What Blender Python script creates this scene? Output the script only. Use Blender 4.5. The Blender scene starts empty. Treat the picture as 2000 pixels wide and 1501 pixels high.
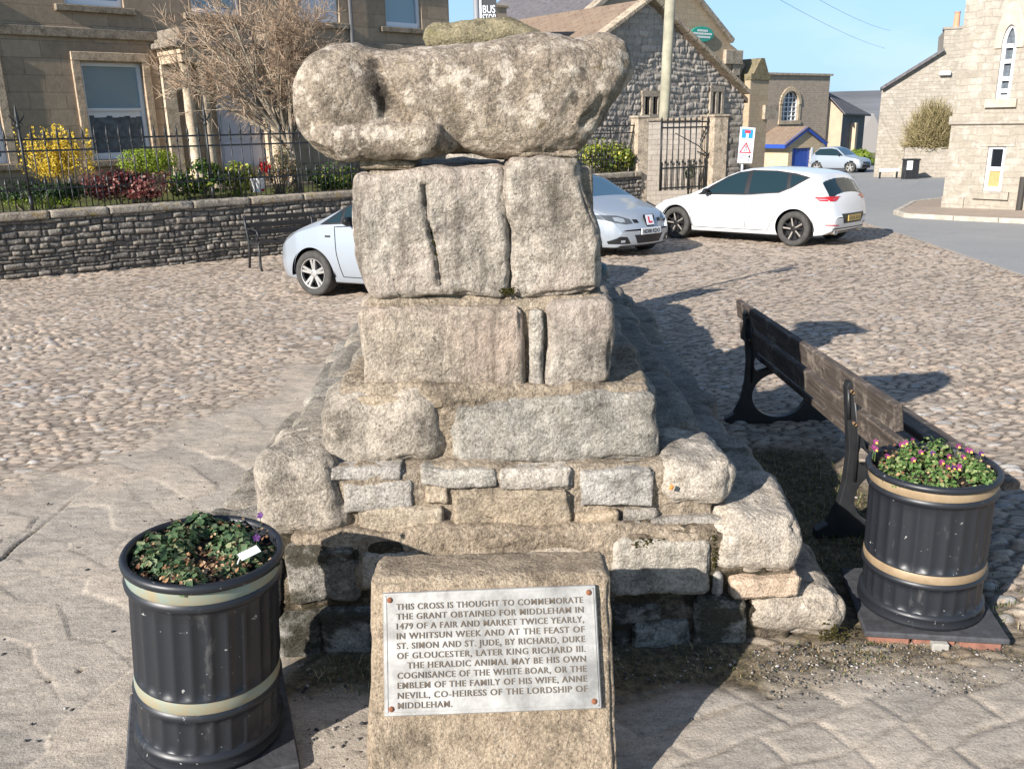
import bpy, math, random
import numpy as np
from mathutils import Matrix, Vector

SC = bpy.context.scene
COL = SC.collection
R_ = math.radians

# ------------------------------------------------------------------ camera
FPX, PITCH, ROLL, CZ, SLOPE = 1712.0, R_(16.6), R_(1.1), 1.9, -0.026
_f = np.array([0, math.cos(PITCH), -math.sin(PITCH)])
_u0 = np.array([0, math.sin(PITCH), math.cos(PITCH)])
_r0 = np.array([1.0, 0, 0])
_cx = math.cos(ROLL) * _r0 - math.sin(ROLL) * _u0
_cu = math.sin(ROLL) * _r0 + math.cos(ROLL) * _u0
cam = bpy.data.cameras.new('camera')
cam.lens = FPX / 2000 * 36
cam.sensor_width = 36
cam.clip_start, cam.clip_end = 0.05, 4000
camo = bpy.data.objects.new('camera', cam)
COL.objects.link(camo)
camo.matrix_world = Matrix([[_cx[0], _cu[0], -_f[0], 0], [_cx[1], _cu[1], -_f[1], 0], [_cx[2], _cu[2], -_f[2], CZ], [0, 0, 0, 1]])
SC.camera = camo

# ------------------------------------------------------------------ light
SUN_AZ, SUN_EL = 43.0, 26.8            # azimuth the light travels towards (from +Y to +X), elevation
world = bpy.data.worlds.new('World')
SC.world = world
world.use_nodes = True
wn = world.node_tree
bg = wn.nodes['Background']
sky = wn.nodes.new('ShaderNodeTexSky')
sky.sky_type = 'NISHITA'
sky.sun_disc = False
sky.sun_elevation = R_(SUN_EL)
sky.sun_rotation = R_(SUN_AZ + 180)
sky.air_density, sky.dust_density, sky.ozone_density = 1.0, 0.3, 1.5
tcw = wn.nodes.new('ShaderNodeTexCoord'); sep = wn.nodes.new('ShaderNodeSeparateXYZ'); wn.links.new(tcw.outputs['Generated'], sep.inputs[0])
rw_ = wn.nodes.new('ShaderNodeValToRGB'); wn.links.new(sep.outputs['Z'], rw_.inputs[0])          # pale spring haze low in the sky
els = rw_.color_ramp.elements; els.new(0.14)
for e_, (p_, v_) in zip(sorted(els, key=lambda q: q.position), ((0.0, .88), (0.14, .62), (0.36, 0.0))): e_.color = (v_, v_, v_, 1); e_.position = p_
cl = wn.nodes.new('ShaderNodeTexNoise'); cl.inputs['Scale'].default_value = 2.6; cl.inputs['Detail'].default_value = 5; mpw = wn.nodes.new('ShaderNodeMapping'); mpw.inputs['Scale'].default_value = (1, 1, 4); wn.links.new(tcw.outputs['Generated'], mpw.inputs[0]); wn.links.new(mpw.outputs[0], cl.inputs['Vector'])
rc = wn.nodes.new('ShaderNodeValToRGB'); wn.links.new(cl.outputs[0], rc.inputs[0]); rc.color_ramp.elements[0].position = .5; rc.color_ramp.elements[0].color = (2.7, 4.9, 7.6, 1); rc.color_ramp.elements[1].position = .75; rc.color_ramp.elements[1].color = (4.6, 6.0, 7.6, 1)
mxw = wn.nodes.new('ShaderNodeMix'); mxw.data_type = 'RGBA'; wn.links.new(rw_.outputs[0], mxw.inputs[0]); wn.links.new(sky.outputs[0], mxw.inputs[6]); wn.links.new(rc.outputs[0], mxw.inputs[7]); wn.links.new(mxw.outputs[2], bg.inputs[0])
bg.inputs[1].default_value = 0.09
sl = bpy.data.lights.new('sun', 'SUN')
sl.energy = 5.0
sl.angle = R_(0.53)
sl.color = (1.0, 0.945, 0.875)
so = bpy.data.objects.new('sun', sl)
COL.objects.link(so)
_d = Vector((math.sin(R_(SUN_AZ)) * math.cos(R_(SUN_EL)), math.cos(R_(SUN_AZ)) * math.cos(R_(SUN_EL)), -math.sin(R_(SUN_EL))))
so.rotation_euler = _d.to_track_quat('-Z', 'Y').to_euler()
so.location = (-20, -20, 20)
SC.view_settings.view_transform = 'Standard'
SC.view_settings.look = 'None'
SC.view_settings.exposure = 0.74
SC.view_settings.gamma = 1.0
SC.render.engine = 'CYCLES'
SC.cycles.max_bounces = 6
SC.cycles.diffuse_bounces = 3
SC.cycles.use_denoising = True

# ------------------------------------------------------------------ geometry helpers
def ray(px, py):
    return _f * FPX + _cx * (px - 1000) + _cu * (750.5 - py)
O_ = np.array([0, 0, CZ])
def at(px, py, y):                      # the point of the plane y = const seen at a pixel
    r = ray(px, py); return O_ + r * (y / r[1])
def gnd(px, py, h=0.0):                 # the ground point seen at a pixel
    r = ray(px, py); return O_ + r * ((CZ - h) / (SLOPE * r[1] - r[2]))
def onp(px, py, p0, az):                # the point of a vertical plane through p0 running along az
    a = R_(az); n = np.array([math.cos(a), -math.sin(a), 0]); r = ray(px, py)
    return O_ + r * (((np.array(p0, float) - O_) @ n) / (r @ n))
def gz(x, y): return SLOPE * y

def hsh(ix, iy, iz, seed=0):
    h = (ix.astype(np.int64) * 374761393 + iy.astype(np.int64) * 668265263 + iz.astype(np.int64) * 1440662683 + seed * 974634777) & 0xffffffff
    h = ((h ^ (h >> 13)) * 1274126177) & 0xffffffff
    h = ((h ^ (h >> 16)) * 2246822519) & 0xffffffff
    return ((h ^ (h >> 15)) & 0xffffff) / float(0xffffff)
def vnoise(P, seed=0):
    P = np.asarray(P, float); I = np.floor(P).astype(np.int64); f = P - I; f = f * f * (3 - 2 * f); o = 0
    for dx in (0, 1):
        for dy in (0, 1):
            for dz in (0, 1):
                w = (f[:, 0] if dx else 1 - f[:, 0]) * (f[:, 1] if dy else 1 - f[:, 1]) * (f[:, 2] if dz else 1 - f[:, 2])
                o = o + w * hsh(I[:, 0] + dx, I[:, 1] + dy, I[:, 2] + dz, seed)
    return o
def fbm(P, seed=0, oc=4):
    P = np.asarray(P, float); a, t, s = 1.0, 0.0, 0.0
    for k in range(oc):
        s = s + a * (vnoise(P, seed + k) * 2 - 1); t += a; a *= 0.5; P = P * 2.03 + 11.7
    return s / t
def voro(X, Y, seed=0, jit=0.8):
    """brick-shifted jittered cells: distances to nearest two points and the cell's random number"""
    iy = np.floor(Y).astype(np.int64); f1 = np.full(X.shape, 9.0); f2 = np.full(X.shape, 9.0); rid = np.zeros(X.shape)
    for dy in (-1, 0, 1):
        cy = iy + dy; sh = 0.5 * (cy % 2); ix = np.floor(X - sh).astype(np.int64)
        for dx in (-1, 0, 1):
            cx = ix + dx; z = np.zeros_like(cx)
            qx = cx + 0.5 + sh + (hsh(cx, cy, z, seed) - .5) * jit
            qy = cy + 0.5 + (hsh(cx, cy, z + 1, seed) - .5) * jit * .7
            d = np.sqrt((X - qx) ** 2 + (Y - qy) ** 2); r = hsh(cx, cy, z + 2, seed)
            m = d < f1; f2 = np.where(m, f1, np.minimum(f2, d)); rid = np.where(m, r, rid); f1 = np.where(m, d, f1)
    return f1, f2, rid
def bricks(X, Y, w, h, seed=0):
    """rows of stones with uneven lengths: distance to the nearest joint in metres and a random number per stone"""
    r = np.floor(Y / h).astype(np.int64); z = np.zeros_like(r); xo = X / w + hsh(r, z, z, seed) * 3
    def edge(c): return c + (hsh(c, r, z + 1, seed) - .5) * .55
    c = np.floor(xo).astype(np.int64); c = np.where(xo < edge(c), c - 1, c); c = np.where(xo >= edge(c + 1), c + 1, c)
    dx = np.minimum(xo - edge(c), edge(c + 1) - xo) * w; dy = np.minimum(Y - r * h, (r + 1) * h - Y)
    return np.minimum(dx, dy), hsh(c, r, z + 2, seed)
def sstep(a, b, x):
    t = np.clip((x - a) / (b - a), 0, 1); return t * t * (3 - 2 * t)

WL = {}
def tag(o, label=None, cat=None, group=None, kind=None):
    if label: o['label'] = label
    if cat: o['category'] = cat
    if group: o['group'] = group
    if kind: o['kind'] = kind
    return o
def thing(name, label, cat, loc=(0, 0, 0), group=None):
    o = bpy.data.objects.new(name, None); COL.objects.link(o); o.location = loc
    o.empty_display_size = 0.2
    WL[o.name] = np.array(loc, float)
    return tag(o, label, cat, group)
def link(name, me, parent=None, local=False):
    o = bpy.data.objects.new(name, me); COL.objects.link(o)
    if parent is not None:
        o.parent = parent
        if not local: o.location = -WL.get(parent.name, np.zeros(3))
    WL[o.name] = np.zeros(3)
    return o
def boxuv(me):
    nl = len(me.loops)
    if nl == 0: return
    uv = me.uv_layers.new(name='UVMap')
    co = np.zeros(len(me.vertices) * 3); me.vertices.foreach_get('co', co); co = co.reshape(-1, 3)
    vi = np.zeros(nl, dtype=np.int32); me.loops.foreach_get('vertex_index', vi)
    npoly = len(me.polygons); nrm = np.zeros(npoly * 3); me.polygons.foreach_get('normal', nrm); nrm = nrm.reshape(-1, 3)
    lt = np.zeros(npoly, dtype=np.int32); me.polygons.foreach_get('loop_total', lt)
    N = np.repeat(nrm, lt, axis=0); P = co[vi]
    h = np.hypot(N[:, 0], N[:, 1]) + 1e-9; tx, ty = -N[:, 1] / h, N[:, 0] / h
    flat = np.abs(N[:, 2]) > 0.8
    u = np.where(flat, P[:, 0], P[:, 0] * tx + P[:, 1] * ty); v = np.where(flat, P[:, 1], P[:, 2])
    uv.data.foreach_set('uv', np.stack([u, v], 1).ravel())
def mesh(name, V, F, mats=None, parent=None, smooth=False, midx=None, local=False, uv=False, attrs=None):
    me = bpy.data.meshes.new(name)
    V = np.asarray(V, float)
    if isinstance(F, np.ndarray):
        n, k = F.shape
        me.vertices.add(len(V)); me.vertices.foreach_set('co', V.ravel())
        me.loops.add(n * k); me.loops.foreach_set('vertex_index', F.astype(np.int32).ravel())
        me.polygons.add(n); me.polygons.foreach_set('loop_start', np.arange(0, n * k, k, dtype=np.int32))
        me.update(calc_edges=True)
    else:
        me.from_pydata([tuple(v) for v in V], [], [tuple(int(i) for i in f) for f in F]); me.update()
    for m in (mats if isinstance(mats, (list, tuple)) else [mats]):
        if m: me.materials.append(m)
    if midx is not None: me.polygons.foreach_set('material_index', np.asarray(midx, dtype=np.int32))
    if smooth: me.polygons.foreach_set('use_smooth', np.ones(len(me.polygons), dtype=bool))
    for k, v in (attrs or {}).items():
        a = me.attributes.new(k, 'FLOAT', 'POINT'); a.data.foreach_set('value', np.asarray(v, dtype=np.float32))
    if uv: boxuv(me)
    return link(name, me, parent, local)

class MB:
    """collects simple solids and links them as one mesh"""
    def __init__(s): s.v = []; s.f = []; s.m = []
    def add(s, V, F, mi=0):
        b = len(s.v); s.v += [tuple(p) for p in V]; s.f += [tuple(i + b for i in f) for f in F]; s.m += [mi] * len(F); return s
    def box(s, c, d, ax=None, mi=0, bev=0.0):
        """box of centre c and size d along the axes ax (3 vectors); bev chamfers its edges"""
        ax = ax if ax is not None else ((1, 0, 0), (0, 1, 0), (0, 0, 1)); ax = np.array(ax, float); c = np.array(c, float); h = np.array(d, float) / 2
        if bev <= 0 or min(h) <= bev:
            P = [c + (i * h[0]) * ax[0] + (j * h[1]) * ax[1] + (k * h[2]) * ax[2] for i in (-1, 1) for j in (-1, 1) for k in (-1, 1)]
            return s.add(P, [(0, 1, 3, 2), (4, 6, 7, 5), (0, 4, 5, 1), (2, 3, 7, 6), (0, 2, 6, 4), (1, 5, 7, 3)], mi)
        P = []; ID = {}
        for i in (-1, 1):
            for j in (-1, 1):
                for k in (-1, 1):
                    for a in range(3):
                        q = np.array([i, j, k]) * (h - bev); q[a] = np.array([i, j, k])[a] * h[a]
                        ID[i, j, k, a] = len(P); P.append(c + q @ ax)
        F = []
        for a in range(3):
            b, d2 = (a + 1) % 3, (a + 2) % 3
            for sg in (-1, 1):
                f = []
                for p, q in ((-1, -1), (1, -1), (1, 1), (-1, 1)):
                    t = [0, 0, 0]; t[a] = sg; t[b] = p; t[d2] = q; f.append(ID[(*t, a)])
                F.append(f if sg > 0 else f[::-1])
            for p in (-1, 1):
                for q in (-1, 1):
                    t0 = [0, 0, 0]; t1 = [0, 0, 0]; t0[a] = -1; t1[a] = 1; t0[b] = t1[b] = p; t0[d2] = t1[d2] = q
                    f = [ID[(*t0, b)], ID[(*t1, b)], ID[(*t1, d2)], ID[(*t0, d2)]]; F.append(f if p * q > 0 else f[::-1])
        for i in (-1, 1):
            for j in (-1, 1):
                for k in (-1, 1):
                    f = [ID[i, j, k, 0], ID[i, j, k, 1], ID[i, j, k, 2]]; F.append(f if i * j * k > 0 else f[::-1])
        return s.add(P, F, mi)
    def tube(s, pts, r, n=8, mi=0, cap=True):
        pts = [np.array(p, float) for p in pts]; rr = r if isinstance(r, (list, tuple, np.ndarray)) else [r] * len(pts)
        V = []; F = []; t0 = pts[1] - pts[0]; a = np.cross(t0, [0, 0, 1.0]);
        if np.linalg.norm(a) < 1e-6 * np.linalg.norm(t0) + 1e-12: a = np.array([1.0, 0, 0])
        for i, p in enumerate(pts):
            t = pts[min(i + 1, len(pts) - 1)] - pts[max(i - 1, 0)]; t = t / (np.linalg.norm(t) + 1e-12)
            a = a - t * (a @ t); a = a / (np.linalg.norm(a) + 1e-12); b = np.cross(t, a)
            for k in range(n):
                th = 2 * math.pi * k / n; V.append(p + rr[i] * (math.cos(th) * a + math.sin(th) * b))
        for i in range(len(pts) - 1):
            for k in range(n):
                F.append((i * n + k, i * n + (k + 1) % n, (i + 1) * n + (k + 1) % n, (i + 1) * n + k))
        if cap: F.append(tuple(range(n))[::-1]); F.append(tuple(range((len(pts) - 1) * n, len(pts) * n)))
        return s.add(V, F, mi)
    def lathe(s, prof, c=(0, 0, 0), n=32, axis='z', mi=0, rad=None):
        V = []; F = []; c = np.array(c, float)
        for i, (r, z) in enumerate(prof):
            for k in range(n):
                th = 2 * math.pi * k / n; q = r * (rad(th, i) if rad else 1)
                x, y = q * math.cos(th), q * math.sin(th)
                V.append(c + ((x, y, z) if axis == 'z' else (x, z, y)))
        for i in range(len(prof) - 1):
            for k in range(n):
                f = (i * n + k, i * n + (k + 1) % n, (i + 1) * n + (k + 1) % n, (i + 1) * n + k); F.append(f if axis == 'z' else f[::-1])
        return s.add(V, F, mi)
    def prism(s, poly, a, b, o, depth, mi=0):
        """poly in (a,b) axes at origin o, extruded by the vector depth"""
        a, b, o, d = (np.array(q, float) for q in (a, b, o, depth)); n = len(poly)
        P = [o + u * a + v * b for u, v in poly]; P += [p + d for p in P]
        F = [tuple(range(n))[::-1], tuple(range(n, 2 * n))] + [(i, (i + 1) % n, n + (i + 1) % n, n + i) for i in range(n)]
        return s.add(P, F, mi)
    def build(s, name, mats, parent=None, smooth=False, local=False, uv=True):
        return mesh(name, s.v, s.f, mats, parent, smooth, s.m, local, uv)

def fixn(o):
    import bmesh
    b = bmesh.new(); b.from_mesh(o.data); bmesh.ops.recalc_face_normals(b, faces=b.faces); b.to_mesh(o.data); b.free(); return o

def rbox(x0, x1, y0, y1, z0, z1, step=0.02, r=0.04, nmax=60):
    """rounded box as a fine quad shell: vertices, quads, normals"""
    c = np.array([(x0 + x1) / 2, (y0 + y1) / 2, (z0 + z1) / 2]); h = np.array([x1 - x0, y1 - y0, z1 - z0]) / 2
    n = [int(np.clip(math.ceil(2 * q / step), 4, nmax)) for q in h]
    Vs = []; Fs = []; base = 0
    for a in range(3):
        b, d = (a + 1) % 3, (a + 2) % 3
        g = np.stack(np.meshgrid(np.linspace(-1, 1, n[b] + 1), np.linspace(-1, 1, n[d] + 1), indexing='ij'), -1).reshape(-1, 2)
        idx = np.arange((n[b] + 1) * (n[d] + 1)).reshape(n[b] + 1, n[d] + 1)
        q = np.stack([idx[:-1, :-1], idx[1:, :-1], idx[1:, 1:], idx[:-1, 1:]], -1).reshape(-1, 4)
        for sg in (-1, 1):
            P = np.zeros((len(g), 3)); P[:, a] = sg; P[:, b] = g[:, 0]; P[:, d] = g[:, 1]
            Vs.append(P); Fs.append((q if sg > 0 else q[:, ::-1]) + base); base += len(P)
    V = np.concatenate(Vs); F = np.concatenate(Fs)
    key = np.round(V * 1e5).astype(np.int64); _, first, inv = np.unique(key, axis=0, return_index=True, return_inverse=True)
    V = V[first]; F = inv.reshape(-1)[F]
    r = min(r, min(h) * 0.95); P = V * h; core = np.clip(P, -(h - r), h - r); d = P - core; L = np.linalg.norm(d, axis=1, keepdims=True) + 1e-9
    return c + core + d / L * np.minimum(L, r), F, d / L
def stone(name, x0, x1, y0, y1, z0, z1, mat, parent, seed=0, r=0.04, amp=0.012, warp=0.02, step=0.016, taper=None, nmax=60, streak=0.0, chip=0.10):
    V, F, N = rbox(x0, x1, y0, y1, z0, z1, step, r, nmax)
    S = seed * 7.31
    w = np.stack([fbm(V * 2.6 + S + k * 31.7, seed + k, 2) for k in range(3)], 1) * warp + np.stack([fbm(V * 10 + S + k * 17.3, seed + 20 + k, 3) for k in range(3)], 1) * min(.014, warp * .55)
    q = amp * fbm(V * 5 + S, seed, 3) * 1.2 + amp * 0.35 * fbm(V * 19 + S, seed + 5, 3)
    ed_ = 1 - np.abs(N).max(1); q = q - np.maximum(0, fbm(V * 8.5 + S, seed + 12, 3) + .12) * ed_ * chip
    ck_ = np.abs(fbm(V * np.array([3.1, 3.1, 4.2]) + S * 1.7, seed + 14, 4)); q = q - .35 * amp * sstep(.035, .0, ck_)
    if streak: q = q + streak * (fbm(V * np.array([11, 11, 1.6]) + S, seed + 8, 4) - np.maximum(0, fbm(V * np.array([17, 17, 2.2]) + S, seed + 9, 2) - .25) * 2.0) * sstep(.25, .7, np.abs(N[:, 1]) + np.abs(N[:, 0]))
    V = V + w + N * q[:, None]
    if taper is not None: V = taper(V)
    return mesh(name, V, F, mat, parent, True)

# ------------------------------------------------------------------ materials
class NT:
    def __init__(s, name):
        s.m = bpy.data.materials.new(name); s.m.use_nodes = True; s.t = s.m.node_tree; s.b = s.t.nodes['Principled BSDF']
    def n(s, typ, **kw):
        nd = s.t.nodes.new('ShaderNode' + typ)
        for k, v in kw.items():
            if k.startswith('_'): setattr(nd, k[1:], v)
            else: s.set(nd, k.replace('__', ' '), v)
        return nd
    def set(s, nd, k, v):
        i = nd.inputs[int(k[1:])] if k[0] == 'i' and k[1:].isdigit() else nd.inputs[k]
        if isinstance(v, bpy.types.NodeSocket): s.t.links.new(v, i)
        else: i.default_value = (*v, 1.0) if isinstance(v, tuple) and len(v) == 3 and i.type == 'RGBA' else v
    def mix(s, f, a, b, blend='MIX'):
        nd = s.n('Mix', _data_type='RGBA', _blend_type=blend); s.set(nd, 'i0', f); s.set(nd, 'i6', a); s.set(nd, 'i7', b); return nd.outputs[2]
    def math(s, op, a, b=0.0, clamp=False):
        nd = s.n('Math', _operation=op, _use_clamp=clamp); s.set(nd, 'i0', a); s.set(nd, 'i1', b); return nd.outputs[0]
    def noise(s, vec, scale, detail=4.0, rough=0.55, dist=0.0):
        nd = s.n('TexNoise', Scale=scale, Detail=detail, Roughness=rough, Distortion=dist)
        if vec is not None: s.t.links.new(vec, nd.inputs['Vector'])
        return nd.outputs[0]
    def ramp(s, x, *st):
        nd = s.n('ValToRGB'); e = nd.color_ramp.elements
        while len(e) < len(st): e.new(0.5)
        for i, (p, c) in enumerate(st):
            e[i].position = p; e[i].color = (*c, 1) if isinstance(c, tuple) else (c, c, c, 1)
        s.t.links.new(x, nd.inputs[0]); return nd.outputs[0]
    def obj(s): return s.n('TexCoord').outputs['Object']
    def uv(s): return s.n('TexCoord').outputs['UV']
    def attr(s, name): return s.n('Attribute', _attribute_name=name).outputs['Fac']
    def rnd(s): return s.n('ObjectInfo').outputs['Random']
    def isl(s): return s.n('NewGeometry').outputs['Random Per Island']
    def bump(s, h, strength=0.5, dist=0.01):
        nd = s.n('Bump', Strength=strength, Distance=dist, Height=h); s.t.links.new(nd.outputs[0], s.b.inputs['Normal']); return nd
    def out(s, col, rough=0.85, spec=0.3, metal=0.0):
        s.set(s.b, 'Base Color', col); s.set(s.b, 'Roughness', rough); s.set(s.b, 'Metallic', metal); s.set(s.b, 'Specular IOR Level', spec); return s.m
    def scale(s, vec, sx, sy, sz, rot=(0, 0, 0)):
        nd = s.n('Mapping'); s.t.links.new(vec, nd.inputs[0]); nd.inputs['Scale'].default_value = (sx, sy, sz); nd.inputs['Rotation'].default_value = rot; return nd.outputs[0]

def stone_mat(name, c1, c2, dark, lichen=(0.55, 0.52, 0.44), la=0.5, moss=None, ma=0.5, vary=0.32, bump=1.0, fine=95.0, sc=1.0, streak=0.0, tint=None, spots=()):
    """weathered stone; la and ma are the noise levels above which pale lichen and moss start"""
    t = NT(name); o = t.obj()
    a = t.ramp(t.noise(o, 3.2 * sc, 5), (0.35, 0.0), (0.68, 1.0))
    col = t.mix(a, c1, c2)
    sp = t.ramp(t.noise(o, 22 * sc, 6, 0.7), (0.40, 1.0), (0.56, 0.0))
    col = t.mix(t.math('MULTIPLY', sp, 0.7), col, dark)
    gr = t.ramp(t.noise(o, fine, 5, 0.8), (0.36, 0.0), (0.62, 1.0))
    col = t.mix(0.48, col, t.mix(gr, dark, tuple(min(1, q * 1.5) for q in c2)))
    mt = t.ramp(t.noise(o, 5.0 * sc, 7, 0.74), (0.36, 0.48), (0.49, 0.98), (0.64, 1.25)); col = t.mix(0.9, col, mt, 'MULTIPLY')
    bk = t.ramp(t.noise(o, 41 * sc, 4, 0.6), (0.64, 0.0), (0.70, 1.0)); col = t.mix(t.math('MULTIPLY', bk, 0.7), col, tuple(q * .5 for q in dark))
    wk = t.ramp(t.noise(t.scale(o, 1, 1, 1, (1, 2, 3)), 52 * sc, 3, 0.6), (0.66, 0.0), (0.70, 1.0)); col = t.mix(t.math('MULTIPLY', wk, 0.6), col, (0.60, 0.57, 0.51))
    if lichen:
        lf = t.math('MULTIPLY', t.ramp(t.noise(o, 9 * sc, 8, 0.72), (la, 0.0), (la + 0.09, 1.0)), 0.8)
        col = t.mix(lf, col, lichen)
    if moss:
        mf = t.ramp(t.noise(t.scale(o, 1, 1, 1.6), 4.3 * sc, 7, 0.72), (ma, 0.0), (ma + 0.10, 1.0))
        col = t.mix(t.math('MULTIPLY', mf, 0.85), col, moss)
    for c_, r_ in spots:                      # patches of black lichen
        dn = t.n('VectorMath', _operation='DISTANCE'); t.t.links.new(t.scale(o, 1, 0.35, 0.55), dn.inputs[0]); dn.inputs[1].default_value = (c_[0], c_[1] * .35, c_[2] * .55)
        col = t.mix(t.math('MULTIPLY', t.ramp(t.math('ADD', dn.outputs[1 if len(dn.outputs) > 1 else 0], t.math('MULTIPLY', t.noise(o, 26, 6, .75), r_ * 2.2)), (r_ * 1.5, 1.0), (r_ * 1.85, 0.0)), .75), col, (0.035, 0.03, 0.027))
    if tint: col = t.mix(t.math('MULTIPLY', t.ramp(t.noise(o, 2.4, 4, .6), (.48, 0.0), (.7, 1.0)), .55), col, tint)
    if streak: col = t.mix(t.math('MULTIPLY', t.ramp(t.noise(t.scale(o, 13, 13, 1.3), 1.0, 6, .7), (.50, 0.0), (.68, 1.0)), streak), col, dark)
    hs = t.n('HueSaturation', Color=t.mix(t.math('MULTIPLY', t.math('FRACT', t.math('MULTIPLY', t.rnd(), 7.31)), 0.5), col, (1.06, 0.96, 0.84), 'MULTIPLY'), Saturation=0.95, Value=t.math('ADD', 1 - vary / 2, t.math('MULTIPLY', t.rnd(), vary)))
    t.out(hs.outputs[0], 0.92, 0.2)
    h = t.math('ADD', t.math('MULTIPLY', t.noise(o, fine * 0.8, 5, 0.7), 0.6), t.noise(o, 24 * sc, 6, 0.65))
    t.bump(h, bump, 0.018)
    return t.m
def plain(name, c, rough=0.5, metal=0.0, spec=0.5, bump=0.0, bs=60, var=0.0, vs=8.0):
    t = NT(name); col = c
    if var:
        n = t.noise(t.obj(), vs, 5, 0.65); col = t.mix(t.ramp(n, (0.35, 0.0), (0.68, 1.0)), tuple(q * (1 - var) for q in c), tuple(min(1, q * (1 + var)) for q in c))
    t.out(col, rough, spec, metal)
    if bump: t.bump(t.noise(t.obj(), bs, 4), bump, 0.004)
    return t.m
def ashlar(name, c1, c2, mort, bw=0.62, bh=0.31, ms=0.012, stain=(0.10, 0.08, 0.06), st=0.55, dist=0.0, bump=0.4, pale=None):
    t = NT(name); v = t.uv()
    if dist:
        nn = t.n('TexNoise', Scale=2.3, Detail=3.0); t.t.links.new(v, nn.inputs['Vector'])
        mm = t.n('VectorMath', _operation='MULTIPLY_ADD'); t.t.links.new(nn.outputs['Color'], mm.inputs[0]); mm.inputs[1].default_value = (dist, dist, 0); t.t.links.new(v, mm.inputs[2]); v = mm.outputs[0]
    b = t.n('TexBrick', Color1=c1, Color2=c2, Mortar=mort, Scale=1.0)
    b.offset = 0.5; b.inputs['Mortar Size'].default_value = ms; b.inputs['Mortar Smooth'].default_value = 0.3
    b.inputs['Brick Width'].default_value = bw; b.inputs['Row Height'].default_value = bh; b.inputs['Bias'].default_value = 0.0
    t.t.links.new(v, b.inputs['Vector'])
    o = t.obj(); col = b.outputs[0]
    big = t.ramp(t.noise(t.scale(o, 1, 1, 0.35), 0.9, 6, 0.7), (st, 0.0), (st + 0.22, 1.0))
    col = t.mix(t.math('MULTIPLY', big, 0.6), col, stain)
    g = t.ramp(t.noise(o, 7, 7, 0.75), (0.3, 0.0), (0.7, 1.0)); col = t.mix(0.3, col, t.mix(g, tuple(q * 0.55 for q in c1), tuple(min(1, q * 1.4) for q in c2)))
    if pale: col = t.mix(t.math('MULTIPLY', t.ramp(t.noise(o, 3, 6, 0.7), (0.52, 0.0), (0.62, 1.0)), 0.7), col, pale)
    t.out(col, 0.9, 0.2)
    t.bump(t.math('ADD', t.math('MULTIPLY', b.outputs[1], -1.0), t.math('MULTIPLY', t.noise(o, 14, 6, 0.7), 0.6)), bump, 0.02)
    return t.m
def leafmat(name, c1, c2, c3=None, rough=0.55, trans=0.25):
    t = NT(name); i = t.isl()
    st = [(0.0, c1), (0.6, c2)] + ([(0.92, c3)] if c3 else [])
    col = t.ramp(i, *st); t.out(col, rough, 0.35)
    tr = t.n('BsdfTranslucent'); t.set(tr, 'Color', col); mx = t.n('MixShader'); mx.inputs[0].default_value = trans
    t.t.links.new(t.b.outputs[0], mx.inputs[1]); t.t.links.new(tr.outputs[0], mx.inputs[2]); t.t.links.new(mx.outputs[0], t.t.nodes['Material Output'].inputs[0])
    return t.m
def glassmat(name, c, rough=0.03):
    t = NT(name); t.out(c, rough, 0.8); return t.m
# ================================================================== SETTING: ground
def poly_mask(X, Y, poly):
    ins = np.zeros(X.shape, bool); n = len(poly)
    for i in range(n):
        x0, y0 = poly[i]; x1, y1 = poly[(i + 1) % n]
        c = ((y0 > Y) != (y1 > Y)) & (X < (x1 - x0) * (Y - y0) / (y1 - y0 + 1e-12) + x0); ins ^= c
    return ins
ROAD = [(5.9, 8.0), (7.35, 12.4), (8.1, 17.6), (9.0, 25.0), (10.4, 34.0), (12.5, 50.0), (15.0, 70.0), (30.0, 70.0), (26.0, 50.0), (19.0, 33.0),
        (12.3, 27.0), (10.2, 23.4), (10.0, 22.3), (10.7, 21.3), (14.0, 17.4), (20.0, 10.0), (20.0, 8.0)]
PAVE = [(10.02, 22.3), (10.22, 23.4), (12.3, 27.0), (19.0, 33.0), (24.0, 44.0), (28.0, 44.0), (28.0, 10.0), (20.2, 10.0), (14.02, 17.4), (10.72, 21.3)]
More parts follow.
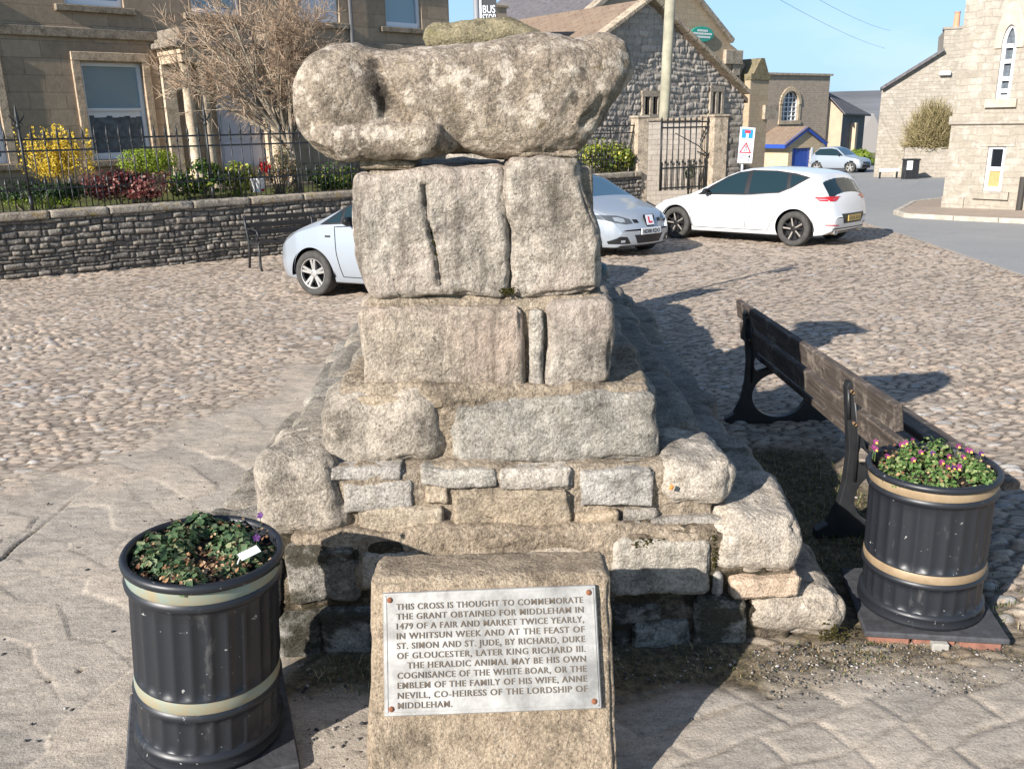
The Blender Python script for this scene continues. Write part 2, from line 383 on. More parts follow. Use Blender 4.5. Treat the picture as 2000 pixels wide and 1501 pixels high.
def ground_material():
    t = NT('cobbled_ground'); o = t.obj(); e = t.attr('edge'); r = t.attr('rnd'); fl = t.attr('flag'); so_ = t.attr('soil')
    st = t.ramp(r, (0.0, (0.25, 0.205, 0.165)), (0.25, (0.42, 0.345, 0.275)), (0.6, (0.52, 0.43, 0.34)), (0.82, (0.50, 0.375, 0.28)), (0.93, (0.42, 0.40, 0.375)), (1.0, (0.60, 0.545, 0.48)))
    jt = t.mix(t.ramp(t.noise(o, 40, 5, 0.7), (0.46, 0.0), (0.72, 1.0)), (0.13, 0.10, 0.075), (0.46, 0.375, 0.29))
    cob = t.mix(t.ramp(e, (0.05, 0.0), (0.5, 1.0)), jt, st)
    fs = t.ramp(t.noise(o, 2.2, 6, 0.65), (0.3, (0.33, 0.285, 0.235)), (0.5, (0.44, 0.38, 0.31)), (0.72, (0.52, 0.435, 0.345)))
    fs = t.mix(0.5, fs, t.ramp(r, (0.0, (0.28, 0.255, 0.225)), (0.5, (0.42, 0.365, 0.30)), (1.0, (0.52, 0.44, 0.35))))
    fj = t.mix(t.ramp(t.noise(o, 60, 4, 0.7), (0.4, 0.0), (0.6, 1.0)), (0.16, 0.125, 0.085), (0.55, 0.44, 0.315))
    flg = t.mix(t.ramp(e, (0.0, 0.1), (0.6, 1.0)), fj, fs)
    col = t.mix(fl, cob, flg)
    dirt = t.mix(t.ramp(t.noise(o, 26, 6, 0.75), (0.4, 0.0), (0.62, 1.0)), (0.055, 0.047, 0.030), (0.21, 0.165, 0.10))
    col = t.mix(so_, col, dirt)
    st_ = t.ramp(t.noise(t.scale(o, 1, 2.6, 1, (0, 0, 0.5)), 11, 7, 0.75), (0.34, 0.62), (0.5, 1.0), (0.66, 1.22)); col = t.mix(0.8, col, st_, 'MULTIPLY')
    big = t.ramp(t.noise(o, 0.8, 5, 0.6), (0.3, 0.86), (0.7, 1.08))
    col = t.mix(1.0, col, big, 'MULTIPLY')
    sp = t.ramp(t.noise(o, 130, 5, 0.85), (0.33, 0.35), (0.48, 1.0), (0.68, 1.3)); col = t.mix(0.85, col, sp, 'MULTIPLY')
    ws = t.ramp(t.noise(o, 14, 6, 0.8), (0.66, 0.0), (0.72, 1.0)); col = t.mix(t.math('MULTIPLY', ws, 0.5), col, (0.55, 0.50, 0.44))
    t.out(col, 0.88, 0.25)
    t.bump(t.math('ADD', t.noise(o, 90, 5, 0.7), t.math('MULTIPLY', t.noise(o, 18, 5, 0.6), 1.4)), 0.55, 0.008)
    return t.m
M_GROUND = ground_material()
rows = 0.9 * np.exp(np.arange(0, math.log(30 / 0.9), 0.0040)); ncol = 900
sx = np.linspace(-1, 1, ncol)
Yg, Sg = np.meshgrid(rows, sx, indexing='ij'); Xg = Sg * (0.85 * Yg + 1.8)
x, y = Xg.ravel(), Yg.ravel()
P2 = np.stack([x, y, np.zeros_like(x)], 1)
wob = np.stack([fbm(P2 * 1.3 + k * 9, 40 + k, 3) for k in range(2)], 1)
xa, ya = x + wob[:, 0] * 0.10, y + wob[:, 1] * 0.10
ca, sa = math.cos(R_(9)), math.sin(R_(9)); xr, yr = xa * ca - ya * sa, xa * sa + ya * ca
f1, f2, r1 = voro(xr / 0.125, yr / 0.060, 3, .9)
ca, sa = math.cos(R_(-24)), math.sin(R_(-24)); xr, yr = xa * ca - ya * sa, xa * sa + ya * ca
be, r2 = bricks(xr + wob[:, 0] * .07, yr + wob[:, 1] * .05, 0.30, 0.165, 8); be = be + fbm(P2 * 14, 88, 3) * .012
ca, sa = math.cos(R_(38)), math.sin(R_(38)); xr, yr = xa * ca - ya * sa, xa * sa + ya * ca
k1, k2, r3 = voro(xr / 0.40, yr / 0.23, 18, 0.7)
lA, lB = gnd(0, 1015), gnd(690, 672)
dl = ((lB[0] - lA[0]) * (y - lA[1]) - (lB[1] - lA[1]) * (x - lA[0])) / math.hypot(lB[0] - lA[0], lB[1] - lA[1])
nz = fbm(P2 * 0.9, 70, 4)
fl = np.maximum(1 - sstep(2.65, 3.05, y + nz * 0.5), sstep(0.35, -0.35, dl + nz * 0.7) * sstep(9.5, 7.0, y) * (x < 0.3))
fl = np.clip(fl, 0, 1)
n2 = fbm(P2 * 3.1, 90, 4)
def rect(x0, x1, y0, y1, s=0.18):
    q = n2 * 0.22
    return sstep(x0 - s, x0 + s, x + q) * sstep(x1 + s, x1 - s, x + q) * sstep(y0 - s, y0 + s, y + q) * sstep(y1 + s, y1 - s, y + q)
soil = np.maximum.reduce([rect(1.1, 2.05, 2.9, 5.3), rect(-0.9, 1.0, 2.70, 3.3, 0.1), rect(0.9, 2.1, 2.76, 3.0, 0.12) * 0.75, rect(-1.6, -1.2, 3.2, 4.4, 0.1) * 0.5])
rd = poly_mask(x, y, ROAD) | poly_mask(x, y, PAVE)
hc = sstep(0.02, 0.5, f2 - f1); lf = x < .25; wk_ = sstep(-.25, .35, fbm(P2 * 1.7, 131, 3)); hf = np.where(lf, 1 - .7 * wk_ * (1 - sstep(0.003, 0.06, k2 - k1)), 1 - (.45 + .55 * wk_) * (1 - sstep(-.004, 0.026, be))); r2 = np.where(lf, r3, r2)
amp = 0.35 + 0.65 * sstep(-0.3, 0.35, fbm(P2 * 0.55, 77, 3))
ck = np.full(x.shape, 9.0)
for pl in ([(15, 1095), (60, 1042), (130, 982), (215, 908)], [(232, 950), (262, 925), (300, 893)], [(0, 1362), (90, 1338), (150, 1318)], [(1470, 1318), (1500, 1352), (1515, 1372)]):
    q = [gnd(*p) for p in pl]
    for a_, b_ in zip(q[:-1], q[1:]):
        d_ = b_[:2] - a_[:2]; t_ = np.clip(((x - a_[0]) * d_[0] + (y - a_[1]) * d_[1]) / (d_ @ d_), 0, 1); ck = np.minimum(ck, np.hypot(x + wob[:, 0] * .05 - a_[0] - t_ * d_[0], y + wob[:, 1] * .05 - a_[1] - t_ * d_[1]))
ck = sstep(.016, .004, ck)
zc = hc * 0.019 * (0.35 + 1.0 * r1) * amp + (r1 - .5) * 0.008 * hc + fbm(P2 * 7, 33, 3) * .006
zf = np.where(lf, hf * 0.007 + (r2 - .5) * .009, hf * 0.012 + (r2 - .5) * .008) + fbm(P2 * np.array([2.2, 4.5, 1]), 55, 5) * np.where(lf, 0.016, .008)
z = (zc * (1 - fl) + zf * fl) * (1 - soil * 0.8) + soil * (fbm(P2 * 9, 66, 4) * 0.018 - 0.005) + fbm(P2 * 0.4, 12, 3) * 0.018 * sstep(2, 5, y)
z = np.where(rd, -0.02, z - ck * .012) + gz(x, y); soil = np.maximum(soil, ck)
ed = np.where(fl > 0.5, hf, hc); rn = np.where(fl > 0.5, r2, r1)
idx = np.arange(len(x)).reshape(len(rows), ncol)
F = np.stack([idx[:-1, :-1], idx[:-1, 1:], idx[1:, 1:], idx[1:, :-1]], -1).reshape(-1, 4)
g = mesh('ground', np.stack([x, y, z], 1), F, M_GROUND, None, True, attrs={'edge': ed, 'rnd': rn, 'flag': fl, 'soil': soil})
tag(g, kind='structure')
mb = MB(); mb.add([(-300, -40, gz(0, -40) - .08), (300, -40, gz(0, -40) - .08), (300, 90, gz(0, 90) - .08), (-300, 90, gz(0, 90) - .08), (900, 900, -12), (-900, 900, -12)], [(0, 1, 2, 3), (3, 2, 4, 5)])
t = NT('field'); t.out(t.ramp(t.noise(t.obj(), 0.05, 5), (0.35, (0.20, 0.17, 0.10)), (0.65, (0.16, 0.19, 0.07))), 0.95, 0.1)
tag(mb.build('terrain', t.m), kind='structure')

def sheet(name, poly, dz, mat, thick=0.25, step=1.2):
    """a flat sheet over the sloping ground"""
    n = len(poly); V = [(px, py, gz(px, py) + dz) for px, py in poly] + [(px, py, gz(px, py) + dz - thick) for px, py in poly]
    Fs = [tuple(range(n))] + [(i, n + i, n + (i + 1) % n, (i + 1) % n) for i in range(n)]
    o = mesh(name, V, Fs, mat, None, False, None, False, True); fixn(o); tag(o, kind='structure'); return o
t = NT('asphalt'); o = t.obj()
c = t.mix(t.ramp(t.noise(o, 0.7, 6, 0.65), (0.3, 0.0), (0.7, 1.0)), (0.235, 0.235, 0.23), (0.31, 0.305, 0.29)); c = t.mix(0.5, c, t.ramp(t.noise(o, 160, 3, 0.8), (0.3, 0.10), (0.7, 0.5)))
c = t.mix(t.math('MULTIPLY', t.ramp(t.noise(o, 2.6, 5, 0.7), (0.62, 0.0), (0.66, 1.0)), 0.35), c, (0.15, 0.15, 0.15))
t.out(c, 0.8, 0.3); t.bump(t.noise(o, 150, 3), 0.3, 0.004); M_ROAD = t.m
sheet('road', ROAD, 0.012, M_ROAD)
t = NT('paving'); b = t.n('TexBrick', Color1=(0.42, 0.33, 0.26), Color2=(0.37, 0.31, 0.26), Mortar=(0.20, 0.15, 0.11), Scale=1.0); t.t.links.new(t.uv(), b.inputs['Vector']); b.inputs['Brick Width'].default_value = 0.9; b.inputs['Row Height'].default_value = 0.6; b.inputs['Mortar Size'].default_value = 0.012
t.out(t.mix(t.ramp(t.noise(t.obj(), 5, 6, 0.7), (0.3, 0.0), (0.7, 0.5)), b.outputs[0], (0.27, 0.22, 0.17)), 0.9, 0.2); M_PAVE = t.m
sheet('pavement', PAVE, 0.10, M_PAVE, 0.4)
M_KERB = plain('kerb_stone', (0.45, 0.41, 0.34), 0.9, bump=0.5, var=0.25, vs=5)
mb = MB(); kp = [(20.2, 10.0), (14.02, 17.4), (10.72, 21.3), (10.02, 22.3), (10.22, 23.4), (12.3, 27.0), (19.0, 33.0)]
for a, b in zip(kp[:-1], kp[1:]):
    L = math.hypot(b[0] - a[0], b[1] - a[1]); k = max(1, int(L / 0.9))
    for i in range(k):
        p = [a[q] + (b[q] - a[q]) * (i + .5) / k for q in (0, 1)]; d = ((b[0] - a[0]) / L, (b[1] - a[1]) / L, SLOPE * (b[1] - a[1]) / L)
        mb.box((p[0], p[1], gz(*p) + 0.02), (L / k - 0.012, 0.14, 0.20), (d, (-d[1], d[0], 0), (0, 0, 1)), 0, 0.015)
tag(mb.build('kerb', M_KERB), kind='structure')
# distant moor; distance haze is put into its pale grey colour
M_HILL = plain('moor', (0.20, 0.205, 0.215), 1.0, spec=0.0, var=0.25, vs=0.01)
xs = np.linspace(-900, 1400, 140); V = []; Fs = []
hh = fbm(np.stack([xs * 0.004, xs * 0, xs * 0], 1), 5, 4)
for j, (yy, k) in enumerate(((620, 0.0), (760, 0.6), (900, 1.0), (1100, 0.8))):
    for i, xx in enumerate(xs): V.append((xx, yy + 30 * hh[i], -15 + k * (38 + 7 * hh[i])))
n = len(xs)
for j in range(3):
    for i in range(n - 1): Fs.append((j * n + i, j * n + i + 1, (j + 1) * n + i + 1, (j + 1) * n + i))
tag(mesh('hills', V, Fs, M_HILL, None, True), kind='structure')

# ================================================================== THE STEPPED CROSS BASE
M_STONE = stone_mat('weathered_sandstone', (0.34, 0.295, 0.24), (0.47, 0.415, 0.345), (0.11, 0.088, 0.064), (0.58, 0.54, 0.47), 0.60, (0.10, 0.095, 0.05), 0.62)
M_BLOCK = stone_mat('pedestal_block', (0.345, 0.30, 0.245), (0.47, 0.415, 0.35), (0.10, 0.082, 0.064), (0.58, 0.54, 0.47), 0.61, None, 0.645, 0.10, 1.1, 95, 1.0, 0.8, (0.47, 0.355, 0.30))
M_GREY = stone_mat('grey_gritstone', (0.335, 0.315, 0.275), (0.46, 0.43, 0.38), (0.105, 0.092, 0.072), (0.58, 0.55, 0.49), 0.59, (0.13, 0.12, 0.075), 0.60)
M_WARM = stone_mat('warm_sandstone', (0.385, 0.31, 0.215), (0.50, 0.42, 0.315), (0.14, 0.105, 0.07), (0.58, 0.53, 0.43), 0.61, (0.46, 0.36, 0.15), 0.645)
M_SLATE = stone_mat('slate_sliver', (0.345, 0.32, 0.285), (0.47, 0.44, 0.395), (0.12, 0.105, 0.09), (0.60, 0.57, 0.52), 0.60, None)
M_BRICK = stone_mat('worn_brick', (0.47, 0.34, 0.235), (0.55, 0.43, 0.32), (0.24, 0.17, 0.11), None, 0.6, None)
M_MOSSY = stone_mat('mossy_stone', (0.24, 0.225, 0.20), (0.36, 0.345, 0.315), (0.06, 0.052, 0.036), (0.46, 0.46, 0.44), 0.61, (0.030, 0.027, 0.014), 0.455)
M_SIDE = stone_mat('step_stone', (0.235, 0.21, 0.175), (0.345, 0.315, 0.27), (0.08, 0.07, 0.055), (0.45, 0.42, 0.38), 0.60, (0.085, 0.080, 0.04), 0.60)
M_MORTAR = stone_mat('lime_mortar', (0.315, 0.255, 0.19), (0.43, 0.36, 0.275), (0.11, 0.083, 0.055), (0.60, 0.54, 0.45), 0.62, (0.14, 0.105, 0.055), 0.63, 0.0, 1.2, 60)
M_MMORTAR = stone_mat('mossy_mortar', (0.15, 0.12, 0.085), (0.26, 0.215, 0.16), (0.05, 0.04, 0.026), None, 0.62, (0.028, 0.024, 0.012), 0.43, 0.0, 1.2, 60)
MK = dict(p=M_BLOCK, s=M_STONE, g=M_GREY, w=M_WARM, l=M_SLATE, b=M_BRICK, m=M_MOSSY)
rng = random.Random(7)
def pstone(parent, px0, py0, px1, py1, yf, dep, k='s', seed=0, r=0.03, amp=0.009, warp=0.016, step=0.012, name='stone_block', taper=None, zadd=0.0, streak=0.0):
    a = at(px0, (py0 + py1) / 2, yf); b = at(px1, (py0 + py1) / 2, yf); zt = at((px0 + px1) / 2, py0, yf)[2]; zb = at((px0 + px1) / 2, py1, yf)[2]
    return stone(name, a[0], b[0], yf, yf + dep, zb, zt + zadd, MK[k], parent, seed, r, amp, warp, step, taper, 90, streak)
base = thing('stepped_base', 'stepped base of rough weathered stones and sandy mortar carrying the two pedestals', 'stone steps', (0, 3.0, gz(0, 3)))
FR = [  # front stones: pixel box of the face, distance, depth, stone kind, roundness
    (630, 772, 856, 912, 3.20, .50, 's', .10), (878, 778, 1292, 908, 3.20, .50, 'g', .065),
    (485, 896, 672, 1058, 3.08, .46, 's', .12), (1283, 905, 1433, 998, 3.10, .46, 's', .09),
    (640, 917, 785, 941, 3.12, .16, 'l', .008), (818, 917, 972, 950, 3.12, .16, 'g', .012), (983, 920, 1117, 957, 3.12, .16, 'l', .012), (1128, 921, 1272, 995, 3.11, .16, 'l', .012),
    (672, 944, 815, 1001, 3.12, .16, 'l', .014), (828, 956, 871, 992, 3.12, .16, 'w', .012), (702, 994, 870, 1060, 3.11, .18, 'w', .028), (886, 962, 1110, 1060, 3.12, .18, 'w', .016),
    (1122, 1000, 1208, 1021, 3.12, .14, 'w', .008), (1218, 999, 1288, 1020, 3.12, .14, 'l', .008), (1108, 1022, 1256, 1053, 3.11, .16, 'l', .012), (1268, 1010, 1424, 1044, 3.11, .18, 'l', .010),
    (1194, 1062, 1388, 1165, 3.05, .30, 'g', .035), (1398, 1012, 1576, 1122, 3.04, .50, 's', .10), (1432, 1129, 1570, 1168, 3.03, .22, 'b', .014), (1396, 1126, 1416, 1172, 3.04, .1, 'l', .008),
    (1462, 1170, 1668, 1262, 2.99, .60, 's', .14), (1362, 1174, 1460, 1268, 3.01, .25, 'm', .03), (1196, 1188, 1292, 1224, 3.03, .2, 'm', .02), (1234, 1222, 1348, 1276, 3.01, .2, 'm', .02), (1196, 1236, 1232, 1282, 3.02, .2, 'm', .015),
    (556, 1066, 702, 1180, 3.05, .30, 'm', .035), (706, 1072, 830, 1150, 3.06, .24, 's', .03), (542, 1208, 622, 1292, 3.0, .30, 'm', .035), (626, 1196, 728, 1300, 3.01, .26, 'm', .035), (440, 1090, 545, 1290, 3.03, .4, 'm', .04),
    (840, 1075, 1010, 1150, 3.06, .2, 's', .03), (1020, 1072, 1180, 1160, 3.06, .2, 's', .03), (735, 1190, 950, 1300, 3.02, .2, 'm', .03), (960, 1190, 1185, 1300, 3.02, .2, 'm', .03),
]
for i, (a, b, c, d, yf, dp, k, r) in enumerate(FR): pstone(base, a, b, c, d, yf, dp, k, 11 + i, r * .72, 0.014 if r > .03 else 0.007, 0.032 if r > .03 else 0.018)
stone('ledge_slate', at(698, 780, 3.215)[0], at(868, 780, 3.215)[0], 3.215, 3.4, at(780, 797, 3.215)[2], at(780, 772, 3.215)[2], M_WARM, base, 91, .008, .006, .012, .01)
# side courses running back along both flanks
TIERS = [(-1, -1.36, .42, -.30, .26, 3.12), (-1, -1.02, .40, .16, .61, 3.56), (-1, -.715, .36, .55, .925, 3.72),
         (1, 1.30, .40, -.35, .10, 3.62), (1, 1.125, .42, .04, .415, 3.56), (1, .85, .40, .36, .665, 3.58), (1, .575, .36, .56, .93, 3.72)]
sd = 200
for sgn, xe, w, z0, z1, y0 in TIERS:
    yy = y0
    while yy < 8.9:
        L = rng.uniform(.42, .95); L = min(L, 9.05 - yy); j = rng.uniform(-.035, .035); fall = SLOPE * (yy - 3) * 0.9
        x0, x1 = (xe + j - 0.02 * (yy - 3), xe + w) if sgn < 0 else (xe - w, xe + j + 0.012 * (yy - 3))
        stone('step_stone', x0, x1, yy, yy + L - .012, z0 + fall, z1 + fall + rng.uniform(-.025, .025), M_SIDE, base, sd, .042, .018, .035, .032 + .003 * yy, nmax=26); sd += 1
        yy += L
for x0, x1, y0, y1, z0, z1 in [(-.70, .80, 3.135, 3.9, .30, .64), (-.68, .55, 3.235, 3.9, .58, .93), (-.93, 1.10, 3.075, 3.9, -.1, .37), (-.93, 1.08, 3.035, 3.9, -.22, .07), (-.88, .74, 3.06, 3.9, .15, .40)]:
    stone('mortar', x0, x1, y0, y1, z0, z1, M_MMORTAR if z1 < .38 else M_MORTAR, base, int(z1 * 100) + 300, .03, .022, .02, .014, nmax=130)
for x0, x1, z0, z1 in [(-1.2, 1.0, -.3, .22), (-.85, .7, .2, .56), (-.55, .42, .5, .90)]:
    V, F, N = rbox(x0, x1, 3.6, 8.9, z0, z1, .12, .03); V[:, 2] += SLOPE * (V[:, 1] - 3) * 0.9 + 0.02 * fbm(V * 5, 9, 3); mesh('rubble_fill', V, F, M_SIDE, base, True)

ped = thing('front_pedestal', 'square pedestal of four big weathered blocks under the animal', 'pedestal', (-.1, 3.6, .9))
def tp_u1(V):
    xc = np.interp(V[:, 2], [1.30, 1.42, 1.58, 1.68], [-.262, -.275, -.305, -.31]); hit = (np.abs(V[:, 0] - xc) < .014) & (V[:, 1] < 3.42) & (V[:, 2] > 1.31) & (V[:, 2] < 1.69)
    V[:, 1] += np.where(hit, .032 * (1 - np.abs(V[:, 0] - xc) / .014), 0); t_ = np.clip((1.45 - V[:, 2]) / .2, 0, 1); V[:, 0] += np.where(V[:, 0] < -.45, .05 * t_ ** 2, 0); return V
def tp_u2(V):
    t_ = np.clip((V[:, 2] - 1.46) / .28, 0, 1); V[:, 0] -= .085 * t_ * t_ * (3 - 2 * t_) * np.clip((V[:, 0] + .02) / .37, 0, 1.1); return V
pstone(ped, 689, 330, 988, 586, 3.30, .60, 'p', 501, .038, .013, .024, .009, taper=tp_u1, streak=.009)
pstone(ped, 991, 312, 1176, 580, 3.29, .60, 'p', 502, .038, .013, .024, .009, taper=tp_u2, streak=.009)
pstone(ped, 700, 598, 1024, 763, 3.27, .60, 'p', 503, .034, .010, .018, .010)
pstone(ped, 1066, 590, 1193, 757, 3.27, .60, 'p', 504, .034, .012, .020, .010)
pstone(ped, 1035, 608, 1060, 760, 3.275, .1, 'l', 505, .008, .006, .014, .010, name='slate_wedge')
stone('mortar', -.55, .365, 3.315, 3.84, .86, 1.27, M_MORTAR, ped, 511, .02, .012, .01, .014, nmax=90)
stone('mortar', -.53, .32, 3.335, 3.84, 1.2, 1.74, M_MORTAR, ped, 512, .02, .012, .01, .016, nmax=90)
# moss growing in the crack and joints
t = NT('moss'); t.out(t.ramp(t.noise(t.obj(), 60, 5, 0.8), (0.3, (0.022, 0.020, 0.008)), (0.55, (0.055, 0.050, 0.014)), (0.75, (0.15, 0.12, 0.04))), 1.0, 0.05); t.bump(t.noise(t.obj(), 140, 3), 1.0, 0.01); M_MOSS = t.m
def moss(px0, py0, px1, py1, yf, parent, n=70, sz=.010, seed=1):
    rg = random.Random(seed); mb = MB()
    for i in range(int(n * 1.6)):
        e_ = rg.uniform(-1, 1); q = at(px0 + (px1 - px0) * (.5 + .5 * e_ * abs(e_) ** .3), rg.gauss((py0 + py1) / 2, (py1 - py0) * .27), yf + rg.uniform(-.004, .006)); s_ = sz * .55 * rg.uniform(.4, 1.5)
        mb.lathe([(0.01 * s_, -s_ * .6), (s_ * .8, -s_ * .3), (s_, 0), (s_ * .7, s_ * .5), (0.01 * s_, s_ * .7)], q, 6)
    return mb.build('moss', M_MOSS, parent, True)
moss(838, 405, 846, 460, 3.318, ped, 30, .007, 2); moss(846, 455, 862, 496, 3.316, ped, 40, .008, 3)
moss(975, 562, 1005, 576, 3.295, ped, 60, .007, 5); moss(1240, 1054, 1300, 1072, 3.055, base, 90, .008, 7); moss(1600, 1215, 1660, 1262, 2.995, base, 90, .007, 10); moss(1391, 1050, 1400, 1130, 3.05, base, 40, .007, 11)
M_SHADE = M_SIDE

# rear pedestal with its mossy cap, mostly hidden
rear = thing('rear_pedestal', 'tall stone pedestal with a mossy flat capstone, standing behind the animal', 'pedestal', (-.1, 5.3, .8))
stone('stone_block', -.36, .10, 5.02, 5.5, .75, 1.45, M_STONE, rear, 521, .05, .014, .02, .03); stone('stone_block', -.34, .08, 5.04, 5.5, 1.46, 2.12, M_STONE, rear, 522, .05, .014, .02, .03)
stone('stone_block', -.30, .04, 5.06, 5.48, 2.13, 2.29, M_STONE, rear, 523, .04, .014, .02, .03)
M_CAP = stone_mat('mossy_capstone', (0.20, 0.175, 0.11), (0.28, 0.245, 0.155), (0.075, 0.062, 0.035), (0.38, 0.35, 0.26), 0.62, (0.14, 0.13, 0.05), 0.54)
def tp_cap(V):
    k = np.clip((V[:, 0] - .02) / .2, 0, 1); V[:, 2] = np.where(V[:, 2] > 2.33, V[:, 2] - k * (V[:, 2] - 2.33) * .75, V[:, 2] + k * (2.33 - V[:, 2]) * .45); return V
stone('capstone', -.43, .225, 4.98, 5.55, 2.285, 2.435, M_CAP, rear, 524, .09, .016, .025, .014, taper=tp_cap)

# ------------------------------------------------------------------ the carved animal (signed distances, surface nets)
def ell(P, c, r):
    q = (P - np.array(c)) / np.array(r); k0 = np.sqrt((q * q).sum(-1)); k1 = np.sqrt(((q / np.array(r)) ** 2).sum(-1)) + 1e-9; return k0 * (k0 - 1) / k1
def cap(P, a, b, r0, r1):
    a, b = np.array(a, float), np.array(b, float); t_ = np.clip(((P - a) @ (b - a)) / ((b - a) @ (b - a)), 0, 1); return np.linalg.norm(P - a - t_[..., None] * (b - a), axis=-1) - (r0 + (r1 - r0) * t_)
def smin(a, b, k): h = np.clip(.5 + .5 * (b - a) / k, 0, 1); return b + (a - b) * h - k * h * (1 - h)
def smax(a, b, k): return -smin(-a, -b, k)
def surfnets(D, o, st):
    nx, ny, nz_ = D.shape; S = D < 0
    c = np.zeros((nx - 1, ny - 1, nz_ - 1)); pos = np.zeros((nx - 1, ny - 1, nz_ - 1, 3))
    cr = [(i, j, k) for i in (0, 1) for j in (0, 1) for k in (0, 1)]
    def sub(A, q): return A[q[0]:nx - 1 + q[0], q[1]:ny - 1 + q[1], q[2]:nz_ - 1 + q[2]]
    for a in cr:
        for ax in range(3):
            if a[ax]: continue
            b = list(a); b[ax] = 1; da, db = sub(D, a), sub(D, b); m = (da < 0) != (db < 0); t_ = np.where(m, da / (da - db + 1e-12), 0)
            for q in range(3): pos[..., q] += np.where(m, a[q] + (t_ if q == ax else 0), 0)
            c += m
    act = c > 0; ID = -np.ones(act.shape, np.int64); ID[act] = np.arange(act.sum())
    V = (np.argwhere(act) + pos[act] / c[act][:, None]) * st + o; F = []
    for ax in range(3):
        b, d = (ax + 1) % 3, (ax + 2) % 3; sl = [slice(None)] * 3; sl[ax] = slice(0, -1); s0 = S[tuple(sl)]; sl[ax] = slice(1, None); s1 = S[tuple(sl)]
        e = np.argwhere(s0 != s1); e = e[(e[:, b] > 0) & (e[:, d] > 0) & (e[:, b] < D.shape[b] - 1) & (e[:, d] < D.shape[d] - 1)]
        if len(e) == 0: continue
        def g_(db, dd): q = e.copy(); q[:, b] -= db; q[:, d] -= dd; return ID[q[:, 0], q[:, 1], q[:, 2]]
        f = np.stack([g_(1, 1), g_(0, 1), g_(0, 0), g_(1, 0)], 1); fl_ = ~s0[e[:, 0], e[:, 1], e[:, 2]]; f[fl_] = f[fl_][:, ::-1]; F.append(f)
    return V, np.concatenate(F)
SB = 1.934                                   # millimetres per carving unit
gx, gw, gv = np.arange(-360, 360, 4.0), np.arange(-150, 160, 4.0), np.arange(-150, 160, 4.0)
A = np.stack(np.meshgrid(gx, gw, gv, indexing='ij'), -1)
Pn = A.reshape(-1, 3)
A2 = A + (np.stack([fbm(Pn * .010 + k * 50, 600 + k, 3) for k in range(3)], 1).reshape(A.shape)) * 9
def sell(P, c, r, p):                        # boxier ellipsoid
    q = np.abs((P - np.array(c)) / np.array(r)); return ((q ** p).sum(-1) ** (1 / p) - 1) * min(r)
D = sell(A2, (112, 0, -3), (212, 108, 110), 2.5)
D = smin(D, ell(A2, (262, 16, 44), (74, 88, 84)), 26)
D = smin(D, ell(A2, (160, 4, 30), (125, 92, 95)), 22)
D = smin(D, sell(A2, (-72, 2, 6), (118, 94, 92), 2.4), 34)
D = smin(D, sell(A2, (-236, -6, -8), (97, 90, 108), 2.25), 26)
D = smin(D, ell(A2, (-190, 4, 40), (90, 76, 58)), 34)
D = smin(D, cap(A2, (-262, -76, -86), (-66, -96, -68), 40, 30), 8)
D = smin(D, cap(A2, (-80, -94, -70), (-34, -66, -80), 29, 22), 8)
hd_ = sell(A2, (-240, -6, -8), (101, 92, 108), 2.2); u_, w_, v_ = A2[..., 0], A2[..., 1], A2[..., 2]
pk = smax(smax(.86 * u_ + .51 * v_ + 100, -(v_ + 42), 8), smax(w_ + 56, -hd_, 10), 10)
D = smax(D, -pk, 6)
D = smax(D, -ell(A2, (2, 0, -136), (54, 300, 40)), 10)
D = smax(D, -cap(A2, (-22, -106, -52), (30, -104, -112), 17, 40), 7)
D = smax(D, -ell(A2, (-163, -40, 122), (46, 100, 30)), 18)
pn = np.array([.78, -.45, -.43]); pn /= np.linalg.norm(pn)
D = smax(D, (A2 - np.array([272, -92, 10])) @ pn, 12)
D = smax(D, -cap(A2, (226, -112, 70), (200, -112, -14), 8, 18), 12)
D = smax(D, -cap(A2, (262, -92, -2), (240, -100, -36), 12, 18), 12)
D = smax(D, A2 @ np.array([.8, .0, -.6]) - 238, 14)
pn = np.array([-.45, -.35, -.82]); pn /= np.linalg.norm(pn)
D = smax(D, (A2 - np.array([-268, -40, -112])) @ pn, 4)
D = smax(D, -(A[..., 2] + 116), 8)
D = D + (fbm(Pn * .030, 620, 3) * 3.0 + fbm(Pn * .085, 630, 3) * 1.7).reshape(D.shape)
V, F = surfnets(D, np.array([gx[0], gw[0], gv[0]]), 4.0)
bc = at(910, 196, 3.52)
V = V * SB / 1000; N_ = fbm(V * 60, 640, 3)[:, None] * .0022; V = V + N_
ca, sa = math.cos(R_(-1.0)), math.sin(R_(-1.0)); V = np.stack([V[:, 0] * ca - V[:, 2] * sa, V[:, 1], V[:, 0] * sa + V[:, 2] * ca], 1)
M_BOAR = stone_mat('lichened_boar_stone', (0.27, 0.22, 0.17), (0.36, 0.305, 0.245), (0.08, 0.066, 0.05), (0.62, 0.555, 0.475), 0.51, (0.16, 0.125, 0.065), 0.605, 0.0, 1.1, 80, 1.5, 0.0, None, [((-.335, -.15, bc[2] - 1.76 + .09), .055), ((-.30, -.12, bc[2] - 1.76 + .01), .05), ((.43, -.19, bc[2] - 1.76 + .08), .025), ((.40, -.19, bc[2] - 1.76 + .0), .025)])
boar = mesh('boar_statue', V + bc, F, M_BOAR, None, True)
tag(boar, 'worn reclining boar carved in blotchy lichened stone, on top of the front pedestal', 'statue')
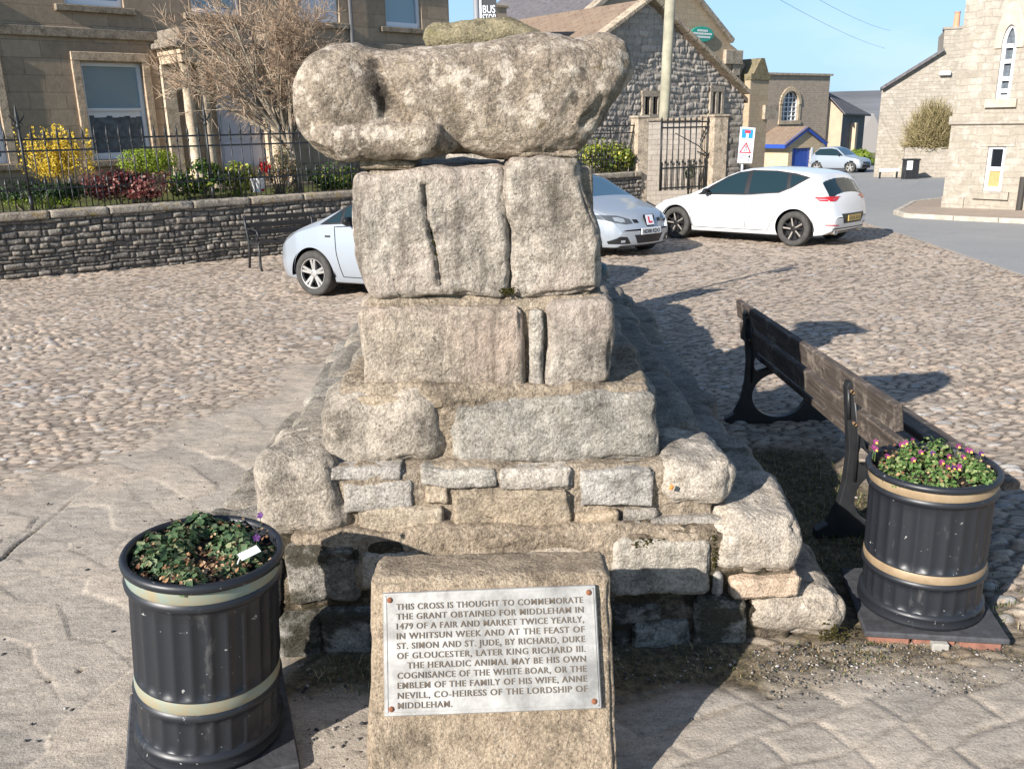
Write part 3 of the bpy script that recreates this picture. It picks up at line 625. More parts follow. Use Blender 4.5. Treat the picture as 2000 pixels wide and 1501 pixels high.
# put its origin at its base
boar.data.transform(Matrix.Translation(Vector((-bc[0], -bc[1], -1.76)))); boar.location = (bc[0], bc[1], 1.76)
for (a, b, c, d, yf, s_) in [(700, 314, 812, 332, 3.36, 701), (1012, 300, 1136, 316, 3.36, 702)]:
    p, q = at(a, d, yf), at(c, b, yf); stone('mortar_pad', p[0], q[0], yf, yf + .35, p[2], q[2] + .02, M_MORTAR, ped, s_, .02, .012, .015, .014)

# ------------------------------------------------------------------ plaque slab
M_SLAB = stone_mat('cast_stone_slab', (0.35, 0.28, 0.20), (0.45, 0.375, 0.28), (0.13, 0.095, 0.065), (0.60, 0.53, 0.43), 0.62, (0.46, 0.31, 0.06), 0.685, 0.0, 1.2, 110)
slab = thing('plaque_slab', 'sloping stone slab with the engraved metal plaque in front of the steps', 'stone slab', (-.07, 2.3, gz(0, 2.3)))
ya, za, yb, zb = 2.40, .60, 2.15, .08
sy = (ya - yb) / (za - zb)
def tp_slab(V): V[:, 1] = V[:, 1] + (V[:, 2] - .6) * sy * np.clip((2.66 - V[:, 1]) / .2, .55, 1); V[:, 2] -= np.clip((V[:, 1] - 2.42) / .2, 0, 1) * .028 * (V[:, 2] > .4); return V
stone('slab', -.447, .293, 2.40, 2.61, -.25, .578, M_SLAB, slab, 801, .022, .007, .010, .010, tp_slab, nmax=90)
nrm = np.array([0, -(za - zb), (ya - yb)]); nrm /= np.linalg.norm(nrm); pu = np.array([0, (ya - yb), (za - zb)]); pu /= np.linalg.norm(pu)
def onslab(px, py, off=0.0):
    r = ray(px, py); p0 = np.array([0, ya, za]) + nrm * off; return O_ + r * (((p0 - O_) @ nrm) / (r @ nrm))
tl, tr_, br, bl = (onslab(*q, .014) for q in ((749, 1155), (1165, 1139), (1174, 1385), (755, 1397)))
M_ALU = plain('worn_aluminium', (0.385, 0.37, 0.345), 0.5, 0.45, bump=0.2, bs=40, var=0.30, vs=11)
M_INK = plain('letter_metal', (0.15, 0.12, 0.09), 0.7, 0.0, 0.3)
M_RUST = plain('rusty_screw', (0.23, 0.09, 0.045), 0.8, 0.0, 0.3, 0.6, 200)
ux = (tr_ - tl); W_ = np.linalg.norm(ux); ux /= W_; uy = np.cross(nrm, ux); H_ = abs((bl - tl) @ uy); pc = (tl + br) / 2
mb = MB(); mb.box(pc - nrm * .008, (W_, H_, .022), (ux, uy, nrm), 0, .003)
for sx_, sy_, w, h in ((0, 1, W_ - .016, .004), (0, -1, W_ - .016, .004), (1, 0, .004, H_ - .016), (-1, 0, .004, H_ - .016)):
    mb.box(pc + ux * sx_ * (W_ / 2 - .010) + uy * sy_ * (H_ / 2 - .010) + nrm * .0035, (w, h, .003), (ux, uy, nrm))
plq = mb.build('plaque', M_ALU, slab)
for sx_ in (-1, 1):
    for sy_ in (-1, 1):
        c = pc + ux * sx_ * (W_ / 2 - .022) + uy * sy_ * (H_ / 2 - .022) + nrm * .003
        mb = MB(); mb.lathe([(.0085, 0), (.0085, .002), (.006, .0055), (.0005, .0065)], (0, 0, 0), 12)
        mb.v = [tuple(c + ux * q[0] + uy * q[1] + nrm * q[2]) for q in mb.v]; mb.build('screw', M_RUST, plq, True)
def text_mesh(body, size=1.0, ext=0.0, off=0.0, space=1.0):
    cu = bpy.data.curves.new('t', 'FONT'); cu.body = body; cu.size = size; cu.extrude = ext; cu.offset = off; cu.resolution_u = 3; cu.space_character = space
    ob = bpy.data.objects.new('t', cu); COL.objects.link(ob); dg = bpy.context.evaluated_depsgraph_get(); me = bpy.data.meshes.new_from_object(ob.evaluated_get(dg))
    V = np.array([v.co[:] for v in me.vertices]).reshape(-1, 3); F = [tuple(p.vertices) for p in me.polygons]
    bpy.data.objects.remove(ob); bpy.data.curves.remove(cu); bpy.data.meshes.remove(me); return V, F
def put_text(mb, body, o, ux, uy, nn, h, w=None, align='l', ext=.002, mi=0, off=0.0, space=1.0):
    """text of cap height h (and width w) with its lower left at o"""
    V, F = text_mesh(body, 1.0, 0.5, off, space)
    if len(V) == 0: return
    x0, x1 = V[:, 0].min(), V[:, 0].max(); sxx = (w / (x1 - x0)) if w else h / .72
    dx = 0 if align == 'l' else -(x1 - x0) * sxx / 2
    P = [np.array(o) + ux * ((v[0] - x0) * sxx + dx) + uy * (v[1] * h / .72) + nn * (ext * (v[2] + .5)) for v in V]
    mb.add(P, F, mi)
LINES = ['THIS CROSS IS THOUGHT TO COMMEMORATE', 'THE GRANT OBTAINED FOR MIDDLEHAM IN', '1479 OF A FAIR AND MARKET TWICE YEARLY,', 'IN WHITSUN WEEK AND AT THE FEAST OF', 'ST. SIMON AND ST. JUDE, BY RICHARD, DUKE',
         'OF GLOUCESTER, LATER KING RICHARD III.', 'THE HERALDIC ANIMAL MAY BE HIS OWN', 'COGNISANCE OF THE WHITE BOAR, OR THE', 'EMBLEM OF THE FAMILY OF HIS WIFE, ANNE', 'NEVILL, CO-HEIRESS OF THE LORDSHIP OF', 'MIDDLEHAM.']
mb = MB(); x0 = -W_ * .437; x1 = W_ * .435; y0 = H_ * .385; ls = H_ * .0795
for i, l in enumerate(LINES):
    ind = .03 if i == 6 else 0; w = (x1 - x0 - ind) if i < 10 else (x1 - x0) * .285
    put_text(mb, l, pc + ux * (x0 + ind) + uy * (y0 - i * ls - .010) + nrm * .0032, ux, uy, nrm, .0185, w, ext=.003, off=.0015, space=1.12)
mb.build('lettering', M_INK, plq, uv=False)
# ================================================================== PLANTERS
M_BLACK = None
def planter_paint():
    t = NT('scuffed_black_paint'); o = t.obj()
    sc = t.ramp(t.noise(o, 34, 4, 0.7), (0.675, 0.0), (0.70, 1.0)); wv = t.ramp(t.noise(t.scale(o, 1, 1, 0.35), 12, 6, 0.75), (0.60, 0.0), (0.72, 1.0))
    c = t.mix(t.math('MULTIPLY', wv, 0.32), (0.017, 0.019, 0.024), (0.20, 0.195, 0.185)); c = t.mix(t.math('MULTIPLY', sc, 0.8), c, (0.45, 0.44, 0.42))
    t.out(c, 0.42, 0.5); t.bump(t.noise(o, 30, 4), 0.1, 0.004); return t.m
M_PLANT = planter_paint()
def band_mat(name, c1, c2):
    t = NT(name); o = t.obj(); c = t.mix(t.ramp(t.noise(o, 9, 6, 0.7), (0.38, 0.0), (0.62, 1.0)), c1, c2); t.out(c, 0.5, 0.5, 0.15); return t.m
M_GOLD = band_mat('gold_band', (0.29, 0.205, 0.12), (0.38, 0.285, 0.18)); M_VERD = band_mat('faded_cream_green_band', (0.235, 0.305, 0.27), (0.33, 0.27, 0.165))
M_SOIL = plain('potting_soil', (0.030, 0.022, 0.015), 1.0, bump=1.0, bs=80, var=0.4, vs=60)
M_LEAF1 = leafmat('pansy_leaf', (0.04, 0.085, 0.035), (0.11, 0.18, 0.08), (0.27, 0.29, 0.15)); M_LEAF2 = leafmat('pansy_leaf_light', (0.05, 0.11, 0.025), (0.15, 0.26, 0.07), (0.30, 0.34, 0.14))
M_DRY = leafmat('dry_petal', (0.20, 0.09, 0.05), (0.42, 0.24, 0.12), (0.55, 0.38, 0.24)); M_PURP = plain('violet_petal', (0.075, 0.012, 0.115), 0.6); M_MAG = plain('magenta_petal', (0.20, 0.022, 0.12), 0.6); M_YEL = plain('yellow_petal', (0.75, 0.42, 0.05), 0.6); M_WHITE = plain('white_plastic', (0.82, 0.82, 0.80), 0.4)
M_PAVER = plain('dark_slab', (0.055, 0.055, 0.06), 0.75, bump=0.6, bs=50, var=0.3, vs=20); M_REDBRICK = plain('red_brick', (0.25, 0.115, 0.08), 0.9, bump=0.6, bs=60, var=0.25, vs=20); M_CONC = plain('grey_concrete', (0.36, 0.34, 0.30), 0.9, bump=0.6, bs=50, var=0.2, vs=14)

def leafquad(mb, c, nrm, s, rg, fold=0.25, asp=0.8, mi=0):
    n = np.array(nrm, float); n /= np.linalg.norm(n) + 1e-9; a = np.cross(n, [rg.uniform(-1, 1), rg.uniform(-1, 1), rg.uniform(-1, 1)]); a /= np.linalg.norm(a) + 1e-9; b = np.cross(n, a); c = np.array(c, float)
    w = s * asp * .5
    P = [c - a * s * .5, c - a * s * .1 + b * w + n * fold * s * .3, c + a * s * .5, c - a * s * .1 - b * w + n * fold * s * .3, c]
    mb.add(P, [(0, 4, 1), (1, 4, 2), (2, 4, 3), (3, 4, 0)], mi)
def planter(cx, cy, r, band, label, plabel, seed, leafm, bed, bedlabel, slabrot, HK=1.0):
    zb = gz(cx, cy)
    bs = thing('base_slab', bed[1], 'slab', (cx, cy, zb), 'slabs under the planters')
    ca, sa = math.cos(slabrot), math.sin(slabrot); ax = ((ca, sa, 0), (-sa, ca, 0), (0, 0, 1))
    mb = MB(); mb.box((cx, cy, zb + (.050 if bed[2] else .035)), (r * 2.15, r * 2.15, .025 if bed[2] else .055), ax, 0, .006); mb.build('top_slab', bed[0], bs)
    if bed[2]:
        mb = MB()
        for s_ in (-1, 0, 1):
            for q in (-1, 1): mb.box((cx + ca * s_ * r * .68 - sa * q * r * .80, cy + sa * s_ * r * .68 + ca * q * r * .80, zb + .006), (r * .62, r * .4, .06), ax, 0, .006)
        mb.build('brick', M_REDBRICK, bs)
        mb = MB(); q = -.98; mb.box((cx + ca * r * .05 - sa * q * r * 1.03, cy + sa * r * .05 + ca * q * r * 1.03, zb + .012), (r * .25, .07, .05), ax, 0, .004); mb.build('paver', M_CONC, bs)
    z0 = zb + .063
    p = thing('planter', label, 'planter', (cx, cy, z0), 'black fluted planters')
    fl = lambda th, i: 1.0
    k = r / .255
    def flute(th, i): return 1.0 - (.026 * abs(math.sin(th * 13)) ** .8 if i in FL else 0)
    class PB(MB):
        def lathe(s_, prof, *a_, **kw_): return MB.lathe(s_, [(q_, z_ * HK) for q_, z_ in prof], *a_, **kw_)
    mb = PB(); FL = ()
    mb.lathe([(.232 * k, 0), (.248 * k, .004), (.250 * k, .018), (.240 * k, .034), (.246 * k, .040), (.246 * k, .052), (.232 * k, .060)], (cx, cy, z0), 64, rad=flute); mb.build('foot_ring', M_PLANT, p, True)
    mb = PB(); FL = tuple(range(1, 8)); hs = np.linspace(.066, .165, 6)
    mb.lathe([(.232 * k, .060)] + [(.2335 * k, h) for h in hs] + [(.234 * k, .168), (.243 * k, .176), (.245 * k, .188), (.236 * k, .196)], (cx, cy, z0), 208, rad=lambda th, i: 1.0 - (.03 * abs(math.sin(th * 13)) if 1 <= i <= 6 else 0)); mb.build('lower_body', M_PLANT, p, True)
    mb = PB(); mb.lathe([(.2365 * k, .196), (.2385 * k, .204), (.2385 * k, .222), (.2345 * k, .232)], (cx, cy, z0), 64); mb.build('lower_band', band, p, True)
    mb = PB(); hs = np.linspace(.242, .50, 10)
    mb.lathe([(.236 * k, .232), (.237 * k, .238)] + [(.237 * k, h) for h in hs] + [(.240 * k, .515), (.249 * k, .520), (.251 * k, .532), (.243 * k, .541)], (cx, cy, z0), 208, rad=lambda th, i: 1.0 - (.034 * abs(math.sin(th * 13)) if 2 <= i <= 11 else 0)); mb.build('upper_body', M_PLANT, p, True)
    mb = PB(); mb.lathe([(.2425 * k, .541), (.2445 * k, .548), (.2445 * k, .568), (.242 * k, .578)], (cx, cy, z0), 64); mb.build('upper_band', band, p, True)
    mb = PB(); mb.lathe([(.242 * k, .576), (.256 * k, .580), (.2585 * k, .592), (.252 * k, .603), (.238 * k, .603), (.232 * k, .592), (.230 * k, .50)], (cx, cy, z0), 64); mb.build('rim', M_PLANT, p, True)
    mb = PB(); V = []
    mb.lathe([(.231 * k, .555), (.16 * k, .560), (.08 * k, .563), (.001, .562)], (cx, cy, z0), 48); so_ = mb.build('soil', M_SOIL, p, True)
    zt_ = z0 + .56 * (HK - 1)
    rg = random.Random(seed)
    pl = thing('pansies', plabel, 'flowers', (cx, cy, zt_ + .56), 'flowers in the planters')
    mb = MB(); tops = []
    nc = 30
    for c in range(nc):
        rr = r * .84 * math.sqrt(rg.random()); th = rg.uniform(0, 6.283); qx, qy = cx + rr * math.cos(th), cy + rr * math.sin(th)
        if seed == 1 and (math.hypot(qx - cx - .035, qy - cy + .06) < .05 or math.hypot(qx - cx - .04, qy - cy - .13) < .045): continue
        h = rg.uniform(.02, .075) * (1.0 if seed == 1 else 1.2); R0 = rg.uniform(.035, .07)
        for l in range(75):
            u = rg.random() ** .5; a = rg.uniform(0, 6.283); e = math.sqrt(max(0, 1 - u * u)) * rg.uniform(.4, 1.1)
            c_ = (qx + R0 * u * math.cos(a), qy + R0 * u * math.sin(a), zt_ + .562 + h * e)
            if math.hypot(c_[0] - cx, c_[1] - cy) > r * .96 and c_[2] < zt_ + .6: continue
            leafquad(mb, c_, (math.cos(a) * u * .9 + rg.uniform(-.5, .5), math.sin(a) * u * .9 + rg.uniform(-.5, .5), .8), rg.uniform(.014, .030) * (1.1 if seed == 1 else .8), rg)
        tops.append((qx, qy, zt_ + .565 + h))
    mb.build('foliage', leafm, pl)
    mb = MB()
    for l in range(420 if seed == 1 else 200):
        rr = r * .92 * math.sqrt(rg.random()); th = rg.uniform(0, 6.283)
        if seed == 1 and rg.random() < .5: th = rg.gauss(-1.3, .5)
        leafquad(mb, (cx + rr * math.cos(th), cy + rr * math.sin(th), zt_ + .585 + rg.uniform(-.01, .035)), (rg.uniform(-1, 1), rg.uniform(-1, 1), 1), rg.uniform(.010, .020), rg)
    mb.build('withered_leaves', M_DRY, pl)
    fl_n = 2 if seed == 1 else 22
    for q in range(fl_n):
        if seed == 1: c_ = (cx + .13 + q * .02, cy + .17 - q * .12, zt_ + .645 - q * .02)
        else:
            if q < 3: th = 2.5 + q * .25; rr = r * .9; dz = .07
            else: th = rg.uniform(0, 6.283); rr = r * .85 * math.sqrt(rg.random()); dz = .05
            c_ = (cx + rr * math.cos(th), cy + rr * math.sin(th), zt_ + .58 + dz + rg.uniform(-.01, .02))
        mb = MB(); f_ = np.array([rg.uniform(-.5, .5), -1, rg.uniform(.2, 1.0)])
        f_ /= np.linalg.norm(f_); a = np.cross(f_, [0, 0, 1]); a /= np.linalg.norm(a); b = np.cross(a, f_)
        for k5 in range(5):
            th = k5 * 1.2566 + .3; d_ = a * math.cos(th) + b * math.sin(th); e_ = np.cross(f_, d_); s_ = .0085 if seed == 1 else .0078; c2 = np.array(c_) + d_ * s_ * .8
            mb.add([c2 - d_ * s_ * .8, c2 + e_ * s_ * .75, c2 + d_ * s_ * .8 + f_ * .003, c2 - e_ * s_ * .75], [(0, 1, 2, 3)], 0 if k5 not in (3,) else 1)
        mb.tube([np.array(c_), np.array(c_) - np.array([0, 0, .05])], .0012, 4, 2)
        mb.build('flower', [M_PURP if (seed == 1 or rg.random() < .4) else M_MAG, M_PURP if seed == 1 else M_YEL, leafm], pl)
    return p, z0
pA, zA = planter(-1.02, 2.47, .240, M_VERD, 'black fluted planter with faded green and cream bands, left of the plaque slab', 'straggling dark green pansies, mostly out of flower, with withered leaves and a white tag', 1, M_LEAF1, (M_PAVER, 'dark square slab under the planter with green and cream bands', False), '', R_(20), 1.09)
pB, zB = planter(1.665, 3.21, .245, M_GOLD, 'black fluted planter with tan gold bands, beside the wooden bench', 'bushy bright green pansies with many purple and yellow flowers', 2, M_LEAF2, (M_PAVER, 'dark slab on red bricks under the planter with tan gold bands', True), '', R_(-10))
mb = MB(); c = np.array([-.865, 2.42, zA + .675]); a = np.array([.75, .55, .25]); a /= np.linalg.norm(a); b = np.cross([-.25, -.35, .85], a); b /= np.linalg.norm(b)
mb.box(c, (.062, .036, .0015), (a, b, np.cross(a, b))); mb.tube([c - a * .03, c - a * .03 + np.array([-.02, -.01, -.06])], .002, 5)
tag(mb.build('plant_label', M_WHITE), 'small blank white plastic tag stuck among the pansies of the left planter', 'plant tag')

def tilt(objs, base, deg):
    M = Matrix.Translation(base) @ Matrix.Rotation(R_(deg), 4, 'Y') @ Matrix.Translation(-base)
    for o_ in objs: o_.matrix_world = M @ Matrix.Translation(o_.location)
O3 = bpy.data.objects
tilt([pA, O3['base_slab'], O3['pansies'], O3['plant_label']], Vector(pA.location), 4.6); tilt([pB, O3['base_slab.001'], O3['pansies.001']], Vector(pB.location), -1.2)

# ================================================================== BENCHES
t = NT('weathered_bench_wood'); o = t.obj(); g_ = t.noise(t.scale(o, 14, 0.8, 14), 5, 6, 0.7)
c = t.ramp(g_, (0.3, (0.036, 0.028, 0.024)), (0.55, (0.092, 0.073, 0.060)), (0.75, (0.21, 0.17, 0.135))); c = t.mix(t.math('MULTIPLY', t.ramp(t.noise(o, 7, 6, 0.75), (0.52, 0.0), (0.66, 1.0)), 0.6), c, (0.36, 0.30, 0.245))
t.out(c, 0.75, 0.3); t.bump(g_, 0.4, 0.004); M_WOOD = t.m
M_IRON = plain('black_cast_iron', (0.020, 0.021, 0.023), 0.45, 0.0, 0.5, 0.15, 40, 0.3, 9)
def curve_plate(splines, thick):
    """flat plate with holes: closed outlines in (x,z), first the outside"""
    cu = bpy.data.curves.new('t', 'CURVE'); cu.dimensions = '2D'; cu.fill_mode = 'BOTH'; cu.extrude = thick / 2; cu.bevel_depth = .004; cu.bevel_resolution = 1
    for sp in splines:
        s_ = cu.splines.new('POLY'); s_.points.add(len(sp) - 1); s_.use_cyclic_u = True
        for p, q in zip(s_.points, sp): p.co = (q[0], q[1], 0, 1)
    ob = bpy.data.objects.new('t', cu); COL.objects.link(ob); dg = bpy.context.evaluated_depsgraph_get(); me = bpy.data.meshes.new_from_object(ob.evaluated_get(dg))
    V = np.array([v.co[:] for v in me.vertices]); F = [tuple(p.vertices) for p in me.polygons]; bpy.data.objects.remove(ob); bpy.data.curves.remove(cu); bpy.data.meshes.remove(me); return V, F
def smooth_poly(pts, n=6):
    pts = [np.array(p, float) for p in pts]; m = len(pts); out = []
    for i in range(m):
        p0, p1, p2, p3 = pts[i - 1], pts[i], pts[(i + 1) % m], pts[(i + 2) % m]
        for k in range(n):
            t_ = k / n; out.append(.5 * ((2 * p1) + (-p0 + p2) * t_ + (2 * p0 - 5 * p1 + 4 * p2 - p3) * t_ ** 2 + (-p0 + 3 * p1 - 3 * p2 + p3) * t_ ** 3))
    return out
bench = thing('park_bench', 'dark wooden bench with black cast iron supports, seen from behind beside the steps', 'bench', (1.85, 4.9, gz(0, 4.9)))
def circ(cx, cz, rx, rz, n=40, a0=0): return [(cx + rx * math.cos(2 * math.pi * i / n + a0), cz + rz * math.sin(2 * math.pi * i / n + a0)) for i in range(n)]
OUT = [(1.50, .0), (1.50, .035), (1.555, .07), (1.60, .17), (1.622, .30), (1.625, .45), (1.605, .62), (1.585, .775), (1.592, .80), (1.612, .80), (1.632, .785), (1.655, .66), (1.675, .55), (1.70, .465), (1.76, .425), (1.90, .41), (2.14, .42), (2.20, .41), (2.20, .375), (2.13, .34), (2.10, .26), (2.12, .15), (2.19, .07), (2.26, .035), (2.26, .0)]
HOLES = [circ(1.862, .205, .195, .165), smooth_poly([(1.672, .40), (1.668, .46), (1.685, .48), (1.715, .445), (1.78, .405), (1.75, .385), (1.70, .375)], 5)]
PV, PF = curve_plate([OUT] + HOLES, .045)
for yy in (3.98, 5.84):
    P = np.stack([PV[:, 0], yy + PV[:, 2], PV[:, 1] + gz(0, yy)], 1); o = mesh('support', P, PF, M_IRON, bench)
    mb = MB(); mb.tube([(1.605, yy - .026, .62 + gz(0, yy)), (1.59, yy - .026, .77 + gz(0, yy))], .009, 6); mb.tube([(1.66, yy - .03, .30 + gz(0, yy)), (1.655, yy - .03, .55 + gz(0, yy)), (1.615, yy - .03, .76 + gz(0, yy))], .008, 6); mb.build('rib', M_IRON, o, True)
def plank(name, x, z, w, th, tilt, y0=3.50, y1=6.14):
    d = np.array([0, 1, SLOPE]); d /= np.linalg.norm(d); up = np.array([math.sin(tilt), 0, math.cos(tilt)]); nn = np.cross(up, d)
    mb = MB(); mb.box((x, (y0 + y1) / 2, z + gz(0, (y0 + y1) / 2)), (th, y1 - y0, w), (nn, d, up), 0, .006); return mb.build(name, M_WOOD, bench)
plank('backrest_plank', 1.633, .765, .125, .042, R_(-8)); plank('backrest_plank', 1.664, .605, .125, .042, R_(-8))
plank('seat_plank', 1.79, .450, .042, .130, 0); plank('seat_plank', 1.945, .445, .042, .130, 0); plank('seat_plank', 2.12, .450, .042, .150, R_(3))
M_BOLT = plain('rusty_bolt', (0.25, 0.16, 0.09), 0.7)
for yy in (3.98, 5.84):
    for z_ in (.60, .76): mb = MB(); mb.lathe([(.009, -.02), (.009, .03), (.005, .034), (.0005, .035)], (1.603 if z_ > .7 else 1.63, yy - .03, z_ + gz(0, yy)), 8, axis='y'); mb.build('bolt', M_BOLT, bench, True)

# iron-armed bench against the garden wall
wb = thing('wall_bench', 'slim dark bench with curly iron end, backed against the garden wall', 'bench', (-3.4, 15.0, gz(0, 15)))
WAZ = 53.0; wd = np.array([math.sin(R_(WAZ)), math.cos(R_(WAZ)), 0]); wnn = np.array([math.cos(R_(WAZ)), -math.sin(R_(WAZ)), 0])   # along the wall, out of the wall
b0 = gnd(492, 525)
def wp(u, n_, z_): q = b0 + wd * u + wnn * n_; return np.array([q[0], q[1], gz(q[0], q[1]) + z_])
for u in (0.0, 1.2):
    mb = MB(); mb.tube([wp(u, -.12, .88), wp(u, -.08, .7), wp(u, .0, .45), wp(u, -.02, .25), wp(u, -.10, 0)], .022, 8)
    mb.tube([wp(u, 0, .45), wp(u, .2, .42), wp(u, .42, .44), wp(u, .43, .25), wp(u, .40, .08), wp(u, .46, 0)], .022, 8)
    mb.tube([wp(u, -.05, .66), wp(u, .15, .68), wp(u, .38, .66), wp(u, .44, .58), wp(u, .38, .50), wp(u, .34, .56)], .018, 8); mb.build('end_frame', M_IRON, wb, True)
for n_, z_, up in ((-.10, .84, 1), (-.085, .72, 1), (-.04, .6, 1), (.05, .46, 0), (.17, .45, 0), (.29, .45, 0), (.40, .46, 0)):
    a, b = wp(.02, n_, z_), wp(1.18, n_, z_); d = (b - a) / np.linalg.norm(b - a); sd_ = np.cross(d, [0, 0, 1.0]); mb = MB()
    mb.box((a + b) / 2, (1.2, .02 if up else .08, .08 if up else .022), (d, sd_, np.cross(sd_, d)), 0, .004); mb.build('backrest_plank' if up else 'seat_plank', plain('dark_slat', (0.03, 0.027, 0.025), 0.6) if n_ == -.10 else bpy.data.materials['dark_slat'], wb)

# ================================================================== loose stuff on the ground
def stuff(name, mb, mats, smooth=False): o = mb.build(name, mats, None, smooth, uv=False); tag(o, kind='stuff'); return o
rg = random.Random(5); mb = MB()
def blades(mb, x0, x1, y0, y1, n, h, mi=0, dry=0.5):
    for i in range(n):
        x_, y_ = rg.uniform(x0, x1), rg.uniform(y0, y1); a = rg.uniform(0, 6.283); l = h * rg.uniform(.4, 1.2); ln = rg.uniform(.2, 1.3) * l; w = rg.uniform(.0012, .0028); z_ = gz(x_, y_) - .004
        dx, dy = math.cos(a), math.sin(a); m_ = 1 if rg.random() < dry else 0
        mb.add([(x_ - dy * w, y_ + dx * w, z_), (x_ + dy * w, y_ - dx * w, z_), (x_ + dx * ln * .5 + dy * w * .7, y_ + dy * ln * .5 - dx * w * .7, z_ + l * .75), (x_ + dx * ln * .5 - dy * w * .7, y_ + dy * ln * .5 + dx * w * .7, z_ + l * .75), (x_ + dx * ln, y_ + dy * ln, z_ + l)], [(0, 1, 2, 3), (3, 2, 4)], m_)
M_GR = leafmat('grass_blade', (0.045, 0.075, 0.02), (0.10, 0.14, 0.04), (0.18, 0.19, 0.07)); M_GD = leafmat('dry_grass_blade', (0.20, 0.15, 0.075), (0.36, 0.27, 0.14), (0.50, 0.40, 0.24))
blades(mb, 1.3, 1.95, 3.4, 5.2, 2200, .035, dry=.3); blades(mb, 1.3, 1.5, 2.72, 3.0, 250, .016, dry=.7); blades(mb, .3, 1.4, 2.78, 3.0, 420, .018, dry=.4); blades(mb, 1.0, 2.0, 2.70, 2.98, 900, .011, dry=.85); blades(mb, 1.9, 2.2, 3.0, 3.6, 240, .03, dry=.3); blades(mb, -.75, -.45, 2.7, 2.98, 200, .03, dry=.5)
blades(mb, -1.6, -1.38, 3.3, 4.6, 160, .025, dry=.8); stuff('grass', mb, [M_GR, M_GD])
M_PEB = NT('pebble'); M_PEB.out(M_PEB.ramp(M_PEB.isl(), (0.0, (0.03, 0.032, 0.036)), (0.4, (0.10, 0.095, 0.09)), (0.75, (0.26, 0.22, 0.17)), (0.97, (0.42, 0.40, 0.37))), 0.8, 0.3); mb = MB()
def peb(x0, x1, y0, y1, n, s0, s1):
    for i in range(n):
        x_, y_ = rg.uniform(x0, x1), rg.uniform(y0, y1); s_ = s0 + (s1 - s0) * rg.random() ** 3; a = rg.uniform(0, 6.28); b_ = len(mb.v)
        mb.lathe([(.02 * s_, -s_ * .5), (s_ * .8, -s_ * .25), (s_, .05 * s_), (s_ * .6, s_ * .5), (.02 * s_, s_ * .6)], (0, 0, 0), 6)
        for k in range(b_, len(mb.v)): q = mb.v[k]; X_, Y_ = q[0] * rg.uniform(.85, 1.25), q[1] * rg.uniform(.6, .9); mb.v[k] = (x_ + X_ * math.cos(a) - Y_ * math.sin(a), y_ + X_ * math.sin(a) + Y_ * math.cos(a), gz(x_, y_) + .006 + q[2] * .8)
peb(.15, 2.6, 2.0, 3.0, 900, .0018, .0075); peb(.9, 1.9, 2.64, 2.98, 1500, .002, .008); peb(-2.6, -.45, 1.9, 3.2, 380, .002, .010); peb(.3, 1.4, 2.75, 3.0, 200, .003, .010); peb(-4, -1.5, 3, 7, 260, .004, .012); peb(1.3, 2.0, 3.4, 5.4, 300, .003, .012); peb(-.8, -.4, 2.2, 2.9, 120, .003, .012)
stuff('gravel', mb, M_PEB.m, True)

# small litter on the steps
M_ORL = plain('orange_leaf', (0.55, 0.22, 0.06), .8); M_SCR = plain('pale_wrapper', (0.62, 0.68, 0.80), .5)
q = at(1311, 951, 3.075); mb = MB(); mb.add([q + np.array(d) for d in ((-.012, 0, -.008), (.004, -.006, -.010), (.012, 0, .006), (-.002, .004, .012), (0, -.008, 0))], [(0, 1, 4), (1, 2, 4), (2, 3, 4), (3, 0, 4)]); tag(mb.build('dead_leaf', M_ORL), 'tiny orange dead leaf stuck on the right shoulder stone of the steps', 'leaf')
q = at(1440, 1006, 3.3); mb = MB(); mb.add([q + np.array(d) for d in ((-.035, -.01, .0), (-.01, -.02, .012), (.03, 0, .004), (.02, .03, .016), (-.025, .025, .006))], [(0, 1, 4), (1, 3, 4), (1, 2, 3)]); tag(mb.build('wrapper_scrap', M_SCR), 'small crumpled pale blue wrapper lying on the shaded right hand step', 'litter')
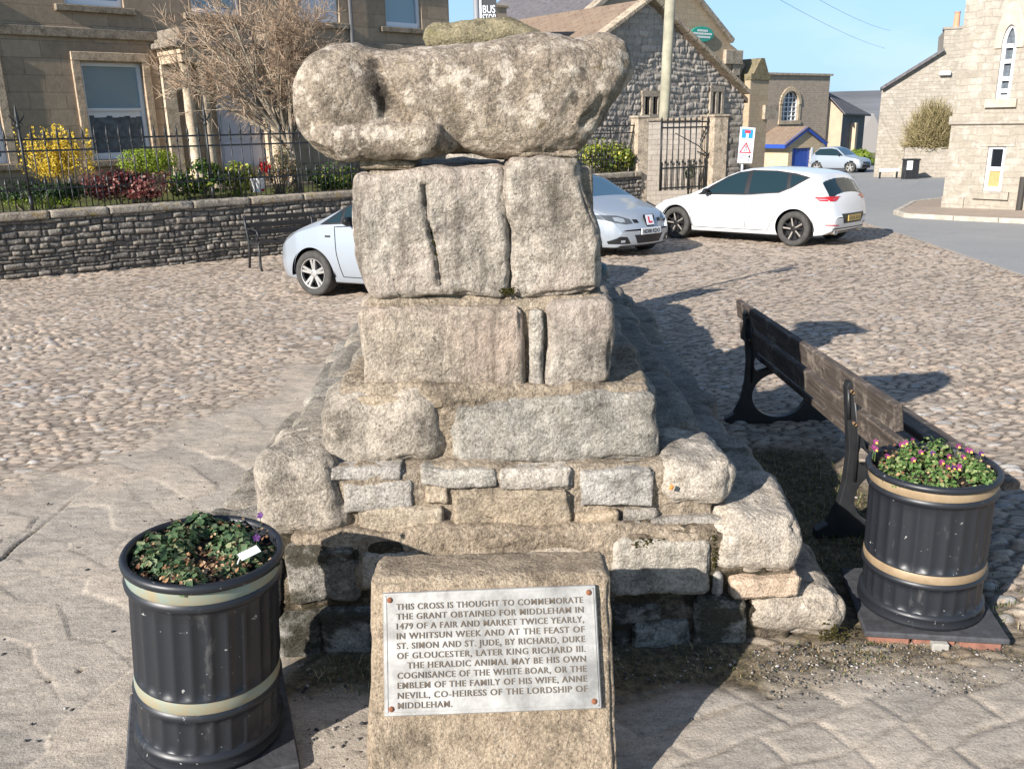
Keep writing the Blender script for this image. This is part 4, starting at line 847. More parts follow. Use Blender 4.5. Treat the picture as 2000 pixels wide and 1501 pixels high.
# ================================================================== WALLS AND BUILDINGS
def az_axes(az): a = R_(az); return np.array([math.sin(a), math.cos(a), 0.0]), np.array([math.cos(a), -math.sin(a), 0.0])   # along, outward (towards the square)
ZUP = np.array([0, 0, 1.0])
class Facade:
    """a vertical plane through p0 along azimuth az; off is measured towards the viewer"""
    def __init__(s, p0, az): s.p0 = np.array([p0[0], p0[1], 0.0]); s.az = az; s.d, s.n = az_axes(az)
    def P(s, u, z, off=0.0): return s.p0 + s.d * u + s.n * off + ZUP * z
    def px(s, x, y, off=0.0): q = onp(x, y, s.p0 + s.n * off, s.az); return float((q - s.p0) @ s.d), float(q[2])
    def slab(s, mb, u0, u1, z0, z1, o0, o1, mi=0, bev=0.0):
        return mb.box(s.P((u0 + u1) / 2, (z0 + z1) / 2, (o0 + o1) / 2), (abs(u1 - u0), abs(o1 - o0), abs(z1 - z0)), (s.d, s.n, ZUP), mi, bev)
    def wall(s, mb, poly, holes=(), rev=0.18, mi=0, arch=()):
        """a plane clipped to a polygon, with rectangular holes and their reveals"""
        us = sorted({round(q, 4) for q in [p[0] for p in poly] + [h for H in holes for h in H[:2]]}); zs = sorted({round(q, 4) for q in [p[1] for p in poly] + [h for H in holes for h in H[2:4]]})
        for i in range(len(us) - 1):
            for j in range(len(zs) - 1):
                a, b, c, d = us[i], us[i + 1], zs[j], zs[j + 1]; um, zm = (a + b) / 2, (c + d) / 2
                if any(H[0] < um < H[1] and H[2] < zm < H[3] for H in holes): continue
                q = clip([(a, c), (b, c), (b, d), (a, d)], poly)
                if len(q) >= 3: mb.add([s.P(*w) for w in q], [tuple(range(len(q)))], mi)
        for a, b, c, d in [H[:4] for H in holes]:
            for w in ([(a, c), (a, d)], [(a, d), (b, d)], [(b, d), (b, c)], [(b, c), (a, c)]):
                mb.add([s.P(*w[0]), s.P(*w[1]), s.P(*w[1], -rev), s.P(*w[0], -rev)], [(0, 1, 2, 3)], mi)
def clip(sub, poly):
    """Sutherland-Hodgman against a convex polygon given counter-clockwise"""
    out = sub
    for i in range(len(poly)):
        a, b = poly[i], poly[(i + 1) % len(poly)]; inp = out; out = []
        f = lambda p: (b[0] - a[0]) * (p[1] - a[1]) - (b[1] - a[1]) * (p[0] - a[0])
        for k in range(len(inp)):
            p, q = inp[k], inp[(k + 1) % len(inp)]; fp, fq = f(p), f(q)
            if fp >= -1e-9: out.append(p)
            if (fp > 1e-9 and fq < -1e-9) or (fp < -1e-9 and fq > 1e-9): t_ = fp / (fp - fq); out.append((p[0] + (q[0] - p[0]) * t_, p[1] + (q[1] - p[1]) * t_))
    return out
M_WHITE_P = plain('white_window_paint', (0.74, 0.76, 0.80), 0.45)
M_GLASS = glassmat('window_glass', (0.035, 0.045, 0.055), 0.04); M_GLASSD = glassmat('dark_glass', (0.012, 0.014, 0.018), 0.05); M_BLIND = plain('pale_blind', (0.33, 0.40, 0.44), 0.6)
M_NET = plain('net_curtain', (0.10, 0.12, 0.14), 0.7, bump=0.4, bs=30, var=0.5, vs=9)

# rubble walling with real relief
def rubble(name, fa, u0, u1, z0f, z1f, mat, parent, step, rowh, seed, relief=.05, inside=None, lens=(.14, .42)):
    rg = np.random.RandomState(seed); nu = int((u1 - u0) / step) + 1; us = np.linspace(u0, u1, nu); zmin = min(z0f(u0), z0f(u1)); zmax = max(z1f(u) for u in us); nzz = int((zmax - zmin) / step) + 2
    zs = np.linspace(0, 1, nzz); U = np.repeat(us[:, None], nzz, 1); Z = np.array([z0f(u) for u in us])[:, None] + zs[None] * np.array([z1f(u) - z0f(u) for u in us])[:, None]
    q = np.stack([U.ravel(), Z.ravel(), Z.ravel() * 0], 1); Zw = Z + fbm(q * 1.7, seed, 3).reshape(Z.shape) * rowh[1] * .35; Uw = U + fbm(q * 3.1, seed + 9, 3).reshape(Z.shape) * .03
    edges = [zmin - .3]
    while edges[-1] < zmax + .3: edges.append(edges[-1] + rg.uniform(*rowh))
    edges = np.array(edges); ri = np.clip(np.searchsorted(edges, Zw) - 1, 0, len(edges) - 2); dz = np.minimum(Zw - edges[ri], edges[ri + 1] - Zw); du = np.zeros_like(U); rid = np.zeros_like(U)
    for r in range(len(edges) - 1):
        m = ri == r
        if not m.any(): continue
        c = [u0 - .5 - rg.uniform(0, .3)]
        while c[-1] < u1 + .5: c.append(c[-1] + rg.uniform(*lens))
        c = np.array(c); k = np.clip(np.searchsorted(c, Uw[m]) - 1, 0, len(c) - 2); du[m] = np.minimum(Uw[m] - c[k], c[k + 1] - Uw[m]); rid[m] = rg.rand(len(c))[k]
    e = np.minimum(dz, du); dome = sstep(0.0, .028, e); h = dome * (relief * (.35 + .8 * rid)) + fbm(q * 9, seed + 3, 4).reshape(U.shape) * relief * .55 * dome
    V = fa.p0 + U[..., None] * fa.d + h[..., None] * fa.n + Z[..., None] * ZUP; idx = np.arange(nu * nzz).reshape(nu, nzz)
    F = np.stack([idx[:-1, :-1], idx[1:, :-1], idx[1:, 1:], idx[:-1, 1:]], -1).reshape(-1, 4)
    if inside is not None: cu, cz = U.ravel()[F].mean(1), Z.ravel()[F].mean(1); F = F[inside(cu, cz)]
    return mesh(name, V.reshape(-1, 3), F, mat, parent, True, attrs={'rnd': rid.ravel(), 'edge': dome.ravel()})
def rubble_mat(name, cs, joint, lich, bump=.7, ll=.58):
    t = NT(name); o = t.obj(); r = t.attr('rnd'); c = t.ramp(r, *[(i / (len(cs) - 1), q) for i, q in enumerate(cs)])
    c = t.mix(t.math('MULTIPLY', t.ramp(t.noise(o, 18, 6, 0.75), (ll, 0.0), (ll + .08, 1.0)), 0.7), c, lich); c = t.mix(t.ramp(t.noise(o, 34, 5, 0.7), (0.33, 0.6), (0.5, 0.0)), c, tuple(q * .35 for q in cs[0]))
    c = t.mix(t.ramp(t.attr('edge'), (0.05, 0.0), (0.5, 1.0)), joint, c); t.out(c, 0.92, 0.15); t.bump(t.noise(o, 40, 5, 0.7), bump, 0.02); return t.m
M_GWALL = rubble_mat('garden_wall_rubble', [(0.11, 0.10, 0.088), (0.21, 0.19, 0.165), (0.15, 0.138, 0.125), (0.30, 0.26, 0.21), (0.24, 0.22, 0.195)], (0.05, 0.043, 0.036), (0.56, 0.52, 0.46), .8, .54)
M_COPE = stone_mat('coping_stone', (0.27, 0.24, 0.195), (0.37, 0.33, 0.275), (0.12, 0.10, 0.08), (0.46, 0.42, 0.34), 0.58, (0.30, 0.22, 0.06), 0.56, 0.15, .7, 40)
GW = Facade(gnd(0, 548), 53.0)
u_end = GW.px(1252, 330)[0]; GZ = .68
gw = thing('garden_wall', 'low dark rubble wall with pale coping stones, below the iron railings', 'wall', tuple(GW.P(4, 0)))
def gwz(u): p = GW.P(u, 0); return gz(p[0], p[1])
rubble('rubble_face', GW, -6.0, u_end, lambda u: gwz(u) - .05, lambda u: GZ - .13, M_GWALL, gw, .022, (.045, .115), 21, .05, None, (.08, .34))
mb = MB(); GW.slab(mb, -6.0, u_end, -1.2, GZ - .13, -.40, -.03); mb.build('core', M_GWALL, gw)
u = -6.0; k = 0; rgc = random.Random(3)
while u < u_end - .1:
    L = min(rgc.uniform(.9, 1.5), u_end - u); V, F, N = rbox(u, u + L - .015, -.42, .075, GZ - .13, GZ, .05, .022, 30)
    V = V + N * (fbm(V * 6 + k, 50, 3) * .012)[:, None]; mesh('coping_stone', GW.p0 + V[:, :1] * GW.d + V[:, 1:2] * GW.n + V[:, 2:] * ZUP, F, M_COPE, gw, True); u += L; k += 1
# iron railings
ir = thing('iron_railings', 'black iron railings with spearhead bars on top of the garden wall', 'railings', tuple(GW.P(4, GZ)))
def ring(mb, c, prof, n=6): mb.lathe(prof, c, n)
mbar = MB(); mbar.tube([(0, 0, 0), (0, 0, 1.16)], .0105, 6); mbar.lathe([(.011, 1.02), (.020, 1.04), (.020, 1.06), (.011, 1.09), (.022, 1.14), (.024, 1.17), (.018, 1.22), (.003, 1.31)], (0, 0, 0), 6)
mdog = MB(); mdog.tube([(0, 0, 0), (0, 0, .40)], .0085, 5); mdog.lathe([(.009, .34), (.018, .37), (.010, .395), (.028, .425), (.022, .45), (.003, .53)], (0, 0, 0), 6)
barme = None; off0 = -.16; us_ = np.arange(-2.6, u_end - .2, .19); posts = [.66, 3.62, 6.6, 9.6]; c_ = 0
pb = GW.px(66, 300, off0)[0]; us_ = us_ + (pb - us_[int(round((pb - us_[0]) / .19))])
bm_ = dm_ = None
for u in us_:
    if min(abs(u - q) for q in posts) < .07: pass
    else:
        p = GW.P(u, GZ - .01, off0)
        if bm_ is None: o = mbar.build('bar', M_IRON, ir, True, True); bm_ = o.data
        else: o = link('bar', bm_, ir, True)
        o.location = Vector(p) - ir.location
    p = GW.P(u + .095, GZ - .01, off0)
    if dm_ is None: o = mdog.build('short_bar', M_IRON, ir, True, True); dm_ = o.data
    else: o = link('short_bar', dm_, ir, True)
    o.location = Vector(p) - ir.location
for u in posts:
    mb = MB(); p = GW.P(u, GZ - .01, off0); mb.tube([p, p + ZUP * .25], .032, 8); mb.tube([p + ZUP * .25, p + ZUP * 1.42], .022, 8); mb.lathe([(.023, 1.28), (.034, 1.30), (.034, 1.33), (.02, 1.36), (.036, 1.44), (.03, 1.48), (.004, 1.66)], p, 8)
    for s_ in (-1, 1):
        mb.tube([p + ZUP * 1.36, p + GW.d * s_ * .05 + ZUP * 1.40, p + GW.d * s_ * .10 + ZUP * 1.47, p + GW.d * s_ * .115 + ZUP * 1.53], [.012, .012, .010, .004], 6); mb.tube([p + ZUP * 1.40, p + GW.d * s_ * .05 + ZUP * 1.37, p + GW.d * s_ * .075 + ZUP * 1.33], [.010, .010, .004], 6)
    mb.build('post', M_IRON, ir, True)
for z_ in (.335, .93, 1.105):
    mb = MB(); a, b = GW.P(us_[0] - .1, GZ + z_, off0), GW.P(u_end - .1, GZ + z_, off0); mb.box((a + b) / 2, (np.linalg.norm(b - a), .012, .03), (GW.d, GW.n, ZUP)); mb.build('rail', M_IRON, ir)
# garden soil behind the wall
mb = MB(); a, b = GW.P(-12, .55, -.3), GW.P(u_end + .4, .55, -.3); mb.add([a, b, b + np.array([-5, 9, 0]), a + np.array([-8, 9, 0])], [(0, 1, 2, 3)])
t = NT('garden_bed'); t.out(t.ramp(t.noise(t.obj(), 3, 6, 0.7), (0.35, (0.055, 0.045, 0.03)), (0.6, (0.11, 0.13, 0.04))), 1.0, 0.1); t.bump(t.noise(t.obj(), 20, 4), 1.0, 0.03); tag(mb.build('flower_bed', t.m), kind='structure')

# ------------------------------------------------------------------ the big house on the left
HF = Facade((-9.02, 19.6), 47.0)
M_HOUSE = ashlar('house_ashlar', (0.28, 0.21, 0.148), (0.39, 0.30, 0.215), (0.20, 0.15, 0.105), 0.72, 0.335, 0.009, (0.10, 0.08, 0.065), 0.53, 0.0, 0.4)
M_TRIM = stone_mat('house_trim', (0.42, 0.33, 0.23), (0.54, 0.43, 0.31), (0.20, 0.15, 0.11), None, 0.5, (0.12, 0.10, 0.075), 0.60, 0.1, .4, 50); M_BANDS = stone_mat('sooty_string_course', (0.22, 0.175, 0.13), (0.33, 0.27, 0.20), (0.07, 0.06, 0.05), None, 0.5, (0.24, 0.23, 0.13), 0.6, 0.1, .4, 50)
M_SLATEROOF = plain('slate_roof', (0.13, 0.12, 0.125), 0.8, bump=0.5, bs=12, var=0.3, vs=6)
hs = thing('town_house', 'large tan ashlar house with white sash windows and a columned porch, behind the railings', 'house', tuple(HF.P(2, .4)))
u_c = HF.px(878, 60)[0]; ZT = 7.2
gw0, gw1, gz0, gz1 = .07, 1.37, 1.30, 3.30
LW = [(-2.88, -1.60, gz0, gz1), (gw0, gw1, gz0, gz1)]; UC = [-2.15, .56, 3.27, 5.98, 8.62]
UW = [(c - .60, c + .60, 4.42, 6.4) for c in UC]
u_p0, u_p1 = HF.px(405, 250)[0], HF.px(540, 250)[0]
DOOR = (3.0, 4.5, .5, 3.2)
RW = [(7.95, 9.2, gz0, gz1)]
ENDW = [(-5.6, .2), (u_c, .2), (u_c, ZT), (-5.6, ZT)]
mb = MB(); HF.wall(mb, ENDW, LW + UW + RW + [DOOR], .2); mb.build('front_wall', M_HOUSE, hs)
mb = MB(); p, q = HF.P(u_c, 0), HF.P(u_c, 0, -9); mb.add([p + ZUP * .0, q, q + ZUP * ZT, p + ZUP * ZT], [(0, 1, 2, 3)]); p2, q2 = HF.P(-5.6, 0), HF.P(-5.6, 0, -9); mb.add([p2, q2, q2 + ZUP * ZT, p2 + ZUP * ZT], [(3, 2, 1, 0)]); mb.add([q, q2, q2 + ZUP * ZT, q + ZUP * ZT], [(0, 1, 2, 3)]); mb.build('side_wall', M_HOUSE, hs)
mb = MB(); mb.add([HF.P(-5.9, ZT, .3), HF.P(u_c + .3, ZT, .3), HF.P(u_c - 2, ZT + 2.2, -4.5), HF.P(-3.6, ZT + 2.2, -4.5), HF.P(u_c + .3, ZT, -9.3), HF.P(-5.9, ZT, -9.3)], [(0, 1, 2, 3), (1, 4, 2), (4, 5, 3, 2), (5, 0, 3), (0, 5, 4, 1)]); mb.build('roof', M_SLATEROOF, hs)
mb = MB(); HF.slab(mb, -5.6, 2.25, 3.76, 3.97, -.02, .07, 0, .02); HF.slab(mb, 4.9, u_c + .05, 3.76, 3.97, -.02, .07, 0, .02); HF.slab(mb, -5.6, u_c + .05, .2, 1.0, -.02, .05); mb.build('string_course', M_BANDS, hs)
def sash(fa, H, parent, up=None, lowdark=True, rv=.17, surround=True, sill=True, ptop=M_BLIND, pbot=M_NET):
    a, b, c, d = H; w = parent; mb = MB(); fw = .075; m = (c + d) / 2 + (d - c) * .02
    fa.slab(mb, a, a + fw, c, d, -rv - .05, -rv + .05); fa.slab(mb, b - fw, b, c, d, -rv - .05, -rv + .05); fa.slab(mb, a + fw, b - fw, d - fw, d, -rv - .05, -rv + .047); fa.slab(mb, a + fw, b - fw, c, c + .13, -rv - .05, -rv + .06); fa.slab(mb, a + fw, b - fw, m - .028, m + .028, -rv - .045, -rv + .04)
    f = mb.build('window', M_WHITE_P, w)
    mb = MB(); fa.slab(mb, a + fw, b - fw, m + .028, d - fw, -rv - .03, -rv - .01); mb.build('pane', ptop if ptop else M_GLASS, f)
    mb = MB(); fa.slab(mb, a + fw, b - fw, c + .13, m - .028, -rv - .03, -rv - .012); mb.build('pane', pbot if pbot else M_GLASS, f)
    if pbot is M_NET:
        mb = MB(); n = 9
        for i in range(n):
            x0 = a + fw + (b - a - 2 * fw) * i / n; x1 = a + fw + (b - a - 2 * fw) * (i + 1) / n; fa.slab(mb, x0, x1, m - .12 - .05 * abs(math.sin(i * 1.1)), m - .03, -rv - .012, -rv - .004)
        mb.build('valance', [M_WHITE_P, M_GLASSD], f)
    if surround:
        mb = MB(); fa.slab(mb, a - .17, a, c - .02, d + .02, -.05, .05, 0, .012); fa.slab(mb, b, b + .17, c - .02, d + .02, -.05, .05, 0, .012); fa.slab(mb, a - .17, b + .17, d + .02, d + .20, -.05, .055, 0, .012); mb.build('surround', M_TRIM, w)
    if sill: mb = MB(); fa.slab(mb, a - .22, b + .22, c - .15, c - .02, -.1, .11, 0, .012); mb.build('sill', M_BANDS, w)
glass_blue = glassmat('painted_sky_glass', (0.24, 0.33, 0.38), 0.06)  # pale blue base colour paints the sky's reflection into the panes
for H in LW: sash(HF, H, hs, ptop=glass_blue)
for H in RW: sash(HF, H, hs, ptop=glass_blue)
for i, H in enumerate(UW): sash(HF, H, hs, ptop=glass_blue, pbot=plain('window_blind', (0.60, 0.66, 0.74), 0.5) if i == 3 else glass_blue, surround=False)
M_PIPE = plain('grey_downpipe', (0.10, 0.10, 0.105), 0.6); ud = HF.px(683, 60)[0]; mb = MB(); mb.tube([HF.P(ud, .6, .09), HF.P(ud, ZT, .09)], .05, 8); mb.build('downpipe', M_PIPE, hs)
# porch
PO = 1.15; e0 = HF.px(345, 80, PO)[0]; PW = 2.75; mb = MB(); zt0, zt1 = HF.px(352, 88, PO)[1], HF.px(352, 66, PO)[1]
M_PCOL = stone_mat('porch_column', (0.50, 0.40, 0.28), (0.60, 0.50, 0.37), (0.26, 0.19, 0.13), None, 0.5, None, 0.6, 0.1, .3, 50); M_PDARK = stone_mat('porch_cornice', (0.20, 0.17, 0.14), (0.30, 0.26, 0.21), (0.06, 0.05, 0.045), None, .5, (0.30, 0.27, 0.11), .60, .1, .4, 50)
mb = MB(); HF.slab(mb, e0 + .04, e0 + PW, zt0 - .34, zt0 - .17, -.0, PO + .04, 0, .01); HF.slab(mb, e0 + .01, e0 + PW + .02, zt0 - .17, zt0 - .03, 0, PO + .07, 0, .01); mb.build('entablature', M_PCOL, hs)
mb = MB(); HF.slab(mb, e0 - .12, e0 + PW + .14, zt0 - .03, zt0 + .09, -.1, PO + .2, 0, .02); HF.slab(mb, e0 - .04, e0 + PW + .06, zt0 + .09, zt0 + .17, -.1, PO + .12, 0, .02); HF.slab(mb, e0 + .05, e0 + .55, zt0 + .17, zt0 + .36, -.1, PO + .03, 0, .02); HF.slab(mb, e0 + PW - .5, e0 + PW, zt0 + .17, zt0 + .36, -.1, PO + .03, 0, .02); mb.build('cornice', M_PDARK, hs)
for uu in (e0 + .2, e0 + .55, e0 + PW - .55, e0 + PW - .2):
    mb = MB(); b0_ = HF.P(uu, 0, PO - .18 if abs(uu - e0 - .2) < .01 or abs(uu - e0 - PW + .2) < .01 else PO - .18); zc = .95; mb.lathe([(.15, zc), (.15, zc + .08), (.125, zc + .12), (.12, zc + .8), (.105, zt0 - .46), (.13, zt0 - .42), (.14, zt0 - .34)], b0_, 16); mb.box(b0_ + ZUP * (zc - .35), (.36, .36, .72), (HF.d, HF.n, ZUP)); mb.build('column', M_PCOL, hs, True)
for uu in (e0 + .16, e0 + PW - .16):
    mb = MB(); HF.slab(mb, uu - .14, uu + .14, .6, zt0 - .345, -.02, .14); mb.build('pilaster', M_PCOL, hs)
mb = MB(); HF.slab(mb, e0 - .2, e0 + PW + .2, .3, .62, .0, PO + .2); mb.build('porch_step', M_BANDS, hs)
mb = MB(); HF.slab(mb, DOOR[0], DOOR[1], DOOR[2], DOOR[3], -.16, -.10)
for q in ((.12, .68, .85, 1.6), (.82, 1.38, .85, 1.6), (.12, .68, 1.75, 2.9), (.82, 1.38, 1.75, 2.9)): HF.slab(mb, DOOR[0] + q[0], DOOR[0] + q[1], q[2], q[3], -.10, -.085, 0, .006)
mb.build('door', plain('lilac_white_door', (0.62, 0.64, 0.74), 0.5), hs)

# ------------------------------------------------------------------ gate, piers and pale wall
M_PIER = stone_mat('pier_stone', (0.34, 0.29, 0.22), (0.46, 0.39, 0.30), (0.16, 0.13, 0.10), (0.46, 0.44, 0.38), 0.58, None, 0.6, 0.1, .6, 40)
PF_ = Facade(GW.P(u_end, 0), 66.0)
def pier(name, label, pxl, pxr, ptop, off, dep, mat=M_PIER, cap=True):
    u0, zt = PF_.px(pxl, ptop, off); u1, _ = PF_.px(pxr, ptop, off); c = PF_.P((u0 + u1) / 2, 0, off - dep / 2); zg = gz(c[0], c[1]) - .1
    p = thing(name, label, 'gate pier', (c[0], c[1], zg)); mb = MB(); PF_.slab(mb, u0, u1, zg, zt - .06, off - dep, off, 0, .02); mb.build('shaft', mat, p); mb = MB(); PF_.slab(mb, u0 - .02, u1 + .02, zt - .06, zt, off - dep - .02, off + .02, 0, .015); mb.build('cap', mat, p); return u0, u1, zt
p1u0, p1u1, p1z = pier('gate_pier', 'slim tan stone gate pier at the right end of the railings', 1246, 1268, 226, 0, .38)
p2u0, p2u1, p2z = pier('gate_pier', 'broad square gate pier on the right of the iron gate, behind the white car', 1396, 1424, 224, 0, .6)
pw_u1 = PF_.px(1445, 300, -.05)[0]
t_ = thing('boundary_wall', 'dark rough stretch of wall between the gate pier and the road sign', 'wall', tuple(PF_.P(pw_u1, 0)))
M_DARKW = rubble_mat('dark_rubble', [(0.13, 0.12, 0.105), (0.20, 0.18, 0.155), (0.27, 0.25, 0.22)], (0.10, 0.09, 0.075), (0.40, 0.38, 0.34))
mb = MB(); PF_.slab(mb, p2u1 + .02, pw_u1, -1.3, p2z - .02, -.5, -.08); mb.build('core', M_DARKW, t_); pf2 = Facade(PF_.P(0, 0, -.08), 66.0); rubble('rubble_face', pf2, p2u1 + .02, pw_u1, lambda u: -1.3, lambda u: p2z - .02, M_DARKW, t_, .04, (.10, .22), 33, .05)
# pale wall behind the gate
PW_ = Facade(PF_.P(0, 0, -2.6), 72.0); a0, zw = PW_.px(1240, 232); a1, _ = PW_.px(1412, 226)
M_PALEW = ashlar('pale_coursed_wall', (0.50, 0.44, 0.37), (0.60, 0.53, 0.45), (0.40, 0.34, 0.28), 0.35, 0.14, 0.012, (0.33, 0.29, 0.23), 0.6, 0.05, .5)
t_ = thing('pale_wall', 'pale coursed stone wall with a flat coping, seen through the iron gate', 'wall', tuple(PW_.P((a0 + a1) / 2, -.7))); mb = MB(); PW_.slab(mb, a0, a1 + .6, -1.3, zw - .08, -.35, 0); mb.build('wall', M_PALEW, t_); mb = MB(); PW_.slab(mb, a0 - .02, a1 + .6, zw - .08, zw, -.38, .04, 0, .015); mb.build('coping', M_PIER, t_)
# iron gate
gt = thing('iron_gate', 'tall black iron gate between two stone piers, in front of the pale wall', 'gate', tuple(PF_.P((p1u1 + p2u0) / 2, -.7, -.2)))
ga, gb = PF_.px(1291, 300, -.2)[0], PF_.px(1391, 300, -.2)[0]; gtop = PF_.px(1340, 236, -.2)[1]; gbot = PF_.px(1340, 370, -.2)[1]
nb = 9
for i in range(nb + 1):
    u = ga + (gb - ga) * i / nb; mb = MB(); th = .028 if i in (0, nb) else .016; mb.tube([PF_.P(u, gbot, -.2), PF_.P(u, gtop - (0 if i % 2 else .0), -.2)], th, 6); mb.lathe([(.016, gtop), (.030, gtop + .03), (.004, gtop + .12)], PF_.P(u, 0, -.2), 6); mb.build('bar', M_IRON, gt, True)
for i in range(2 * nb):
    u = ga + (gb - ga) * (i + .5) / (2 * nb); h = gbot + .62 + .05 * (i % 2); mb = MB(); mb.tube([PF_.P(u, gbot, -.2), PF_.P(u, h, -.2)], .012, 5); mb.lathe([(.012, h), (.028, h + .03), (.003, h + .11)], PF_.P(u, 0, -.2), 5); mb.build('short_bar', M_IRON, gt, True)
for z_ in (gbot + .06, gbot + .56, gtop - .16, gtop - .03):
    mb = MB(); PF_.slab(mb, ga, gb, z_ - .02, z_ + .02, -.215, -.185); mb.build('rail', M_IRON, gt)
mb = MB()
for z_ in (gtop - .05, gtop - .32, gbot + .7): PF_.slab(mb, gb, gb + .16, z_ - .02, z_ + .02, -.22, -.18); PF_.slab(mb, gb + .05, gb + .08, z_ - .06, z_ + .16, -.23, -.17)
mb.build('hinge', M_IRON, gt)
mb = MB(); q0 = PF_.P(ga + (gb - ga) * .25, gtop - .3, -.17); mb.tube([q0, PF_.P(ga + (gb - ga) * .7, gtop - .62, -.17), PF_.P(gb, gtop - 1.0, -.17)], .014, 5); mb.tube([PF_.P(gb - .5, gbot + .95, -.16), PF_.P(gb - .2, gbot + .82, -.16), PF_.P(gb - .05, gbot + .98, -.16)], .02, 5); mb.build('brace', M_IRON, gt, True)

# ------------------------------------------------------------------ rubble cottage with gable
CF = Facade(at(1330, 230, 31.0), 52.0)
def cpx(x, y, off=0): return CF.px(x, y, off)
au, azp = cpx(1265, 6); ru, rz = cpx(1452, 190); lu, lz = 2 * au - ru, rz
ct = thing('rubble_cottage', 'grey rubble cottage with a steep gable and red-brown stone roof', 'cottage', tuple(CF.P(au, -1)))
M_COTT = rubble_mat('cottage_rubble', [(0.34, 0.295, 0.25), (0.50, 0.44, 0.37), (0.42, 0.375, 0.325), (0.60, 0.53, 0.45)], (0.25, 0.215, 0.175), (0.52, 0.48, 0.42), .9, .56)
W1 = [*cpx(1250, 224), *cpx(1287, 181)]; W2 = [*cpx(1382, 222), *cpx(1411, 172)]
def inw(W, u, z, m=0.0): return (u > W[0] - m) & (u < W[2] + m) & (z > W[1] - m) & (z < W[3] + m)
sl_ = (azp - rz) / (ru - au)
rubble('gable_wall', CF, lu, ru, lambda u: -1.6, lambda u: azp - abs(u - au) * sl_, M_COTT, ct, .045, (.11, .24), 44, .055, lambda u, z: ~(inw(W1, u, z) | inw(W2, u, z)), (.12, .45))
DEP = 9.0
mb = MB(); a, b = CF.P(lu, -1.6), CF.P(lu, lz); mb.add([a, b, CF.P(lu, lz, -DEP), CF.P(lu, -1.6, -DEP)], [(0, 1, 2, 3)]); mb.add([CF.P(ru, -1.6), CF.P(ru, rz), CF.P(ru, rz, -DEP), CF.P(ru, -1.6, -DEP)], [(3, 2, 1, 0)]); mb.add([CF.P(lu, -1.6, -DEP), CF.P(ru, -1.6, -DEP), CF.P(ru, rz, -DEP), CF.P(au, azp, -DEP), CF.P(lu, lz, -DEP)], [(0, 1, 2, 3, 4)]); mb.build('side_wall', M_COTT, ct)
t = NT('stone_slate_roof'); b = t.n('TexBrick', Color1=(0.27, 0.185, 0.125), Color2=(0.215, 0.155, 0.115), Mortar=(0.16, 0.11, 0.08), Scale=1.0); t.t.links.new(t.uv(), b.inputs['Vector']); b.inputs['Brick Width'].default_value = .4; b.inputs['Row Height'].default_value = .22; b.inputs['Mortar Size'].default_value = .02
t.out(t.mix(t.ramp(t.noise(t.obj(), 2.5, 6, .7), (.35, 0.0), (.7, .8)), b.outputs[0], (0.32, 0.25, 0.185)), .9, .2); t.bump(t.math('MULTIPLY', b.outputs[1], -1.0), .6, .04); M_ROOFS = t.m
mb = MB(); th = .16
for s_ in (-1, 1):
    eu = au + s_ * (ru - au + .25); ez = azp - (ru - au + .25) * sl_ + .1
    A_ = [CF.P(au, azp + .12, .02), CF.P(eu, ez, .02), CF.P(eu, ez, -DEP), CF.P(au, azp + .12, -DEP)]; nn = ZUP * th; mb.add(A_ + [p - nn for p in A_], [(0, 1, 2, 3), (7, 6, 5, 4), (0, 4, 5, 1), (1, 5, 6, 2), (2, 6, 7, 3), (3, 7, 4, 0)])
rf = fixn(mb.build('roof', M_ROOFS, ct))
mb = MB()
for s_ in (-1, 1):
    N_ = 12; eu = ru - au + .05
    for i in range(N_):
        f0, f1_ = i / N_, (i + .97) / N_; p = [CF.P(au + s_ * eu * f, azp - eu * f * sl_ + .16, .16) for f in (f0, f1_)]; d = (p[1] - p[0]); L = np.linalg.norm(d); d /= L; mb.box((p[0] + p[1]) / 2 - CF.n * .06, (L, .42, .13), (d, CF.n, np.cross(d, CF.n)), 0, .02)
mb.build('verge_stone', M_PIER, ct)
for W in (W1, W2):
    mb = MB(); a, c, b, d = W; m = (a + b) / 2; e = .13
    for q in ((a, a + e, c, d), (b - e, b, c, d), (m - .07, m + .07, c, d - e)): CF.slab(mb, q[0], q[1], q[2], q[3], -.12, .10)
    CF.slab(mb, a, b, d - e, d + .05, -.12, .105); CF.slab(mb, a - .05, b + .05, c - .12, c, -.12, .12); f = mb.build('window', M_PIER, ct); mb = MB(); CF.slab(mb, a + e, b - e, c, d - e, -.1, -.04); mb.build('pane', M_GLASSD, f)
mb = MB(); p = cpx(1262, 205)
CF.slab(mb, W1[0] + (W1[2] - W1[0]) * .62, W1[0] + (W1[2] - W1[0]) * .68, W1[1], W1[3] - .2, -.04, -.01); mb.build('curtain', M_WHITE_P, f)
# round kneeler stones of the right verge
for (x, y, r_) in ():
    u, z_ = cpx(x, y, .1); mb = MB(); mb.lathe([(r_, -.14), (r_, .10), (r_ * .8, .14), (r_ * .3, .15), (.01, .15)], (0, 0, 0), 20); mb.v = [tuple(CF.P(u, z_, .2) + CF.d * q[0] + ZUP * q[1] + CF.n * q[2]) for q in mb.v]; mb.build('round_kneeler', M_PIER, ct)
ch = CF.P(au, azp, -DEP * .9); mb = MB()
